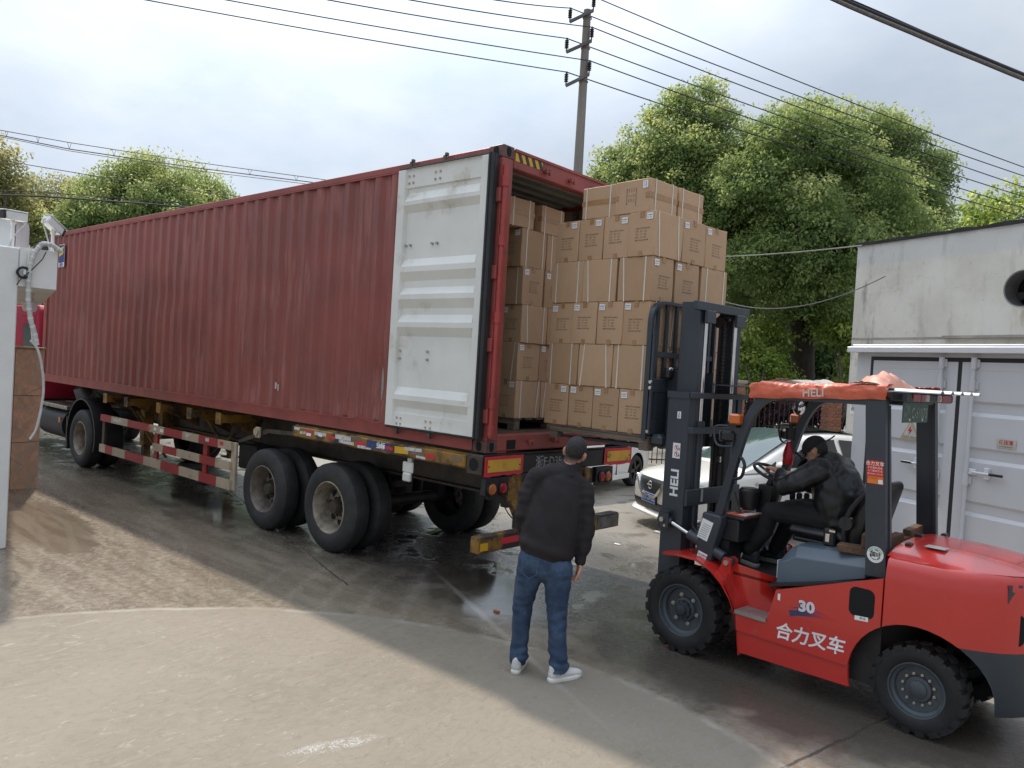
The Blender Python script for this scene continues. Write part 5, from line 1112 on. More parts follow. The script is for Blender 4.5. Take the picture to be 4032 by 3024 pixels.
for k, ch in enumerate('非道路移动机械环保信息'):
    a = R_(158 - 136 * k / 10); text('lettering', ch, GRN, rs, (-1.305 - .045 * math.cos(a), .508, 1.115 + .045 * math.sin(a)), (-math.sin(a), 0, -math.cos(a)) if False else (-math.sin(a), 0, -math.cos(a)), (-math.cos(a), 0, math.sin(a)), .012)
# side decals
text('lettering', '30', mat('decal_pale', (.72, .66, .70), .45), fk, (-.895, .602, .655), (-1, 0, .085), (.0, 0, 1), .105, sx=1.15, bold=.005, shear=-.05)
text('decal_shadow', '30', INK, fk, (-.889, .6012, .652), (-1, 0, .085), (.0, 0, 1), .105, sx=1.15, bold=.006, shear=-.05)
def swoosh_mat():
    m, nt, p = nodes_of('decal_swoosh'); tc = nt.nodes.new('ShaderNodeTexCoord'); sp = nt.nodes.new('ShaderNodeSeparateXYZ'); nt.links.new(tc.outputs['Object'], sp.inputs[0])
    f = ramp(nt, sp.outputs[0], -.86, -1.10); c = mixc(nt, f, (.03, .05, .12), (.60, .028, .018)); nt.links.new(c, p.inputs['Base Color']); p.inputs['Roughness'].default_value = .35; return m
SWM = swoosh_mat()
G().add([(-.76, .6006, .600), (-.85, .6006, .622), (-.95, .6006, .628), (-1.08, .6006, .618), (-1.13, .6006, .612), (-1.0, .6006, .606), (-.90, .6006, .592), (-.82, .6006, .575), (-.775, .6006, .556), (-.772, .6006, .580)], [tuple(range(10))]).add([(-.775, .6006, .622), (-.86, .6006, .652), (-.95, .6006, .656), (-1.05, .6006, .638), (-1.12, .6006, .616), (-1.03, .6006, .630), (-.93, .6006, .640), (-.85, .6006, .634)], [tuple(range(8))]).obj('decal_swoosh', SWM, fk, smooth=0)
text('lettering', '合力叉车', mat('decal_white', (.78, .76, .76), .45), fk, (-.925, .6015, .435), (-1, 0, .04), (.0, 0, 1), .128, sx=1.0, bold=.0028, shear=.14, spacing=1.0)
G().add([(-1.235, .6012, .695), (-1.325, .6012, .702), (-1.325, .6012, .672), (-1.235, .6012, .665)], [(0, 1, 2, 3)]).obj('fuel_label', WHITE, fk); G().add([(-.672, .6012, .70), (-.692, .6012, .70), (-.692, .6012, .65), (-.672, .6012, .655)], [(0, 1, 2, 3)]).obj('small_label', WHITE, fk)
text('lettering', '柴油', INK, fk, (-1.288, .602, .685), (-1, 0, .07), (0, 0, 1), .02)
# mast
def rail(s, yo, yi, x0, x1, z0, z1, name):
    g = G().box(x0, x1, s * yo, s * (yo - .022), z0, z1, bev=.003).box(x1 - .028, x1, s * (yo - .022), s * yi, z0, z1).box(x0, x0 + .028, s * (yo - .022), s * yi, z0, z1); return g.obj(name, FGRY, fk)
for s in (1, -1):
    o = rail(s, .425, .345, .315, .530, .09, 2.125, 'outer_mast_rail'); rail(s, .335, .265, .325, .515, .55, 2.90, 'inner_mast_rail')
    rail(s, .40, .34, .335, .50, 2.13, 2.885, 'inner_mast_rail_cheek') if False else None
    G().cyl((.33, s * .235, 1.86), (.33, s * .235, 2.79), .021, n=16).obj('lift_rod', CHROME, fk)
    G().cyl((.33, s * .235, .20), (.33, s * .235, 1.87), .037, n=18).cyl((.33, s * .235, 1.80), (.33, s * .235, 1.88), .046, n=18).obj('lift_cylinder', FGRY, fk)
    G().box(.345, .40, s * .17, s * .30, 1.50, 1.56, bev=.004).obj('cylinder_clamp', CHROME, fk)
    ch = G(); z = 1.0
    while z < 2.80:
        ch.box(.372, .398, s * .155 - .022, s * .155 + .022, z, z + .018, bev=.004).box(.376, .394, s * .155 - .017, s * .155 + .017, z + .018, z + .032); z += .032
    ch.tube([(.40 + .055 * math.cos(a), s * .155, 2.77 + .055 * math.sin(a)) for a in [math.pi * k / 8 for k in range(9)]], .02, 6)
    stuff(ch.obj('lift_chain', GREASE, fk, smooth=0))
    G().cyl((.43, s * .13, 2.76), (.43, s * .185, 2.76), .052, n=22).obj('chain_pulley', GREASE, fk)
G().box(.30, .345, -.42, .42, 2.825, 2.90, bev=.004).box(.345, .50, -.33, .33, 2.872, 2.90).box(.27, .30, .17, .31, 2.72, 2.83, bev=.006).box(.27, .30, -.31, -.17, 2.72, 2.83, bev=.006).cyl((.285, .235, 2.80), (.285, .235, 2.83), .014, n=8).obj('mast_top_crossbar', FGRY, fk)
G().box(.285, .314, -.47, .43, 2.075, 2.125, bev=.004).obj('mast_crossbar', FGRY, fk); G().box(.315, .535, .426, .436, 2.07, 2.125).obj('rail_cap_plate', FGRY, fk)
for a, b, c, d, e in ((.26, -.43, .43, 1.775, 1.83), (.285, -.42, .42, 1.16, 1.30), (.285, -.42, .42, .20, .34)): G().box(a, .314, b, c, d, e, bev=.004).obj('mast_crossbar', FGRY, fk)
text('lettering', 'HELI', mat('mast_letter_white', (.76, .77, .77), .45), fk, (.412, .4265, 1.345), (0, 0, 1), (1, 0, 0), .108, sx=1.12, bold=.0035, spacing=1.0)
sk = G().box(.378, .452, .4255, .4268, 1.555, 1.685).obj('warning_label', WHITE, fk)
for z in (1.645, 1.59):
    rg2 = G(); rg2.sheet([[(.412 + r * math.cos(2 * math.pi * k / 20), .428, z + r * math.sin(2 * math.pi * k / 20)) for k in range(21)] for r in (.019, .023)]); rg2.bar([(.412 - .015, .428, z - .015), (.412 + .015, .428, z + .015)], .002, .004, (0, 1, 0)); rg2.obj('ban_ring', REFR, sk, recalc=False)
    G().ball((.412, .4275, z + .009), (.005, .001, .005), 8).bar([(.412, .4275, z + .005), (.410, .4275, z - .012)], .001, .008, (0, 1, 0)).box(.384, .390, .4272, .4278, z - .02, z + .002).obj('figure_mark', INK, sk)
s2 = G().box(.392, .428, .4255, .4268, 1.895, 1.955).obj('hook_label', WHITE, fk); G().tube([(.41, .4275, 1.948), (.41, .4275, 1.925), (.416, .4275, 1.915), (.41, .4275, 1.905), (.403, .4275, 1.912)], .003, 5).obj('hook_mark', INK, s2)
G().box(.27, .30, .20, .212, 1.19, 1.30).obj('serial_label', mat('label_dull', (.35, .34, .31), .5), fk)
# carriage, load backrest, forks
cr_ = G().box(.665, .705, -.50, .50, 1.73, 1.86, bev=.004).box(.665, .705, -.50, .50, 2.10, 2.22, bev=.004).box(.54, .665, .20, .262, 1.62, 2.30).box(.54, .665, -.262, -.20, 1.62, 2.30).box(.672, .70, -.44, .44, 1.86, 2.10)
cr_.cyl((.6, .40, 1.665), (.6, .15, 1.665), .055, n=16).box(.56, .68, .36, .47, 1.63, 1.74, bev=.03); cr_.obj('carriage', FGRY, fk)
bkp = bez([(.715, .495, 2.70), (.715, .495, 2.895), (.715, .30, 2.895)], 8)
G().bar([(.715, .495, 1.69), (.715, .495, 2.70)] + bkp[1:] + [(.715, -.30, 2.895)] + bez([(.715, -.30, 2.895), (.715, -.495, 2.895), (.715, -.495, 2.70)], 8)[1:] + [(.715, -.495, 1.69)], .05, .028, (1, 0, 0)).obj('load_backrest', FGRY, fk)
for y in (.40, .265, .12, -.02, -.16, -.30, -.42): G().box(.703, .727, y - .018, y + .018, 2.22, 2.885).obj('backrest_bar', FGRY, fk)
G().box(.70, .73, -.48, .48, 2.415, 2.46).obj('backrest_rail', FGRY, fk)
G().box(.655, .68, .478, .51, 1.73, 2.60, bev=.004).prism([(.655, 2.60), (.68, 2.60), (.68, 2.66), (.668, 2.67)], 'y', .478, .51).obj('backrest_bracket', FGRY, fk)
for z in (1.76, 2.14, 2.19): G().cyl((.66, .515, z), (.66, .532, z), .016, n=6).obj('hex_bolt', ZINC, fk)
G().box(.60, .66, .26, .36, 2.22, 2.32, bev=.02).ball((.61, .31, 2.31), (.02, .035, .02), 10, mi=1).tube(bez([(.62, .3, 2.3), (.58, .2, 2.35), (.58, .1, 2.3), (.6, .0, 2.24)], 8), .014, 7).obj('shift_cylinder', [BLACK, CHROME], fk)
for y in (.30, -.50):
    G().prism([(.71, 2.20), (.745, 2.20), (.75, 1.632), (1.86, 1.608), (1.86, 1.598), (.76, 1.592), (.71, 1.62)], 'y', y, y + .12).obj('fork', FGRY, fk)
# lamps, mirror, grab rails
for s in (1, -1):
    hl = G().box(-.17, -.055, s * .455, s * .53, 1.755, 1.845, bev=.02).obj('head_lamp', BLACK, fk)
    G().prism(rr(.07, .09, .02, 4, (s * .4925, 1.80)), 'x', -.054, -.05).obj('lamp_glass', glass('lamp_glass_f', (.12, .12, .12), .1), hl)
    G().tube(bez([(-.19, s * .53, 1.885), (-.04, s * .53, 1.885), (.005, s * .53, 1.885), (.0, s * .53, 1.84)], 6)[:-1] + bez([(.0, s * .53, 1.84), (-.01, s * .53, 1.76), (-.02, s * .53, 1.705), (-.06, s * .53, 1.71), (-.18, s * .53, 1.73)], 8), .009, 7).obj('lamp_guard', FGRY, hl)
    G().box(-.225, -.13, s * .455, s * .545, 1.90, 1.985, bev=.014).obj('turn_lamp', FLAMP, fk).data.materials.append(BLACK)
    G().box(-.20, -.13, s * .46, s * .54, 1.875, 1.90).obj('lamp_base', BLACK, fk)
    G().tube(bez([(-.155, s * .455, 1.65), (-.22, s * .47, 1.66), (-.26, s * .48, 1.63), (-.265, s * .48, 1.58)], 6) + bez([(-.26, s * .48, 1.56), (-.25, s * .48, 1.49), (-.24, s * .47, 1.46), (-.12, s * .455, 1.47)], 6), .013, 8).obj('grab_rail', BLACK, fk)
mr = G().ball((-.40, -.08, 2.055), (.045, .062, .062), 18).obj('convex_mirror', mat('mirror_glass', (.82, .82, .82), .03, 1.0, var=.0), fk); G().lathe([(.063, -.0), (.066, -.02), (.04, -.03)], (-.395, -.08, 2.055), 'x', 20).tube([(-.37, -.08, 2.1), (-.36, -.08, 2.16)], .008, 6).obj('mirror_shell', BLACK, mr)
wl = G().cyl((-.16, -.44, 1.765), (-.16, -.44, 1.865), .045, n=18).cyl((-.16, -.44, 1.865), (-.16, -.44, 1.89), .015, n=8).obj('work_lamp', BLACK, fk)
lbs = G().add([(-.205, -.447, 1.80), (-.245, -.447, 1.81), (-.225, -.447, 1.71), (-.185, -.447, 1.70)], [(0, 1, 2, 3)]).obj('pillar_label', WHITE, fk)
hs = G()
hs.tube(bez([(.30, .3, 1.0), (.2, .36, .9), (.12, .3, .92), (.05, .3, .95)], 10), .010, 7).obj('mast_hose', BLACK, fk)
# things riding on the forklift
bag = thing('hanging_bag', 'small red plastic bag hanging from the far front pillar of the forklift', 'bag', FM @ Vector((-.155, -.43, 1.54)), FTH)
rows = []
for i in range(9):
    t = i / 8; w = .012 + .040 * min(1, t * 1.6) * (1 if t < .9 else .9); rows.append([(w * math.cos(a) + .006 * math.sin(3 * a + t * 5), .5 * w * math.sin(a), .20 * (1 - t)) for a in [2 * math.pi * k / 12 for k in range(12)]])
G().sheet(rows, close=True).obj('pouch', mat('bag_red', (.55, .008, .02), .25, var=.2, vs_=12), bag, smooth=180); G().tube([(0, 0, .2), (.0, .0, .26)], .003, 5).obj('tie_cord', BLACK, bag)
pk = thing('notched_timber', 'notched brown timber plank laid across behind the driver seat', 'timber', FM @ Vector((-1.255, -.17, 1.115)), FTH)
TIM = mat('timber_brown', (.115, .060, .034), .75, var=.3, vs_=14, stretch=(3, .4, 3), bmp=.25, dirt=((.24, .15, .085), .58, .8, 9.0))
G().prism([(.40, 0), (.40, .075), (.12, .085), (.115, .045), (-.02, .045), (-.025, .09), (-.20, .105), (-.38, .11), (-.38, 0)], 'x', -.03, .03).obj('plank', TIM, pk)
p2 = thing('timber_offcut', 'short brown timber offcut lying on the grey engine cover beside the near pillar', 'timber', FM @ Vector((-1.14, .37, 1.075)), FTH + .25)
G().box(-.07, .14, -.05, .06, -.005, .05, bev=.006).box(-.11, -.02, -.04, .07, .0515, .15, bev=.006).obj('plank', TIM, p2)
# ------------------------------------------------------------------ people
def blob(g, path, rad, side=(1, 0, 0), n=14, flat=False):
    """closed limb with elliptical section: rad = list of r or (r along side, r across)"""
    P = [Vector(q) for q in path]; rr2 = [(r, r) if not isinstance(r, tuple) else r for r in rad]; sd = Vector(side).normalized()
    P2 = []; R2 = []
    t0 = (P[1] - P[0]).normalized(); t1 = (P[-1] - P[-2]).normalized(); a0 = min(rr2[0]); a1 = min(rr2[-1])
    for k in range(0 if flat else 4): c = math.cos(math.pi / 2 * (1 - k / 4)); s = math.sin(math.pi / 2 * (1 - k / 4)); P2.append(P[0] - t0 * a0 * s); R2.append((rr2[0][0] * max(c, .05), rr2[0][1] * max(c, .05)))
    for q, r in zip(P, rr2): P2.append(q); R2.append(r)
    for k in range(1, 5): c = math.cos(math.pi / 2 * k / 4); s = math.sin(math.pi / 2 * k / 4); P2.append(P[-1] + t1 * a1 * s); R2.append((rr2[-1][0] * max(c, .05), rr2[-1][1] * max(c, .05)))
    rows = []
    for i, q in enumerate(P2):
        t = (P2[min(i + 1, len(P2) - 1)] - P2[max(i - 1, 0)]).normalized(); b = t.cross(sd)
        b = b.normalized() if b.length > 1e-4 else t.orthogonal().normalized(); a = b.cross(t).normalized()
        rows.append([q + a * R2[i][0] * math.cos(2 * math.pi * k / n) + b * R2[i][1] * math.sin(2 * math.pi * k / n) for k in range(n)])
    g.sheet(rows, close=True); m = len(g.v); g.f.append(tuple(range(m - n, m))); g.m.append(0); b0 = m - n * len(rows); g.f.append(tuple(range(b0 + n - 1, b0 - 1, -1))); g.m.append(0)
    return g
def organic(name, g, m, voxel, smooth=4, fac=.5, fn=None, mats=None):
    me = g.mesh(name, m, 0)
    me = evaluated(me, [('REMESH', dict(mode='VOXEL', voxel_size=voxel)), ('SMOOTH', dict(iterations=smooth, factor=fac))])
    me.materials.clear(); [me.materials.append(q) for q in (mats or [m])]
    if fn:
        N = [v.normal.copy() for v in me.vertices]
        for v, nn in zip(me.vertices, N): v.co += nn * fn(v.co, nn)
    finish(me, 180); me.name = name; return me
def hand(g, wrist, fwd, palm, thumb_side, s=1.0, curl=.6):
    """relaxed hand: palm plate, four unequal curled fingers and a thumb leaving the side of the palm; palm = direction the palm faces"""
    f = Vector(fwd).normalized(); p = Vector(palm).normalized(); p = (p - f * p.dot(f)).normalized(); t = f.cross(p) * thumb_side; w = Vector(wrist)
    blob(g, [w - f * .02, w + f * .03 * s, w + f * .085 * s], [(.026 * s, .019 * s), (.036 * s, .016 * s), (.040 * s, .014 * s)], t, 12)
    for i, (o, ln) in enumerate(((.030, .072), (.010, .080), (-.010, .075), (-.030, .058))):
        b = w + f * .085 * s + t * o * s; d = f.copy(); pts = [b - f * .02 * s, b]; ax = f.cross(p)
        q = b
        for k, L in enumerate((.45, .32, .23)):
            d = (Matrix.Rotation(curl * (.55 + .35 * k) * (1 + .08 * i), 3, ax) @ d); q = q + d * ln * L * s; pts.append(q)
        blob(g, pts, [.0095 * s, .0095 * s, .0088 * s, .008 * s, .007 * s], t, 8)
    b = w + f * .025 * s + t * .030 * s; blob(g, [b, b + (f * .5 + t * .75 + p * .25) * .032 * s, b + (f * .9 + t * .75 + p * .45) * .055 * s, b + (f * 1.25 + t * .55 + p * .6) * .068 * s], [.013 * s, .0125 * s, .011 * s, .009 * s], p, 8)
def head(g, M):
    """skull, jaw, nose, brow, lips and ears in head space: y is the way the face looks, origin between the ears"""
    def e(c, r): g.ball(c, r, 18, M=M)
    e((0, -.012, .045), (.076, .094, .092)); e((0, .030, -.005), (.064, .068, .085)); e((0, .050, -.062), (.046, .045, .040)); e((0, .02, -.03), (.056, .06, .06))
    e((0, .093, -.012), (.012, .016, .022)); e((0, .104, -.024), (.014, .012, .010)); e((0, .080, .030), (.050, .014, .012)); e((0, .092, -.054), (.022, .008, .006)); e((0, .090, -.064), (.019, .009, .006))
    for s in (-1, 1):
        blob(g, [tuple(M @ Vector((s * .074, -.004, -.022))), tuple(M @ Vector((s * .083, -.012, .004))), tuple(M @ Vector((s * .082, -.014, .026)))], [(.008, .010), (.009, .015), (.008, .013)], tuple(M.to_3x3() @ Vector((1, 0, 0))), 10)
def eyes(parent, M):
    for s in (-1, 1):
        o = G().ball((s * .031, .0795, .012), (.011, .008, .007), 10, M=M).ball((s * .031, .0865, .012), (.0045, .003, .0045), 8, mi=1, M=M).obj('eye', [mat('eye_white', (.6, .57, .53), .3), INK], parent)
SKIN = mat('skin', (0.46, 0.235, 0.155), 0.5, var=0.08, vs_=9); SKIN.node_tree.nodes['Principled BSDF'].inputs['Subsurface Weight'].default_value = .08
HAIR = mat('cropped_black_hair', (0.021, 0.019, 0.0185), 0.8, var=0.6, vs_=70, bmp=.5, bs=160)
def hair_fade():
    """clipped hair that thins out to skin at the nape"""
    m = HAIR.copy(); m.name = 'hair_nape_fade'; nt = m.node_tree; p = nt.nodes['Principled BSDF']; src = p.inputs['Base Color'].links[0].from_socket
    tc = nt.nodes.new('ShaderNodeTexCoord'); sp = nt.nodes.new('ShaderNodeSeparateXYZ'); nt.links.new(tc.outputs['Object'], sp.inputs[0])
    ad = nt.nodes.new('ShaderNodeMath'); ad.operation = 'MULTIPLY_ADD'; ad.inputs[1].default_value = .05; nt.links.new(noise(nt, 120, 3, .6), ad.inputs[0]); nt.links.new(sp.outputs[2], ad.inputs[2])
    nt.links.new(mixc(nt, ramp(nt, ad.outputs[0], 1.625, 1.565, 0, .85), src, (.30, .165, .115)), p.inputs['Base Color']); return m
HAIRF = hair_fade()
JACK = mat('jacket_dark_maroon', (0.0115, 0.0080, 0.0095), 0.85, var=0.15, vs_=6, bmp=.15, bs=200)
def denim():
    m, nt, p = nodes_of('blue_denim'); L = nt.links.new
    c = mixc(nt, ramp(nt, noise(nt, 7, 6, .6), .42, .66), (.020, .040, .082), (.048, .084, .145)); c = mixc(nt, ramp(nt, noise(nt, 150, 2, .5, (1, 1, .3)), .35, .7, 0, .45), c, (.012, .030, .070))
    L(c, p.inputs['Base Color']); p.inputs['Roughness'].default_value = .85; bump(nt, p, noise(nt, 220, 2, .5), .2, .003); return m
DENIM = denim()
VD = Vector((.6168, -.7871, 0)); RT = Vector((-.7871, -.6168, 0))
PM = Matrix(((RT.x, VD.x, 0, -1.44), (RT.y, VD.y, 0, .82), (0, 0, 1, 0), (0, 0, 0, 1)))
man = thing('person', 'person with cropped dark hair, dark jacket and blue jeans, standing with back turned', 'person', (0, 0, 0)); man.matrix_world = PM
HM = Matrix.Translation((.166, .215, 1.612)) @ Matrix.Rotation(R_(-14), 4, 'Z') @ Matrix.Rotation(R_(13), 4, 'Y') @ Matrix.Rotation(R_(-10), 4, 'X') @ Matrix.Scale(1.04, 4)
bg = G(); head(bg, HM)
blob(bg, [(.112, .175, 1.45), (.135, .19, 1.54), (.155, .205, 1.60)], [(.055, .052), (.057, .057), (.055, .06)])
blob(bg, [(-.01, .03, .86), (.01, .06, 1.05), (.05, .12, 1.25), (.085, .15, 1.36)], [(.165, .11), (.15, .10), (.15, .09), (.11, .05)])
blob(bg, [(-.095, .17, 1.41), (.09, .165, 1.41), (.255, .15, 1.315)], [.045, .05, .045])
blob(bg, [(-.10, .16, 1.41), (-.185, .11, 1.17), (-.165, .22, .98)], [.048, .04, .03]); blob(bg, [(.265, .15, 1.32), (.283, .09, 1.07), (.252, .06, .84)], [.048, .04, .027])
for h, k, a in (((-.10, .05, .84), (-.150, .09, .46), (-.165, .05, .09)), ((.085, .02, .80), (.105, .0, .45), (.135, -.085, .09))): blob(bg, [h, k, a], [.085, .055, .042])
hand(bg, (.248, .05, .835), (-.06, .02, -1), (-1, -.3, 0), -1, .98, .55); hand(bg, (-.165, .22, .985), (.6, .5, -.6), (1, -.2, 0), 1, .95, .5)
bodym = organic('body', bg, SKIN, .0068, 3, .45); link('body', bodym, man)
def hair_shell(body, HMx, m, off=.0028):
    """cropped hair: the scalp faces of the body, lifted by a few millimetres"""
    bm = bmesh.new(); bm.from_mesh(body); bm.normal_update(); iv = HMx.inverted(); kill = []
    for v in bm.verts:
        q = iv @ v.co; edge = .008 * mnoise.noise(q * 60)
        ear = abs(q.x) > .066 and -.040 < q.y < .035 and -.04 < q.z < .034
        hair = q.length < .20 and not ear and q.z > -.075 + edge and q.y < .074 + .20 * (q.z - .06) + edge and not (q.y > .022 + edge and q.z < .045) and not (q.z < .0 and q.y > -.012 + .5 * q.z)
        if not hair: kill.append(v)
    for v in bm.verts: v.co += v.normal * off
    bmesh.ops.delete(bm, geom=kill, context='VERTS'); me = bpy.data.meshes.new('hair'); bm.to_mesh(me); bm.free(); me.materials.clear(); me.materials.append(m); finish(me, 180); return me
hm = hair_shell(bodym, HM, HAIRF)
link('hair', hm, man); eyes(man, HM)
jg = G()
blob(jg, [(-.022, .03, .845), (.002, .046, .93), (.02, .075, 1.08), (.05, .115, 1.24), (.085, .145, 1.38)], [(.186, .128), (.205, .142), (.212, .145), (.205, .140), (.165, .105)], n=24, flat=True)
blob(jg, [(-.108, .165, 1.435), (.0, .165, 1.465), (.12, .17, 1.465), (.255, .155, 1.345)], [(.066, .072), (.080, .080), (.080, .080), (.072, .075)], (0, 1, 0), n=16)
blob(jg, [(.085, .15, 1.40), (.122, .178, 1.478)], [(.11, .10), (.085, .080)])
blob(jg, [(-.118, .16, 1.42), (-.175, .125, 1.28), (-.190, .10, 1.15), (-.175, .17, 1.03), (-.165, .21, .99)], [.078, .068, .062, .054, .046], (1, 0, 0))
blob(jg, [(.255, .155, 1.33), (.272, .115, 1.20), (.280, .085, 1.06), (.262, .066, .93), (.254, .058, .845)], [.080, .071, .064, .056, .045], (1, 0, 0))
def jfold(c, n):
    d = .013 * mnoise.noise(Vector((c.x * 11 + c.z * 5, c.y * 6, c.z * 4 - c.x * 5))) + .004 * mnoise.noise(Vector((c.x * 22 + c.z * 10, c.y * 14, c.z * 9 + 5)))
    if c.x < .215 and c.z < .98: d *= max(0, min(1, (c.z - (.845 - .27 * c.x) - .03) / .10))
    hem = c.z - (.845 - .27 * c.x)
    if -.2 < c.x < .20 and c.z < 1.0: d += .012 * math.exp(-((hem - .085) / .035) ** 2) - .004 * (hem < .05)
    if c.x > .215 or c.x < -.14: d += .010 * mnoise.noise(Vector((c.x * 8, c.y * 10 + c.z * 6, c.z * 20)))
    return d
jm = organic('jacket', jg, JACK, .0085, 4, .5, jfold); jk = link('jacket', jm, man)
colr = []
for k in range(5): colr.append([(.122 + .010 * k + (.094 - .007 * k) * math.cos(a), .178 + .008 * k + (.090 - .008 * k) * math.sin(a), 1.478 + .024 * k - .022 * math.cos(a) + .006 * math.sin(a)) for a in [2 * math.pi * j / 24 for j in range(24)]])
G().sheet(colr, close=True).obj('collar', JACK, jk, smooth=180)
kg = G()
blob(kg, [(-.01, .035, .80), (-.005, .04, .90), (.0, .05, 1.0)], [(.178, .125), (.185, .125), (.17, .12)], n=20)
blob(kg, [(-.098, .045, .84), (-.122, .06, .68), (-.155, .085, .47), (-.158, .07, .28), (-.160, .045, .085)], [(.108, .118), (.098, .106), (.073, .083), (.068, .082), (.064, .08)], n=16)
blob(kg, [(.088, .02, .80), (.096, .015, .66), (.104, .0, .46), (.118, -.04, .27), (.138, -.085, .085)], [(.112, .118), (.098, .106), (.074, .083), (.068, .082), (.064, .082)], n=16)
def kfold(c, n):
    k = .5 + 1.3 * math.exp(-((c.z - .46) / .08) ** 2) + 2.6 * math.exp(-((c.z - .13) / .08) ** 2) + .8 * math.exp(-((c.z - .72) / .06) ** 2)
    return k * .0075 * mnoise.noise(Vector((c.x * 9, c.y * 9 + c.x * 6, c.z * 23))) + .006 * mnoise.noise(Vector((c.x * 14, c.y * 14, c.z * 6)))
km = organic('jeans', kg, DENIM, .0085, 3, .5, kfold)
bmk = bmesh.new(); bmk.from_mesh(km); bmesh.ops.delete(bmk, geom=[v for v in bmk.verts if v.co.z < .052 + (.012 if v.co.x > 0 else 0)], context='VERTS'); bmk.to_mesh(km); bmk.free(); finish(km, 180); kj = link('jeans', km, man)
pkm = mat('pocket_denim', (.060, .105, .175), .85, var=.25, vs_=12)
for (cx, cz, tl) in ((-.115, .80, -.05),):
    pts = [(-.055, .06), (.055, .06), (.055, -.04), (.0, -.075), (-.055, -.04)]; g = G(); rows = [[(cx + x * s, -.083 - .012 * (1 - abs(x) * 12) + .02 * (cz + z * s - .80), cz + z * s + tl * x) for x, z in pts + pts[:1]] for s in (1.0, .94)]
    g.sheet(rows).obj('pocket_seam', pkm, kj, recalc=False)
SHW = mat('shoe_white_knit', (.58, .57, .55), .7, var=.1, dirt=((.32, .30, .27), .6, .85, 12.0)); SOLE = mat('shoe_sole', (.66, .64, .58), .6, var=.1, dirt=((.25, .22, .18), .6, .8, 15.0))
def shoe(x, y, ang, m, sole, parent, base=(0, 0), zb=0.0, s=1.0, tilt=0.0):
    M = Matrix.Translation((x, y, zb)) @ Matrix.Rotation(ang, 4, 'Z') @ Matrix.Rotation(tilt, 4, 'X') @ Matrix.Scale(s, 4); g = G()
    P = lambda *q: [tuple(M @ Vector(a)) for a in q]; sd = tuple(M.to_3x3() @ Vector((1, 0, 0)))
    blob(g, P((0, -.055, .055), (0, .0, .062), (0, .08, .052), (0, .165, .042), (0, .195, .036)), [(.036, .042), (.038, .045), (.042, .034), (.040, .026), (.030, .02)], sd); blob(g, P((0, -.045, .06), (0, -.04, .105)), [(.036, .045), (.036, .046)], sd)
    o = link('shoe', organic('shoe', g, m, .006, 3), parent)
    rows = [[tuple(M @ Vector((w * sx * k, yy + (.004 if k > 1 else 0) * (1 if yy > 0 else -1), z))) for (yy, w, sx) in [(-.092, .018, -1), (-.07, .034, -1), (0, .037, -1), (.08, .045, -1), (.15, .043, -1), (.20, .026, -1), (.218, 0, 1), (.20, .026, 1), (.15, .043, 1), (.08, .045, 1), (0, .037, 1), (-.07, .034, 1), (-.092, .018, 1)]] for z, k in ((.001, 1.0), (.012, 1.06), (.028, 1.04), (.034, .9))]
    gs = G().sheet(rows, close=True); gs.add(rows[0], [tuple(range(13))]); gs.add(rows[-1], [tuple(range(13))]); gs.obj('sole', sole, o, smooth=60); return o
shoe(-.163, .035, -.18, SHW, SOLE, man, s=.93); sr_ = shoe(.142, -.085, -.95, SHW, SOLE, man, s=.94)

# ---- driver: hunched over the wheel, cap pulled low; same frame as the forklift
drv = thing('person', 'person in a black jacket and cap hunched over the forklift steering wheel', 'person', FO, FTH)
DJ = mat('driver_jacket_black', (0.0075, 0.008, 0.0095), 0.42, var=0.2, vs_=5, bmp=.12, bs=60); DT = mat('driver_trousers_black', (0.0065, 0.007, 0.0085), 0.85, var=.2); CAPM = mat('cap_black', (.007, .007, .008), .8, var=.2, bmp=.2, bs=200)
HD = Matrix.Translation((-.635, .02, 1.705)) @ Matrix.Rotation(R_(-90), 4, 'Z') @ Matrix.Rotation(R_(-48), 4, 'X')
dg = G(); head(dg, HD)
blob(dg, [(-.74, .02, 1.60), (-.68, .02, 1.655), (-.635, .02, 1.69)], [.062, .057, .055])
blob(dg, [(-.86, .0, 1.18), (-.83, .0, 1.36), (-.76, .0, 1.54)], [(.13, .10), (.14, .11), (.12, .08)], (0, 1, 0))
for s, e, w in ((1, (-.50, .27, 1.445), (-.36, .13, 1.545)), (-1, (-.52, -.26, 1.41), (-.36, -.15, 1.50))): blob(dg, [(-.72, s * .16, 1.59), e, w], [.05, .042, .029])
for kn, ank in (((-.345, .16, 1.205), (-.175, .15, .875)), ((-.345, -.16, 1.205), (-.26, -.12, .86))): blob(dg, [(-.84, kn[1] * .65, 1.21), kn, ank], [.075, .052, .040])
hand(dg, (-.365, .135, 1.545), (.95, -.28, .15), (.3, -.1, -1), -1, .98, .8); hand(dg, (-.365, -.15, 1.50), (.95, .2, .1), (.3, .1, -1), 1, .98, .8)
dbody = organic('body', dg, SKIN, .0072, 3, .45); link('body', dbody, drv); eyes(drv, HD); link('hair', hair_shell(dbody, HD, HAIR), drv)
jg = G()
blob(jg, [(-.865, 0, 1.14), (-.835, 0, 1.26), (-.815, 0, 1.41), (-.775, 0, 1.54), (-.735, 0, 1.625)], [(.205, .185), (.225, .205), (.235, .195), (.225, .165), (.15, .115)], (0, 1, 0), n=22)
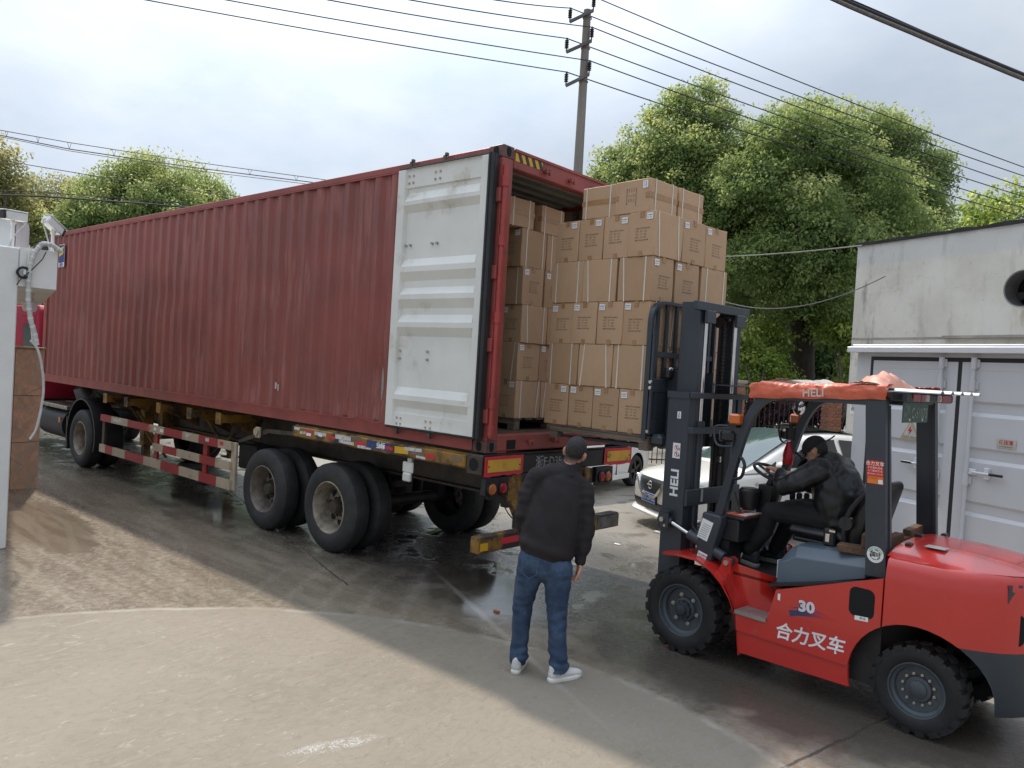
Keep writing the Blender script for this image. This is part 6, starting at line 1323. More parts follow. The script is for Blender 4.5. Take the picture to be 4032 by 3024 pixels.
for s, e, w in ((1, (-.49, .285, 1.435), (-.395, .145, 1.535)), (-1, (-.51, -.28, 1.40), (-.40, -.16, 1.49))):
    m1 = Vector((-.735, s * .185, 1.60)); blob(jg, [m1, m1.lerp(Vector(e), .5) + Vector((-.0, s * .025, -.01)), e, Vector(e).lerp(Vector(w), .55) + Vector((0, 0, -.02)), w], [.100, .088, .076, .064, .046], (0, 0, 1))
blob(jg, [(-.75, -.11, 1.61), (-.75, .11, 1.61)], [.095, .095], (0, 0, 1)); blob(jg, [(-.75, .02, 1.63), (-.685, .02, 1.665)], [(.08, .075), (.068, .066)], (0, 1, 0))
def dfold(c, n):
    return .016 * mnoise.noise(Vector((c.x * 7 + c.z * 5, c.y * 6, c.z * 8 - c.x * 3))) + .007 * mnoise.noise(Vector((c.x * 22, c.y * 14, c.z * 18 + 3)))
link('jacket', organic('jacket', jg, DJ, .0095, 3, .5, dfold), drv)
kg = G(); blob(kg, [(-.86, -.05, 1.19), (-.86, .05, 1.19)], [(.14, .13), (.14, .13)], (1, 0, 0))
for s in (1, -1):
    ank = (-.175, s * .15, .875) if s > 0 else (-.26, s * .12, .86); kn = (-.345, s * .16, 1.205)
    blob(kg, [(-.84, s * .10, 1.215), (-.58, s * .135, 1.235), kn, Vector(kn).lerp(Vector(ank), .45) + Vector((-.03, 0, 0)), ank], [.112, .105, .085, .072, .064], (0, 1, 0))
def tfold(c, n): return .009 * mnoise.noise(Vector((c.x * 14, c.y * 9, c.z * 14)))
link('trousers', organic('trousers', kg, DT, .010, 3, .5, tfold), drv)
cgp = G(); cgp.ball((0, -.012, .062), (.086, .104, .090), 22, M=HD)
cm = organic('c', cgp, CAPM, .007, 2); bmc = bmesh.new(); bmc.from_mesh(cm); iv = HD.inverted(); bmesh.ops.delete(bmc, geom=[v for v in bmc.verts if (iv @ v.co).z < .042], context='VERTS'); bmc.to_mesh(cm); bmc.free(); finish(cm, 180)
cpo = link('cap', cm, drv)
G().sheet([[tuple(HD @ Vector((.082 * math.sin(a), .045 + (.055 + d) * math.cos(a) * 1.0 + .01, .048 - .35 * d + .02 * math.cos(a) * (d > .03) - .010 * (abs(a) > 1) * 0))) for a in [-1.4 + 2.8 * k / 14 for k in range(15)]] for d in (0, .04, .085)]).obj('brim', CAPM, cpo, smooth=180)
G().tube(bez([tuple(HD @ Vector(q)) for q in ((.05, -.10, .05), (.03, -.14, .03), (.02, -.19, .025))], 5), .006, 6).obj('cap_strap', CAPM, cpo)
SHB = mat('shoe_black_mesh', (.016, .017, .019), .7, var=.2); SOG = mat('shoe_sole_grey', (.20, .19, .165), .7, var=.15)
for (x, y, z, tl) in ((-.165, .15, .775, .12), (-.25, -.12, .775, .0)):
    o = shoe(x, y, R_(-90), SHB, SOG, drv, zb=z - .035, s=1.02, tilt=tl)
    if y > 0:
        for k in range(3): G().add([(-.135 + .022 * k + dx, .191 - .002 * k, z + dz) for dx, dz in ((0, .055), (.010, .058), (.022, .012), (.012, .010))], [(0, 1, 2, 3)]).obj('side_stripe', WHITE, o, recalc=False)
# ------------------------------------------------------------------ cars (local frame: nose at x = 0 pointing +x, tail at -length, y left)
CARW = mat('car_pearl_white', (0.74, 0.72, 0.67), 0.22, var=0.02, coat=0.6)
CARW2 = mat('car_plain_white', (0.72, 0.72, 0.72), 0.25, var=0.03, coat=0.5, dirt=((.5, .48, .45), .6, .9, 3.0))
CGLASS = glass('car_glass', (0.012, 0.016, 0.018), .03); WSCR = glass('windscreen', (.055, .085, .085), .03); CTRIM = mat('car_black_trim', (.012, .012, .013), .35, var=.1)
ALLOY = mat('alloy_wheel', (.42, .43, .44), .3, .8, var=.1)
BODY = {}
def car(name, label, M, st, gh, W, paint, wx, R=.33, front=True, roofglass=False):
    t = thing(name, label, 'car', group='white cars parked behind the forklift'); t.matrix_world = M
    rows = []
    for (x, w, zb, zt, cr) in st:
        h = zt - zb; half = [(0, zb), (w * .80, zb), (w * .95, zb + .04), (w * .985, zb + .12), (w * .99, zb + h * .38), (w * 1.0, zb + h * .60), (w * .985, zb + h * .78), (w * .95, zt - .045), (w * .88, zt), (w * .60, zt + cr * .6), (w * .3, zt + cr * .9), (0, zt + cr)]
        rows.append([(x, y, z) for y, z in half] + [(x, -y, z) for y, z in reversed(half[1:-1])])
    g = G().sheet(rows, close=True); g.add(rows[0], [tuple(range(len(rows[0])))]); g.add(rows[-1], [tuple(range(len(rows[0])))])
    me = g.mesh('body', paint, 0); me = evaluated(me, [('SUBSURF', dict(levels=2))])
    cut = G()
    for x in wx: cut.cyl((x, -1.2, R - .005), (x, -.58 * W / .89, R - .005), R + .055, n=40).cyl((x, .58 * W / .89, R - .005), (x, 1.2, R - .005), R + .055, n=40)
    me = evaluated(me, [('BOOLEAN', dict(cutter=cut.mesh('cut', VOID, 0), operation='DIFFERENCE', solver='EXACT'))]); me.materials.clear(); me.materials.append(paint); me.materials.append(CTRIM)
    for p_ in me.polygons:
        c = p_.center
        p_.material_index = 1 if any(math.hypot(c.x - x, c.z - R) < R + .056 and abs(c.y) < W * .985 for x in wx) and c.z < R * 2 + .1 and (abs(math.hypot(c.x - x_, c.z - R + .005) - R - .055) < .012 if (x_ := min(wx, key=lambda q: abs(q - c.x))) is not None else 0) else 0
    finish(me, 40); bd = link('body', me, t); t['_'] = 0; del t['_']; BODY[t.name] = me
    rows = []
    for (x, zb, wb, zr, wr) in gh:
        half = [(wb, zb), (wb * .985 + .0, zb + (zr - zb) * .30), (wb + (wr - wb) * .62, zb + (zr - zb) * .72), (wr + .02, zr - .05), (wr * .90, zr - .008), (wr * .5, zr + .022), (0, zr + .03)]
        rows.append([(x, y, z) for y, z in half] + [(x, -y, z) for y, z in reversed(half[:-1])])
    me = evaluated(G().sheet(rows).mesh('cabin', paint, 0), [('SUBSURF', dict(levels=2))]); finish(me, 60); cb_ = link('roof', me, t)
    # glazing follows the cabin shell: sample it and push out a little
    def shell(u, v):
        n = len(rows) - 1; i = min(int(u * n), n - 1); f = u * n - i; m_ = 6; jv = v * m_; j = min(int(jv), m_ - 1); k = jv - j
        a = Vector(rows[i][j]).lerp(Vector(rows[i][j + 1]), k); b = Vector(rows[i + 1][j]).lerp(Vector(rows[i + 1][j + 1]), k); return a.lerp(b, f)
    return t, rows, shell
def wheels(t, W, wx, R, trim):
    pr = [(R * .66, .085), (R * .72, .10), (R * .9, .10), (R * .97, .075), (R, .05), (R, 0)]; pr = pr + [(r, -q) for r, q in reversed(pr[:-1])]; ty = G().lathe(pr, (0, 0, 0), 'y', 40).mesh('tyre', RUBBER, 35)
    g = G().lathe([(R * .67, .085), (R * .64, .09), (R * .61, .05), (R * .60, .0)], (0, 0, 0), 'y', 36).lathe([(R * .60, .01), (.001, .01)], (0, 0, 0), 'y', 24, mi=1)
    for k in range(5):
        a = 2 * math.pi * k / 5; g.bar([(.03 * math.cos(a), .07, .03 * math.sin(a)), (R * .62 * math.cos(a), .075, R * .62 * math.sin(a))], .03, R * .2, (0, 1, 0))
    rm = g.mesh('rim', [trim, CTRIM], 35)
    for x in wx:
        for s in (1, -1): o = link('wheel', ty, t, (x, s * (W - .115), R)); o.rotation_euler = (0 if s > 0 else math.pi, 0, 0); link('rim', rm, o)
# --- white saloon / crossover behind the mast
hx, hy = .53, .848; CM1 = Matrix(((hx, -hy, 0, .99), (hy, hx, 0, -4.66), (0, 0, 1, 0), (0, 0, 0, 1)))
# local +y (left of the car) would be (-.848,.53): the side that faces the forklift
W1 = .885
st1 = [(-.0, .48, .34, .64, .02), (-.05, .62, .24, .72, .03), (-.16, .74, .20, .77, .04), (-.40, .83, .19, .83, .05), (-.75, .875, .19, .88, .055), (-1.15, W1, .19, .955, .055), (-1.7, W1, .19, .99, .04), (-2.6, W1, .19, 1.0, .03), (-3.5, W1, .19, 1.02, .03), (-4.1, .87, .21, 1.04, .03), (-4.42, .82, .26, 1.0, .03), (-4.58, .68, .34, .86, .02)]
gh1 = [(-1.02, .93, .80, .955, .78), (-1.40, .96, .83, 1.15, .73), (-1.85, .985, .845, 1.41, .64), (-2.25, .99, .85, 1.525, .605), (-2.75, 1.0, .85, 1.55, .60), (-3.3, 1.01, .84, 1.52, .59), (-3.75, 1.02, .83, 1.39, .59), (-4.15, 1.03, .80, 1.19, .64), (-4.40, 1.0, .76, 1.02, .70)]
c1, rows1, sh1 = car('parked_car', 'white crossover car with a blue number plate, bonnet behind the forklift mast', CM1, st1, gh1, W1, CARW, (-.87, -3.55), .335)
c1_body = BODY[c1.name]; wheels(c1, W1, (-.87, -3.55), .335, ALLOY)
def patch(rows_idx, s, m, name, parent, off=.006, nu=10, nv=6, poly=None):
    pass
def side_glass(t, gh, pts, m, s, off=.010, name='side_window'):
    """window outline in x,z laid on the cabin side between belt and roof; follows its lean"""
    def yat(x, z):
        for i in range(len(gh) - 1):
            if gh[i + 1][0] <= x <= gh[i][0]:
                f = (gh[i][0] - x) / (gh[i][0] - gh[i + 1][0]); a, b = gh[i], gh[i + 1]; zb, wb, zr, wr = (a[k] + (b[k] - a[k]) * f for k in (1, 2, 3, 4)); q = max(0, min(1, (z - zb) / max(.05, zr - zb)))
                P = [(0, wb), (.30, wb * .985), (.72, wb + (wr - wb) * .62), (1.0, wr + .02)]
                for (q0, w0), (q1, w1) in zip(P, P[1:]):
                    if q <= q1: return w0 + (w1 - w0) * (q - q0) / (q1 - q0)
                return wr
        return .8
    n = len(pts); cx = sum(p_[0] for p_ in pts) / n; cz = sum(p_[1] for p_ in pts) / n
    rings = []
    for k in (1.0, .66, .33, .02): rings.append([(cx + (x - cx) * k, s * (yat(cx + (x - cx) * k, cz + (z - cz) * k) + off), cz + (z - cz) * k) for x, z in pts])
    g = G().sheet(rings, close=True); return g.obj(name, m, t, smooth=60)
def dense(pts, n=5):
    out = []
    for i in range(len(pts)):
        a, b = pts[i], pts[(i + 1) % len(pts)]
        for k in range(n): out.append((a[0] + (b[0] - a[0]) * k / n, a[1] + (b[1] - a[1]) * k / n))
    return out
for s in (1, -1):
    side_glass(c1, gh1, dense([(-1.62, 1.04), (-2.0, 1.29), (-2.32, 1.43), (-2.62, 1.455), (-2.62, 1.045)]), CGLASS, s)
    side_glass(c1, gh1, dense([(-2.70, 1.045), (-2.70, 1.455), (-3.15, 1.43), (-3.50, 1.33), (-3.52, 1.055)]), CGLASS, s)
    side_glass(c1, gh1, dense([(-3.58, 1.06), (-3.56, 1.30), (-3.72, 1.24), (-3.95, 1.08)]), CGLASS, s)
    side_glass(c1, gh1, dense([(-1.36, 1.0), (-1.56, 1.12), (-1.57, 1.04)]), CTRIM, s, name='quarter_trim')
ws = []
for (x, z, w) in ((-1.10, .985, .70), (-1.35, 1.13, .675), (-1.62, 1.285, .635), (-1.90, 1.435, .585), (-2.05, 1.49, .56)): ws.append([(x + .0 * t_, w * t_, z + .035 * (1 - t_ * t_) + .012) for t_ in [-1 + 2 * k / 10 for k in range(11)]])
G().sheet(ws).obj('windscreen', WSCR, c1, smooth=60)
G().sheet([[(x, w * t_, 1.567 + .012 * (1 - t_ * t_) + dz) for t_ in [-1 + 2 * k / 8 for k in range(9)]] for x, w, dz in ((-2.20, .50, -.018), (-2.6, .52, .002), (-3.1, .52, -.012), (-3.35, .48, -.040))]).obj('sunroof', CGLASS, c1, smooth=60)
# grille, badge, lamps, plate
HEX = mat('grille_black', (.010, .010, .011), .4, var=.1)
_bv = BVHTree.FromPolygons([v.co[:] for v in c1_body.vertices], [p_.vertices[:] for p_ in c1_body.polygons])
def nose_x(y, z):
    """front surface of the car body at (y, z)"""
    h = _bv.ray_cast(Vector((1.0, y, z)), Vector((-1, 0, 0))); return h[0].x if h[0] is not None else -.35
def front_patch(outline, m, name, off=.012, k_=(1, .7, .35, .02)):
    n = len(outline); cy = sum(q[0] for q in outline) / n; cz = sum(q[1] for q in outline) / n
    rows = [[(nose_x(cy + (y - cy) * k, cz + (z - cz) * k) + off, cy + (y - cy) * k, cz + (z - cz) * k) for y, z in outline] for k in k_]
    return G().sheet(rows, close=True).obj(name, m, c1, smooth=60)
gr_ = front_patch(dense([(-.40, .735), (.40, .735), (.30, .60), (.16, .49), (-.16, .49), (-.30, .60)]), HEX, 'grille', .006, (1, .8, .6, .4, .2, .02))
hxm = G()
for r in range(7):
    for c in range(-9, 10):
        y = c * .046 + (.023 if r % 2 else 0); z = .515 + r * .033
        if abs(y) < .15 + (z - .49) * .98 and abs(y) < .38:
            hxm.sheet([[(nose_x(y, z) + .010, y + q * math.cos(a) * .026, z + q * math.sin(a) * .019) for a in [math.pi / 6 + 2 * math.pi * k / 6 for k in range(7)]] for q in (1.0, .74)])
hxm.obj('grille_mesh', mat('grille_edge', (.05, .052, .055), .3, .4), gr_, smooth=0)
for s in (1, -1): G().bar([(nose_x(s * .43, .735) + .012, s * .435, .745), (nose_x(s * .38, .67) + .016, s * .385, .68), (nose_x(s * .33, .605) + .018, s * .33, .605), (nose_x(s * .26, .53) + .02, s * .255, .525), (nose_x(.2, .48) + .022, s * .19, .478), (nose_x(.1, .465) + .022, s * .02, .465)], .03, .042, (1, 0, 0)).obj('chrome_v_bar', CHROME, gr_)
bdg = G().lathe([(.048, .0), (.056, .006), (.062, .0)], (nose_x(0, .635) + .012, 0, .635), 'x', 28).box(nose_x(0, .635) + .012, nose_x(0, .635) + .024, -.072, .072, .625, .645, bev=.003); bdg.obj('round_badge', CHROME, gr_)
for s in (1, -1):
    hl = [(s * .47, .685), (s * .60, .715), (s * .72, .745), (s * .79, .755), (s * .75, .69), (s * .64, .64), (s * .50, .625)]
    pts = dense(hl, 3); cy = sum(q[0] for q in pts) / len(pts); cz = sum(q[1] for q in pts) / len(pts)
    lo = G().sheet([[(nose_x(cy + (y - cy) * k, cz + (z - cz) * k) + .005, cy + (y - cy) * k, cz + (z - cz) * k) for y, z in pts] for k in (1, .8, .6, .4, .2, .02)], close=True).obj('headlight', glass('headlight_lens', (.16, .17, .17), .06), c1, smooth=60)
    G().ball((nose_x(s * .6, .70) - .01, s * .60, .70), (.03, .05, .03), 10).obj('projector', CHROME, lo)
lowg = front_patch(dense([(-.58, .40), (.58, .40), (.50, .275), (-.50, .275)]), HEX, 'lower_grille', .006, (1, .8, .6, .4, .2, .02))
G().sheet([[(max(nose_x(y, .32), -.42) + dx, y * 1.0, z) for y in [-.80 + 1.60 * k / 20 for k in range(21)]] for dx, z in ((-.02, .275), (.02, .262), (.06, .225), (.05, .195), (-.08, .19))]).obj('front_lip', CARW, c1, smooth=60)
px_ = max(nose_x(y, z) for y in (-.2, 0, .2) for z in (.38, .45, .51)) + .004
npf = G().box(px_ - .06, px_ + .012, -.23, .23, .375, .52, bev=.004).obj('plate_holder', CTRIM, c1)
npl = G().box(px_ + .013, px_ + .018, -.22, .22, .378, .518, bev=.002).obj('number_plate', mat('plate_blue', (.02, .10, .42), .4, var=.05), c1)
PW = mat('plate_white', (.78, .78, .78), .45)
text('lettering', '浙C·C918Z', PW, npl, (px_ + .0195, 0, .450), (0, 1, 0), (0, 0, 1), .105, sx=.80, bold=.002)
fr = G()
for (a, b, c, d) in ((-.214, .214, .382, .386), (-.214, .214, .510, .514), (-.214, -.210, .386, .510), (.210, .214, .386, .510)): fr.box(px_ + .0182, px_ + .0192, a, b, c, d)
fr.obj('plate_border', PW, npl)
for s in (1, -1):
    m_ = G().ball((-1.52, s * 1.0, 1.075), (.075, .115, .07), 14).box(-1.56, -1.48, s * .82, s * .93, 1.03, 1.055); m_.obj('door_mirror', CARW, c1)
    for x in (-1.52, -2.66, -3.62): G().box(x - .003, x + .003, s * (W1 * .955), s * (W1 + .004), .32, .99).obj('door_seam', CTRIM, c1) if False else None
    G().box(-2.45, -2.25, s * (W1 - .01), s * (W1 + .022), .875, .9, bev=.01).obj('door_handle', CARW, c1)
    G().lathe([(.028, 0), (.022, .006), (.001, .008)], (-1.22, s * (W1 - .012), .80), 'y', 16).obj('side_repeater', mat('repeater', (.5, .45, .4), .3), c1)
    G().box(-3.1, -1.3, s * (W1 - .03), s * (W1 + .004), .185, .25, bev=.015).obj('side_sill', CTRIM, c1)
# --- plain white hatchback further back, only its flank and rear wheel show
CM2 = Matrix(((-.12, -.993, 0, 3.82), (.993, -.12, 0, -4.75), (0, 0, 1, 0), (0, 0, 0, 1)))
W2 = .86
st2 = [(-.0, .55, .30, .66, .02), (-.10, .72, .24, .76, .03), (-.40, .82, .21, .86, .04), (-.9, .85, .20, .98, .05), (-1.4, W2, .20, 1.02, .04), (-2.4, W2, .20, 1.03, .03), (-3.2, W2, .20, 1.05, .03), (-3.75, .85, .24, 1.08, .03), (-4.0, .80, .30, 1.04, .03), (-4.12, .66, .38, .9, .02)]
gh2 = [(-.85, .98, .78, 1.0, .74), (-1.3, 1.0, .81, 1.25, .68), (-1.75, 1.02, .82, 1.48, .60), (-2.4, 1.03, .82, 1.55, .585), (-3.2, 1.04, .82, 1.53, .58), (-3.75, 1.05, .80, 1.42, .58), (-4.02, 1.04, .76, 1.12, .66)]
c2, rows2, sh2 = car('parked_car', 'plain white hatchback car seen in part between the trailer and the forklift mast', CM2, st2, gh2, W2, CARW2, (-.78, -3.25), .315)
wheels(c2, W2, (-.78, -3.25), .315, CTRIM)
for s in (1, -1):
    side_glass(c2, gh2, dense([(-1.45, 1.08), (-1.75, 1.36), (-2.3, 1.46), (-2.3, 1.08)]), CGLASS, s); side_glass(c2, gh2, dense([(-2.38, 1.08), (-2.38, 1.46), (-3.1, 1.44), (-3.4, 1.34), (-3.45, 1.10)]), CGLASS, s)
    G().box(-2.35, -2.345, s * (W2 * .95), s * (W2 + .003), .30, 1.02).obj('door_seam', CTRIM, c2); G().box(-2.9, -1.1, s * (W2 - .02), s * (W2 + .006), .20, .30, bev=.02).obj('side_sill', CARW2, c2)
# ------------------------------------------------------------------ trees: trunk, limbs and leaf-sized faces spread through each crown
def leaf_mat(name, a, b, c):
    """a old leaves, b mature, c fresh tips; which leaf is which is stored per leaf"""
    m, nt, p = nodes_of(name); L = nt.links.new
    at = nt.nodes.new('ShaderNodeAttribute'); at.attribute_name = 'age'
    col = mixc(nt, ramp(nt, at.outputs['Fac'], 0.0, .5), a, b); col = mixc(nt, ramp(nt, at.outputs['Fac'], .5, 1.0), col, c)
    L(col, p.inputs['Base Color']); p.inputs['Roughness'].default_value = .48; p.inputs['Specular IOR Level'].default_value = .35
    tr_ = nt.nodes.new('ShaderNodeBsdfTranslucent'); hs_ = nt.nodes.new('ShaderNodeHueSaturation'); hs_.inputs['Value'].default_value = 1.9; hs_.inputs['Hue'].default_value = .485; L(col, hs_.inputs['Color']); L(hs_.outputs[0], tr_.inputs[0])
    mx = nt.nodes.new('ShaderNodeMixShader'); mx.inputs[0].default_value = .5; out = nt.nodes['Material Output']
    L(p.outputs[0], mx.inputs[1]); L(tr_.outputs[0], mx.inputs[2]); L(mx.outputs[0], out.inputs[0]); return m
LEAF_A = leaf_mat('camphor_leaf', (.110, .170, .056), (.175, .240, .080), (.315, .350, .130))
LEAF_B = leaf_mat('dark_leaf', (.065, .115, .040), (.105, .165, .055), (.200, .250, .080))
LEAF_C = leaf_mat('olive_leaf', (.140, .165, .065), (.215, .230, .090), (.320, .300, .125))
LEAF_D = leaf_mat('purple_leaf', (.030, .012, .018), (.055, .022, .030), (.085, .050, .045))
LEAF_E = leaf_mat('light_leaf', (.110, .170, .040), (.190, .270, .055), (.380, .410, .120))
BARK = mat('bark', (.045, .036, .030), .9, var=.35, vs_=9, stretch=(1, 1, .3), bmp=.6, bs=22)
def leaves(name, m, parent, lobes, n_cl, n_lf, size, seed, shell=.72, cr=.34, tip=.55, droop=.5, hole=.0):
    """lobes: (x, y, z, rx, ry, rz); n_cl clumps per m2-ish weight, n_lf leaves per clump"""
    r = np.random.default_rng(seed); L_ = np.array(lobes, float); wt = (L_[:, 3] * L_[:, 5]); wt /= wt.sum()
    C = []; T = []
    for lb, w in zip(L_, wt):
        k = max(4, int(n_cl * w)); d = r.normal(size=(k, 3)); d /= np.linalg.norm(d, axis=1)[:, None]; d[:, 2] = np.where(d[:, 2] < -.55, -d[:, 2], d[:, 2])
        rad = shell + (1 - shell) * r.random(k); inner = r.random(k) < .22; rad = np.where(inner, r.random(k) * shell, rad)
        bumpy = 1 + .16 * np.sin(5 * d[:, 0] + lb[0]) * np.sin(6 * d[:, 2] + lb[1]) + .10 * r.normal(size=k)
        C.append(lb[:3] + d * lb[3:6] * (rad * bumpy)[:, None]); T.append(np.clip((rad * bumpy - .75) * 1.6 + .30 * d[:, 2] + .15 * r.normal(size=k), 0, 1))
    C = np.concatenate(C); T = np.concatenate(T); K = len(C)
    if hole:
        keep = (np.sin(C[:, 0] * 2.1 + seed) + np.sin(C[:, 2] * 2.7 + 1.3) + np.sin(C[:, 1] * 2.3)) < (2.2 - hole * 2); C = C[keep]; T = T[keep]; K = len(C)
    csz = cr * (.6 + .8 * r.random(K)); P = np.repeat(C, n_lf, 0); t = np.repeat(T, n_lf); N = len(P); o = r.normal(size=(N, 3)); o /= np.linalg.norm(o, axis=1)[:, None] * (1.0 + .0)
    P = P + o * (np.repeat(csz, n_lf) * r.random(N) ** .45)[:, None] * np.array([1, 1, .75])
    ax = o * .7 + r.normal(size=(N, 3)) * .6; ax[:, 2] -= droop; ax /= np.linalg.norm(ax, axis=1)[:, None]
    up = r.normal(size=(N, 3)) * .55 + np.array([0, 0, 1.0]); sd = np.cross(ax, up); sd /= np.linalg.norm(sd, axis=1)[:, None] + 1e-9; nn = np.cross(sd, ax)
    s = size * (.65 + .7 * r.random(N)); w = s * .27
    a = P; b = P + ax * (s * .5)[:, None] + sd * w[:, None] + nn * (s * .06)[:, None]; c = P + ax * s[:, None] - nn * (s * .10)[:, None]; d = P + ax * (s * .5)[:, None] - sd * w[:, None] + nn * (s * .06)[:, None]
    V = np.stack([a, b, c, d], 1).reshape(-1, 3).astype(np.float32); me = bpy.data.meshes.new(name); me.vertices.add(N * 4); me.vertices.foreach_set('co', V.ravel())
    me.loops.add(N * 4); me.loops.foreach_set('vertex_index', np.arange(N * 4, dtype=np.int32)); me.polygons.add(N); me.polygons.foreach_set('loop_start', np.arange(0, N * 4, 4, dtype=np.int32)); me.polygons.foreach_set('loop_total', np.full(N, 4, np.int32))
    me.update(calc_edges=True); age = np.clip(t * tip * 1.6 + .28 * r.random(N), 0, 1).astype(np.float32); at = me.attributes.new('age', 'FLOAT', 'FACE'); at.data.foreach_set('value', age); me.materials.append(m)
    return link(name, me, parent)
def trunk(name, parent, segs, m=BARK):
    g = G()
    for pts, r0, r1 in segs:
        P = bez(pts, 9); g.tube(P, [r0 + (r1 - r0) * (i / 9) ** .8 for i in range(10)], 9)
    return g.obj(name, m, parent, smooth=60)
def crown_lobes(c, R, n, seed, flat=.8, size=.42):
    r = random.Random(seed); out = []
    for i in range(n):
        a = i * 2.399 + r.uniform(-.4, .4); z = -0.72 + 1.62 * (i + .5) / n; q = math.sqrt(max(.05, 1 - min(1, abs(z)) ** 2)); k = size * r.uniform(.75, 1.25); rad = r.uniform(.62, .82)
        out.append((c[0] + R[0] * q * rad * math.cos(a), c[1] + R[1] * q * rad * math.sin(a), c[2] + R[2] * z * .74, R[0] * k, R[1] * k, R[2] * k * flat))
    out.append((c[0], c[1], c[2], R[0] * .55, R[1] * .55, R[2] * .6)); return out
def tree(label, base, trunk_r, fork_z, c, R, n_lobes, m, n_cl, n_lf, size, seed, group, extra=(), limbs=6, hole=0.0, cr=.34, tip=.55, lsize=.42, lean=(0, 0)):
    t = thing('broadleaf_tree', label, 'tree', base, 0, group); b = Vector(base); lb = crown_lobes(c, R, n_lobes, seed, size=lsize) + list(extra); r = random.Random(seed)
    lb = [(q[0] - b.x, q[1] - b.y, q[2] - b.z, *q[3:]) for q in lb]
    fk_ = Vector((lean[0], lean[1], fork_z)); segs = [([(0, 0, -.05), (0, 0, fork_z * .5), fk_], trunk_r, trunk_r * .74)]
    for q in r.sample(lb, min(limbs, len(lb))):
        e = Vector(q[:3]); mid = fk_.lerp(e, .5) + Vector((r.uniform(-.4, .4), r.uniform(-.4, .4), r.uniform(.1, .6))); segs.append(([fk_ - Vector((0, 0, .25)), mid, e], trunk_r * r.uniform(.35, .62), .03))
        for _ in range(2): e2 = e + Vector((r.uniform(-1, 1), r.uniform(-1, 1), r.uniform(-.3, 1))) * q[3] * .6; segs.append(([mid, mid.lerp(e2, .6) + Vector((0, 0, .2)), e2], trunk_r * .18, .015))
    trunk('trunk', t, segs); leaves('crown', m, t, lb, n_cl, n_lf, size, seed, hole=hole, cr=cr, tip=tip); return t
GT = 'trees beyond the yard fence'
def cam_pt(px, py, depth):
    """world point seen at photo pixel (2212 px wide copy) at a given depth along the view axis: used only to site far things"""
    k = 3028 * 2212 / 4032; d = _f + _r * ((px - 1106) / k) - _u * ((py - 829.5) / k); return Vector((-4.913, 5.252, 2.247)) + d * depth
def base_of(px, depth): q = cam_pt(px, 829, depth); return (q.x, q.y, 0.0)
def site(px, depth, z0, z1): q = cam_pt(px, 829, depth); return (q.x, q.y, z0), (q.x, q.y, z1)
def lobe(px, py, depth, r, rz=None): q = cam_pt(px, py, depth); return (q.x, q.y, q.z, r, r, rz or r)
_k = 1.14
def lobe_far(px, py, d, r, rz=None): q = cam_pt(px, py + 22, d * _k); r *= 1.08; return (q.x, q.y, q.z, r, r, (rz or r) * 1.04)
# big camphor trees right of the pole
b = base_of(1738, 21.0 * _k); lob = [lobe_far(1700, 330, 21, 1.5), lobe_far(1780, 330, 21.5, 1.3), lobe_far(1630, 420, 20.5, 1.4), lobe_far(1860, 420, 21, 1.4), lobe_far(1740, 520, 20, 1.7), lobe_far(1650, 560, 20, 1.3, 1.1), lobe_far(1850, 560, 20.4, 1.3), lobe_far(1760, 640, 19.8, 1.1, .8), lobe_far(1690, 610, 19.8, .8, .6), lobe_far(1930, 500, 21.5, 1.2), lobe_far(1745, 262, 22, .85), lobe_far(1800, 690, 20.3, .7, .4)]
t = thing('broadleaf_tree', 'big camphor tree with the thick dark trunk seen above the white car', 'tree', b, 0, GT); B = Vector(b)
lb = [(q[0] - B.x, q[1] - B.y, q[2], *q[3:]) for q in lob]
F1 = cam_pt(1735, 735, 21.0 * _k) - B; F1.z = F1.z
segs = [([(0.02, 0, -.05), (0, 0, 1.6), F1], .40, .33)]
for (px, py, dp, r0) in ((1706, 640, 20.8, .22), (1765, 650, 21, .26), (1740, 660, 21, .20)):
    e = cam_pt(px, py, dp * _k) - B; e2 = e + (e - F1) * 1.9 + Vector((0, 0, .8)); segs.append(([F1 - Vector((0, 0, .35)), e, e2], r0, .09))
for (a, c_, d_, r0) in (((1725, 690), (1700, 610), (1600, 570), .09), ((1700, 640), (1640, 650), (1600, 640), .07), ((1765, 640), (1830, 620), (1900, 590), .09), ((1790, 560), (1830, 480), (1880, 420), .12), ((1725, 600), (1690, 480), (1680, 380), .13), ((1760, 600), (1770, 450), (1790, 330), .14)):
    segs.append(([cam_pt(*a, 20.9 * _k) - B, cam_pt(*c_, 20.6 * _k) - B, cam_pt(*d_, 20.6 * _k) - B], r0, .03))
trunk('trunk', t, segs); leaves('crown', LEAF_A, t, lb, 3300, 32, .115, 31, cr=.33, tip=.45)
b = base_of(1470, 23.5 * _k); B = Vector(b); t = thing('broadleaf_tree', 'tallest camphor tree, directly right of the concrete pole and behind the raised cartons', 'tree', b, 0, GT)
lob = [lobe_far(1500, 235, 23.5, 1.15), lobe_far(1455, 270, 23.5, 1.2), lobe_far(1530, 300, 23, 1.3), lobe_far(1420, 330, 23, 1.3), lobe_far(1480, 370, 22.5, 1.6), lobe_far(1380, 390, 23, 1.2), lobe_far(1340, 430, 23.5, 1.0), lobe_far(1310, 400, 24, .8), lobe_far(1570, 360, 23, 1.2), lobe_far(1330, 350, 24, .8), lobe_far(1550, 440, 22.5, 1.6), lobe_far(1440, 460, 22.5, 1.6), lobe_far(1300, 470, 23.5, .9), lobe_far(1500, 560, 22.5, 2.0), lobe_far(1590, 520, 22.5, 1.4), lobe_far(1600, 640, 23, 1.2)]
lb = [(q[0] - B.x, q[1] - B.y, q[2], *q[3:]) for q in lob]
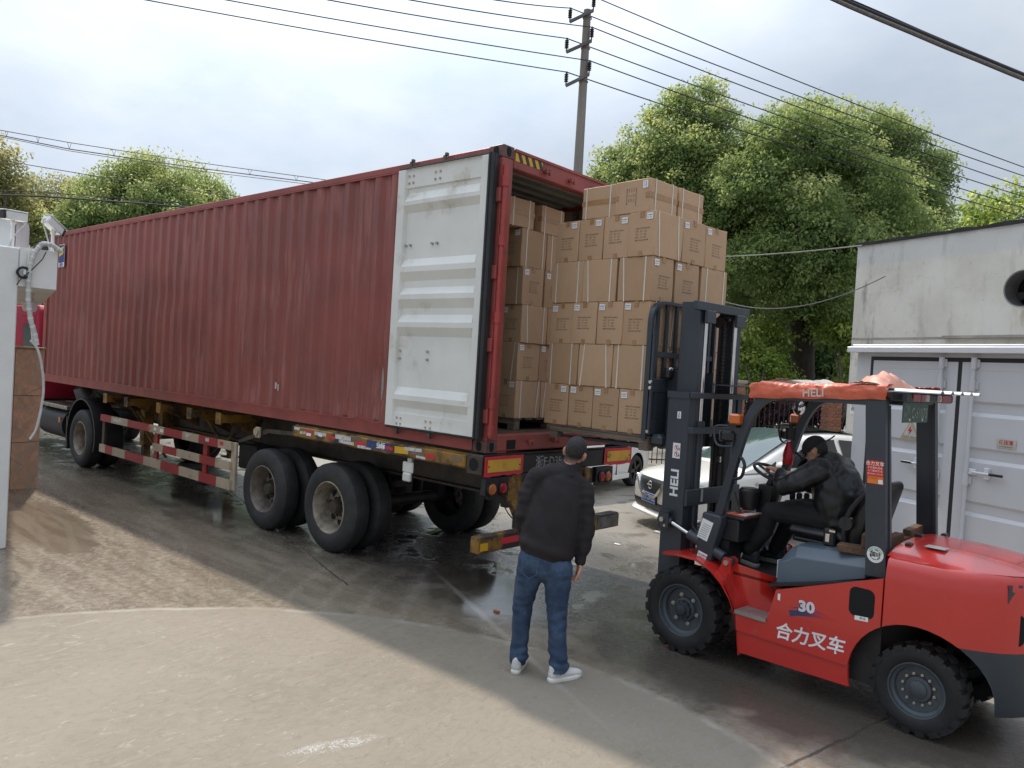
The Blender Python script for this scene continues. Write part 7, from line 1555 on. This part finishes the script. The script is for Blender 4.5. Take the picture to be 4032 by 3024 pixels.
segs = [([(0, 0, -.05), (.1, 0, 2), (0, 0, 4.2)], .30, .2)] + [([(0, 0, 3.6), tuple(Vector(q[:3]).lerp(Vector((0, 0, 4.5)), .5)), q[:3]], .12, .02) for q in lb[:12]]
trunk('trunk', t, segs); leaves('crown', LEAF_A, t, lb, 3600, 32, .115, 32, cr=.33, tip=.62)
b = base_of(1930, 26.0 * _k); B = Vector(b); t = thing('broadleaf_tree', 'right-hand camphor tree rising beyond the stained building roof edge', 'tree', b, 0, GT)
lob = [lobe_far(1720, 300, 26, 1.0), lobe_far(1860, 300, 26, 1.3), lobe_far(1930, 330, 26, 1.3), lobe_far(1980, 390, 26, 1.0), lobe_far(1820, 320, 26.5, .9), lobe_far(1905, 275, 26.5, .8), lobe_far(1950, 440, 25.5, 1.4), lobe_far(1880, 420, 25.5, 1.4), lobe_far(2010, 350, 26, .8), lobe_far(1670, 340, 26, 1.0), lobe_far(1900, 520, 25.5, 1.4), lobe_far(1640, 330, 26.5, .8), lobe_far(2000, 470, 26, .9)]
lb = [(q[0] - B.x, q[1] - B.y, q[2], *q[3:]) for q in lob]
segs = [([(0, 0, -.05), (.1, 0, 2), (0, 0, 4.0)], .30, .2)] + [([(0, 0, 3.6), tuple(Vector(q[:3]).lerp(Vector((0, 0, 4.5)), .5)), q[:3]], .12, .02) for q in lb[:10]]
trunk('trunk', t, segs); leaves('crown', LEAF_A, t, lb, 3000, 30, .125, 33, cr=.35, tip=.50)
def simple_tree(label, lobs, px, depth, m, n_cl, n_lf, size, seed, tr_=.2, fz=2.5, tip=.5, hole=0, cr=.4, shell=.72):
    b = base_of(px, depth); B = Vector(b); t = thing('broadleaf_tree', label, 'tree', b, 0, GT); lb = [(q[0] - B.x, q[1] - B.y, q[2], *q[3:]) for q in (lobe_far(*l) for l in lobs)]
    segs = [([(0, 0, -.05), (.15, 0, fz * .5), (0, 0, fz)], tr_, tr_ * .7)] + [([(0, 0, fz * .9), tuple(Vector(q[:3]).lerp(Vector((0, 0, fz * 1.2)), .45)), q[:3]], tr_ * .5, .02) for q in lb]
    trunk('trunk', t, segs); leaves('crown', m, t, lb, n_cl, n_lf, size, seed, tip=tip, hole=hole, cr=cr, shell=shell); return t
simple_tree('sunlit bushy tree beyond the right building roof, at the right picture edge', [(2100, 490, 30, 1.6), (2170, 470, 30, 1.7), (2050, 510, 30, 1.2), (2220, 490, 30, 1.6), (2130, 540, 29, 1.8), (2060, 570, 29, 1.5)], 2120, 30, LEAF_E, 500, 22, .2, 41)
simple_tree('young tree with light green leaves left of the thick trunk', [(1640, 780, 19.5, .8, .6), (1600, 740, 19.8, .7, .6), (1680, 820, 19.5, .7, .45), (1610, 830, 19.2, .8, .5), (1660, 720, 20.5, .6)], 1640, 19.6, LEAF_E, 420, 22, .12, 42, .05, 1.6, cr=.28)
simple_tree('small fresh green tree at the corner of the stained building', [(1845, 720, 19, .55, .5), (1860, 780, 18.8, .6, .5), (1810, 700, 19.5, .5, .4), (1870, 690, 19.2, .5), (1830, 830, 19, .6, .4)], 1825, 19.2, LEAF_E, 320, 22, .12, 43, .06, 1.5, cr=.26)
simple_tree('dark leafy tree deep in the wood left of the thick trunk', [(1620, 660, 27, 1.8), (1680, 700, 27, 1.6), (1570, 720, 26.5, 1.6), (1650, 780, 26, 1.6), (1700, 620, 28, 1.6)], 1645, 27, LEAF_B, 520, 20, .2, 44, .13, 3.0)
simple_tree('dark leafy tree deep in the wood right of the thick trunk', [(1790, 720, 27, 1.6), (1840, 680, 27.5, 1.7), (1800, 800, 26.5, 1.6), (1860, 760, 27, 1.4), (1760, 790, 26, 1.3)], 1815, 27, LEAF_B, 520, 20, .2, 45, .13, 2.6)
simple_tree('slim dark tree behind the forklift mast', [(1560, 640, 29, 1.7), (1500, 680, 29, 1.8), (1580, 580, 29, 1.6), (1450, 700, 29, 1.8)], 1580, 29, LEAF_B, 420, 20, .2, 46, .10, 3.4)
# thicket behind everything: reads as one dark mass between the trunks
th = []; r9 = random.Random(8)
for i in range(26): th.append(lobe(1240 + 34 * i, 800 + r9.uniform(-40, 30), 33 + r9.uniform(-1.5, 2), 1.9, 2.1))
for i in range(14): th.append(lobe(1500 + 40 * i, 690 + r9.uniform(-30, 30), 37 + r9.uniform(-1, 2), 2.2, 2.2))
stuff(leaves('thicket', LEAF_B, None, th, 2600, 18, .26, 51, shell=.6, cr=.6, tip=.35))
# trees over the container on the left
simple_tree('bright green tree showing above the middle of the container roof', [(260, 430, 32, 1.9), (330, 400, 32, 1.7), (210, 450, 31.5, 1.5), (300, 400, 32.5, 1.5), (380, 430, 32, 1.6), (250, 510, 31, 2.2), (350, 480, 31, 2.0), (170, 500, 31, 1.6)], 280, 32, LEAF_A, 2200, 26, .14, 61, .26, 4.5, cr=.42, tip=.6)
simple_tree('smaller green tree at the right end of the trees above the container', [(430, 420, 35, 1.6), (460, 430, 35, 1.2), (400, 440, 35, 1.5), (440, 470, 34.5, 1.8)], 430, 35, LEAF_A, 1000, 26, .14, 62, .2, 4.5, cr=.4, tip=.6)
simple_tree('olive brown tree behind the lamp camera, thin crown', [(150, 460, 34, 1.8), (90, 440, 34, 1.8), (60, 470, 33, 1.8), (130, 520, 33, 2.2), (180, 430, 35, 1.4), (30, 500, 33, 2.0), (100, 560, 32, 2.2)], 110, 34, LEAF_C, 1700, 24, .14, 63, .2, 4.0, cr=.42, hole=.2, tip=.5)
simple_tree('sparse pale tree standing tallest at the left picture edge', [(15, 350, 30, 1.0), (5, 385, 30, 1.2), (-25, 360, 30, 1.3), (20, 410, 30, 1.0), (0, 440, 30, 1.2), (-30, 430, 30, 1.6)], -5, 30, LEAF_C, 420, 20, .17, 64, .15, 4.0, cr=.34, hole=.3, tip=.9)
simple_tree('wispy half-bare tree between the two left trees', [(215, 400, 36, 1.2), (190, 420, 36, 1.1), (235, 390, 36, .9), (200, 450, 36, 1.3)], 205, 36, LEAF_C, 120, 14, .18, 65, .12, 5.0, cr=.4, hole=.3, tip=.3)
hl_ = [lobe(-60 + 36 * i, 880 + r9.uniform(-12, 12) - 3 * i, 30 + r9.uniform(-1, 1), 1.5, 1.0) for i in range(30)]
stuff(leaves('hedge', LEAF_B, None, hl_, 1500, 18, .2, 71, shell=.6, cr=.45, tip=.6))
wl_ = [lobe(-220 + 62 * i, 620 + r9.uniform(-30, 30), 42 + r9.uniform(-2, 3), 3.2, 3.6) for i in range(26)] + [lobe(-300 - 150 * i, 600 + r9.uniform(-30, 30), 40 - 1.2 * i, 3.6, 4.2) for i in range(14)]
stuff(leaves('far_wood', LEAF_B, None, wl_, 2900, 18, .34, 72, shell=.6, cr=.9, tip=.5))
ph_ = [lobe(1535 + 17 * i, 890 + r9.uniform(-14, 22), 20.2 + r9.uniform(-.3, .4), .42, .42) for i in range(19)]
phg = thing('purple_hedge', 'dark purple-leaved clipped hedge behind the iron fence', 'hedge'); leaves('foliage', LEAF_D, phg, ph_, 900, 20, .085, 73, shell=.6, cr=.2, tip=.6)
# iron fence with brick piers
fn = thing('iron_fence', 'black iron railing fence between red brick piers at the back of the yard', 'fence')
IRON = mat('fence_iron', (.022, .018, .018), .6, var=.3); BRICKM = mat('pier_brick', (.27, .115, .075), .85, var=.2, vs_=12, rand=.45, dirt=((.36, .27, .22), .55, .8, 9.0), bmp=.3); MORT = mat('pier_mortar', (.30, .26, .22), .9, var=.15)
FA = cam_pt(1585, 900, 18.6); FB_ = cam_pt(1795, 900, 18.9); FA.z = FB_.z = 0; fd = (FB_ - FA).normalized(); fnm = Vector((-fd.y, fd.x, 0))
def pier(c):
    M = Matrix(((fd.x, fnm.x, 0, c.x), (fd.y, fnm.y, 0, c.y), (0, 0, 1, 0), (0, 0, 0, 1)))
    t = thing('brick_pier', 'red brick fence pier', 'pier', group=None); t.matrix_world = M
    G().box(-.165, .165, -.165, .165, 0, 2.18).obj('core', MORT, t)
    bm_ = G().box(-.10, .10, -.045, .045, -.032, .032, bev=.006).mesh('brick', BRICKM, 20); h = 0
    for k in range(29):
        z = .04 + k * .074
        for side in range(4):
            for j in ((-.105, .105) if k % 2 else (-.16, .0, .16)):
                o = link('brick', bm_, t); a = side * math.pi / 2; sc = .80 if k % 2 else .56
                o.matrix_basis = Matrix.Rotation(a, 4, 'Z') @ Matrix.Translation((j * .78, -.135 + rnd.uniform(-.003, .003), z)) @ Matrix.Scale(sc, 4, (1, 0, 0))
    G().box(-.21, .21, -.21, .21, 2.185, 2.26, bev=.01).obj('cap', MORT, t); return t
for i, (px, lab) in enumerate(((1583, 'red brick fence pier seen just right of the forklift mast'), (1797, 'red brick fence pier seen under the forklift roof, left of the stained wall'))):
    c = FA if i == 0 else FB_; t = pier(c); t['label'] = lab; t['group'] = 'brick piers of the yard fence'
Lf = (FB_ - FA).length; bars = 0; barm = G().cyl((0, 0, .15), (0, 0, 2.0), .011, n=6).tube([(0, 0, 2.0), (0, 0, 2.08)], [.018, .002], 6).mesh('railing_bar', IRON, 0)
s = -2.6
while s < Lf + 2.0:
    if min(abs(s), abs(s - Lf)) > .27: o = link('railing_bar', barm, fn); o.location = FA + fd * s
    s += .125
for z in (.25, 1.88):
    for a, b_ in ((-2.6, -.27), (.27, Lf - .27), (Lf + .27, Lf + 2.0)): G().bar([FA + fd * a + Vector((0, 0, z)), FA + fd * b_ + Vector((0, 0, z))], .03, .03, (0, 0, 1)).obj('railing_rail', IRON, fn)

# ------------------------------------------------------------------ pole and overhead wires
CONC = mat('pole_concrete', (.215, .20, .175), .85, var=.15, vs_=2, stretch=(1, 1, .2), bmp=.2)
INS = mat('insulator_brown', (.045, .035, .030), .35, var=.2); GALV = mat('crossarm_steel', (.13, .125, .12), .6, .3, var=.2); WIRE = mat('wire_dark', (.020, .018, .024), .6, var=.1)
PB = Vector((7.40, -10.80, 0)); up_ = thing('power_pole', 'tall round concrete power pole with three short cross-arms behind the container', 'pole', PB)
G().cyl((-.02, -.01, 0), (.02, -.01, 11.62), .165, .098, n=24).obj('shaft', CONC, up_)
AD = Vector((.72, .66, 0)).normalized()                 # arm direction, towards the left in the photo
ends = []
for z, a, b_, dz in ((11.38, -.13, .46, -.02), (10.60, -.13, .50, -.02), (9.74, -.12, .46, .0)):
    q0 = AD * a + Vector((0, 0, z + .18)); q1 = AD * b_ + Vector((0, 0, z - .15)); nrm = Vector((AD.y, -AD.x, 0)) * -.12
    ar = G().bar([q0 + nrm, q1 + nrm], .07, .07, (AD.y, -AD.x, 0)).tube([(.115 * math.cos(k), .115 * math.sin(k), z + .02) for k in [2 * math.pi * j / 16 for j in range(17)]], .012, 6).obj('cross_arm', GALV, up_)
    for q in (q0, q1):
        q = q + nrm; ins = G().cyl(q, q + Vector((0, 0, .12)), .018, n=8)
        for k in range(5): zz = .10 + .045 * k; ins.lathe([(.03, 0), (.058, .008), (.03, .03)], tuple(q + Vector((0, 0, zz))), 'z', 16)
        ins.cyl(q + Vector((0, 0, .1)), q + Vector((0, 0, .36)), .028, n=10).obj('insulator', INS, up_); ends.append(PB + q + Vector((0, 0, .35)))
Lp = [(1105, -3), (935, -3), (765, -3), (545, -3), (400, -4), (250, -40)]; Rp = [(2240, 362), (2240, 378), (2240, 403), (2240, 424), (2240, 446), (2240, 464)]
desc = ['uppermost', 'second highest', 'third highest', 'fourth highest', 'second lowest', 'lowest']
order = sorted(range(6), key=lambda i: -ends[i].z)
lp_ = [(1105, -12), (935, -12), (765, -12), (545, -12), (405, -12)]
for k, i in enumerate(order):
    e = ends[i]; l_ = cam_pt([1180, 1060, 880, 705, 485, 345][k] - 60, [-22, -22, -22, -22, -22, -16][k], 15.6); r_ = cam_pt(2250, [366, 384, 408, 428, 452, 470][k], 24.0)
    w = G().tube(sag(e, l_ + (l_ - e) * .6, .10, 20), .013, 6).tube(sag(e, r_ + (r_ - e) * .3, .18, 30), .015, 6).obj('power_wire', WIRE); tag(w, f'{desc[k]} of the six power wires strung from the pole across the sky', 'wire', 'power wires on the concrete pole')
def wire(name, label, pts, r, m=WIRE, n=6, grp=None):
    o = G().tube(pts, r, n).obj(name, m); return tag(o, label, 'cable', grp)
def img_wire(pl, depth0, depth1, n=14):
    out = []
    for i, (a, b_) in enumerate(zip(pl, pl[1:])):
        for k in range(n): t = k / n; u = (i + t) / (len(pl) - 1); out.append(cam_pt(a[0] + (b_[0] - a[0]) * t, a[1] + (b_[1] - a[1]) * t, depth0 + (depth1 - depth0) * u))
    out.append(cam_pt(*pl[-1], depth1)); return out
cbn = thing('cable_bundle', 'bundle of telephone cables on a messenger wire above the left of the container', 'cable')
top = img_wire([(-40, 274), (150, 308), (420, 350), (700, 388), (900, 420)], 24, 27); low = img_wire([(-40, 284), (150, 322), (420, 362), (700, 397), (900, 428)], 24, 27); lo2 = img_wire([(-40, 287), (150, 326), (420, 368), (700, 402), (900, 432)], 24, 27)
for q, r in ((top, .012), (low, .016), (lo2, .010)): G().tube(q, r, 6).obj('strand', WIRE, cbn)
hk_ = G()
for k in range(4, 40, 5):
    for dx in (-1, 1): hk_.tube([low[k], top[k] + (top[min(k + 1, len(top) - 1)] - top[k]) * .22 * dx], .006, 5)
hk_.obj('hanger', WIRE, cbn)
wire('telephone_wire', 'single thin wire slanting down to the left half of the container roof', img_wire([(-20, 340), (60, 356), (240, 386), (420, 412), (520, 425)], 22, 24), .011)
wire('black_cable', 'thick black cable in front of the left trees, low over the container end', img_wire([(-30, 420), (90, 424), (230, 434), (330, 441), (450, 452)], 20, 23), .024, grp=None)
wire('pale_cable', 'pale thin cable running beside the thick black one on the left', img_wire([(-30, 410), (70, 414), (160, 420), (240, 426), (400, 440)], 20.3, 23), .010)
tcb = thing('cable_run', 'heavy pair of cables crossing the top right corner of the sky', 'cable')
def cr_run(off, r, m, d=0): q = [cam_pt(px, py + off, 7.2 + d) for px, py in ((1760, -28), (1830, 4), (1900, 34), (1970, 63), (2040, 93), (2110, 121), (2180, 150), (2260, 182))]; q = [q[0] + (q[0] - q[1]) * 9 + Vector((0, 0, 1.2))] + q + [q[-1] + (q[-1] - q[-2]) * 9 + Vector((0, 0, 1.6))]; return G().tube(q, r, 8).obj('cable_strand', m, tcb)
cr_run(0, .022, WIRE); cr_run(7.5, .018, mat('cable_grey_sheath', (.16, .14, .125), .7, var=.25, vs_=40), -.03); cr_run(12, .006, WIRE, -.05); q_ = G().tube([cam_pt(px, py, 7.2) for px, py in ((1760, -36), (1830, -4), (1900, 26), (1990, 66), (2070, 100), (2140, 130), (2260, 180), (2900, 440))], .007, 6).obj('messenger_wire', WIRE, tcb)
sl = cam_pt(1530, 548, 12.0); wire('service_wire', 'pale wire from the building top corner to behind the raised cartons', sag(cam_pt(1862, 530, 14.3), cam_pt(1480, 556, 17), .05), .012, mat('wire_pale', (.35, .34, .30), .5))
wire('drooping_wire', 'thin drooping wire fixed to the stained wall below its top corner', sag(cam_pt(1912, 597, 14.1), cam_pt(1480, 610, 19), .62), .011, mat('wire_grey', (.13, .13, .13), .6))

# ------------------------------------------------------------------ things on the gate lodge
CAMW = mat('camera_white', (.72, .72, .70), .4, var=.04); CON = mat('conduit_grey', (.50, .51, .49), .5, var=.15, dirt=((.3, .3, .28), .5, .8, 8.0))
def cctv(label, base, h, yaw, pitch, ln=.26):
    t = thing('security_camera', label, 'camera', base, 0, 'security cameras on the gate beam'); G().cyl((0, 0, 0), (0, 0, h), .018, n=12).cyl((0, 0, 0), (0, 0, .015), .05, n=14).ball((0, 0, h), .03, 12).obj('stem', CAMW, t)
    M = Matrix.Translation((0, 0, h + .07)) @ Matrix.Rotation(yaw, 4, 'Z') @ Matrix.Rotation(pitch, 4, 'Y')
    me = G().box(-ln * .5, ln * .42, -.05, .05, -.045, .045, bev=.012).box(-ln * .5, ln * .56, -.055, .055, .046, .056, bev=.004, M=None); hd_ = me.mesh('housing', CAMW, 40); hd_.transform(M); link('housing', hd_, t)
    f_ = G().box(ln * .421, ln * .53, -.048, .048, -.043, .043, bev=.008).mesh('front', BLACK, 40); f_.transform(M); link('lens_hood', f_, t)
    G().tube(bez([tuple(M @ Vector((-ln * .5, 0, 0))), tuple(M @ Vector((-ln * .85, 0, -.05))), (-.04, .03, h * .6), (-.01, .03, 0)], 12), .008, 6).obj('lead', CON, t); return t
def cam_on(px, py, X): q = cam_pt(px, py, 1.0); o = Vector((-4.913, 5.252, 2.247)); d = q - o; return o + d * ((X - o.x) / d.x)
b1 = cam_on(113, 541, 4.55); b2 = cam_on(26, 531, 4.55)
cctv('white security camera on the right end of the gate beam, tilted down', (b1.x, b1.y, 3.2), .22, math.atan2(-.86, .5), R_(28), .26)
cctv('white security camera at the left picture edge on the gate beam, aimed left', (b2.x, b2.y, 3.19), .27, math.atan2(.9, -.42), R_(3), .28)
cb2 = thing('corrugated_conduit', 'grey ribbed conduit looping over the gate beam and down the white wall', 'conduit'); pth = [cam_on(px, py, 4.36) for px, py in ((133, 545), (112, 528), (92, 526), (75, 545), (66, 570), (62, 610), (61, 650), (66, 690), (76, 725), (80, 748))]
P = []; 
for i in range(len(pth) - 1):
    for k in range(8): P.append(pth[i].lerp(pth[i + 1], k / 8))
for _ in range(3): P = [P[0]] + [(P[i - 1] + P[i] * 2 + P[i + 1]) / 4 for i in range(1, len(P) - 1)] + [P[-1]]
G().tube(P, [.026 if i % 2 else .023 for i in range(len(P))], 12).obj('ribbed_tube', CON, cb2, smooth=60)
for i in range(3, len(P) - 2, 4): G().tube([P[i], P[i + 1]], .027, 12).obj('tape_band', mat('conduit_pale', (.62, .62, .58), .5), cb2)
P2 = [cam_on(px, py, X) for px, py, X in ((66, 735, 4.36), (72, 752, 5.2), (86, 772, 6.6), (92, 800, 7.2), (92, 840, 7.5), (86, 880, 7.6), (80, 900, 7.65), (60, 952, 7.7))] if False else [cam_on(px, py, 4.345) for px, py in ((66, 735), (80, 750), (88, 775), (94, 815), (94, 850), (88, 890), (78, 930), (62, 953))]
Pq = []
for i in range(len(P2) - 1):
    for k in range(6): Pq.append(P2[i].lerp(P2[i + 1], k / 6))
for _ in range(3): Pq = [Pq[0]] + [(Pq[i - 1] + Pq[i] * 2 + Pq[i + 1]) / 4 for i in range(1, len(Pq) - 1)] + [Pq[-1]]
o = G().tube(Pq, .014, 8).obj('drain_hose', CON); tag(o, 'pale hose hanging from the conduit in front of the stone-clad pillar', 'hose')
o = G().tube([cam_on(px, py, 4.34) for px, py in ((100, 536 + 8), (92, 560), (70, 582), (46, 602), (36, 615))], .006, 6).obj('thin_lead', WIRE); tag(o, 'thin grey lead running diagonally across the gate beam face', 'cable')
o = G().tube([cam_on(px, py, 4.37) for px, py in ((64, 530), (60, 580), (60, 640), (66, 700), (70, 735))], .007, 6).obj('white_lead', CAMW); tag(o, 'thin white lead hanging beside the ribbed conduit', 'cable')
cl_ = thing('cable_coil', 'small black coil of cable hung on the gate beam face', 'cable'); c0 = cam_on(50, 589, 4.37); cg2 = G()
for k in range(7): cg2.tube([tuple(c0 + Vector((.01 * math.sin(k) - .01, (.055 + .006 * math.sin(k * 2)) * math.cos(a + k) , (.055 + .006 * math.cos(k * 3)) * math.sin(a + k)))) for a in [2 * math.pi * j / 14 for j in range(14)]], .008, 6)
cg2.obj('coil', BLACK, cl_); G().box(c0.x - .05, c0.x - .03, c0.y - .012, c0.y + .012, c0.z - .02, c0.z + .03).obj('clip', CHROME, cl_)
bl = thing('bulb_lamp', 'white bulb lamp hanging under the gate beam', 'lamp', cam_on(66, 632, 5.5)); h_ = bl.location
bl.location = (5.5, h_.y, 2.788); G().lathe([(.001, 0), (.045, 0), (.04, -.03), (.03, -.05)], (0, 0, 0), 'z', 20).obj('socket', CAMW, bl); G().lathe([(.03, -.05), (.045, -.085), (.075, -.115), (.078, -.19), (.06, -.225), (.001, -.235)], (0, 0, 0), 'z', 24).obj('bulb', mat('bulb_opal', (.66, .66, .68), .3, var=.02), bl)
for k, pl in enumerate((((70, 545, 5.2), (82, 520, 5.2), (110, 518, 5.2), (128, 545, 5.2)), ((62, 540, 5.3), (90, 530, 5.3), (108, 535, 5.3), (122, 552, 5.3)))):
    o = G().tube(bez([cam_on(*q) for q in pl], 12), .022, 8).obj('black_hose', BLACK); tag(o, ('higher' if k == 0 else 'lower') + ' of two thick black hoses arching behind the gate beam', 'hose', 'black hoses on the gate beam')
pt_ = thing('black_pot', 'black pot standing on the gate beam behind the camera', 'pot', (5.3, cam_on(101, 540, 5.3).y, 3.2)); G().lathe([(.001, 0), (.05, 0), (.085, .2), (.078, .2), (.05, .03)], (0, 0, 0), 'z', 20).obj('pot_body', BLACK, pt_)
# rooftop booth behind the lodge
BX = 6.4; e0 = cam_on(59, 482, BX + .9); e1 = cam_on(32, 470, BX); e2 = cam_on(0, 455, BX); bo = thing('guard_booth', 'white framed booth with blue-grey side glazing peeping over the gate beam', 'booth', (BX, e1.y, 3.2))
FRM = mat('booth_white_frame', (.62, .63, .63), .4, var=.05); hb = e2.z - 3.2; dy = e0.y - e1.y
G().prism([(0, 0), (0.02, 1.9), (1.4, 1.9), (.9, dy), (.86, dy - .02)], 'z', .0, hb - .06).obj('booth_wall', FRM, bo)
sd_ = Vector((.9, dy, 0)).normalized(); nd_ = Vector((sd_.y, -sd_.x, 0))
gq = [Vector((.05, dy * .05, .05)), Vector((.82, dy * .9, .05)), Vector((.82, dy * .9, hb - .12)), Vector((.05, dy * .05, hb - .12))]
G().add([q + nd_ * .006 for q in gq], [(0, 1, 2, 3)]).obj('side_glazing', glass('booth_glass', (.05, .08, .095), .12), bo)
G().prism([(-.08, -.04), (-.06, 2.0), (1.5, 2.0), (1.02, dy - .06)], 'z', hb - .055, hb + .0).obj('roof', FRM, bo)
G().prism(rr(.55, .30, .05, 4, (.45, hb * .62)), 'x', -.008, -.001).obj('front_window', glass('booth_glass_front', (.40, .41, .41), .2), bo)

# ------------------------------------------------------------------ litter on the yard
def scrap(name, label, cat, x, y, pts, m, h=.004):
    o = G().prism([(a, b_) for a, b_ in pts], 'z', .003, .003 + h).obj(name, m); o.location = (x, y, 0); return tag(o, label, cat)
lid = g_ = None
o = G().lathe([(.001, .012), (.11, .012), (.125, .004), (.12, .003)], (0, 0, 0), 'z', 24).obj('plastic_lid', mat('lid_yellow', (.55, .38, .06), .5, var=.15)); o.location = (2.62, -4.3, 0); tag(o, 'flat yellow plastic lid lying on the yard beyond the trailer', 'lid')
scrap('brick_chip', 'small orange brick chip on the wet concrete left of the man', 'chip', -.28, .02, [(-.03, -.012), (.03, -.015), (.035, .012), (-.02, .015)], mat('chip_orange', (.42, .12, .05), .8), .012)
scrap('brick_chip', 'small red brick chip on the damp concrete right of the man', 'chip', -1.78, -.46, [(-.03, -.02), (.03, -.015), (.02, .02), (-.025, .015)], MATS['chip_orange'], .012)
scrap('paper_scrap', 'torn white scrap of packaging on the ground by the white car', 'scrap', .62, -4.45, [(-.12, -.05), (.10, -.06), (.13, .04), (-.05, .07)], WHITE, .02)
scrap('paper_scrap', 'tiny pale paper flake on the concrete below the parked car bumper', 'scrap', .62, -3.3, [(-.05, -.02), (.05, -.02), (.03, .03), (-.04, .02)], WHITE, .006)
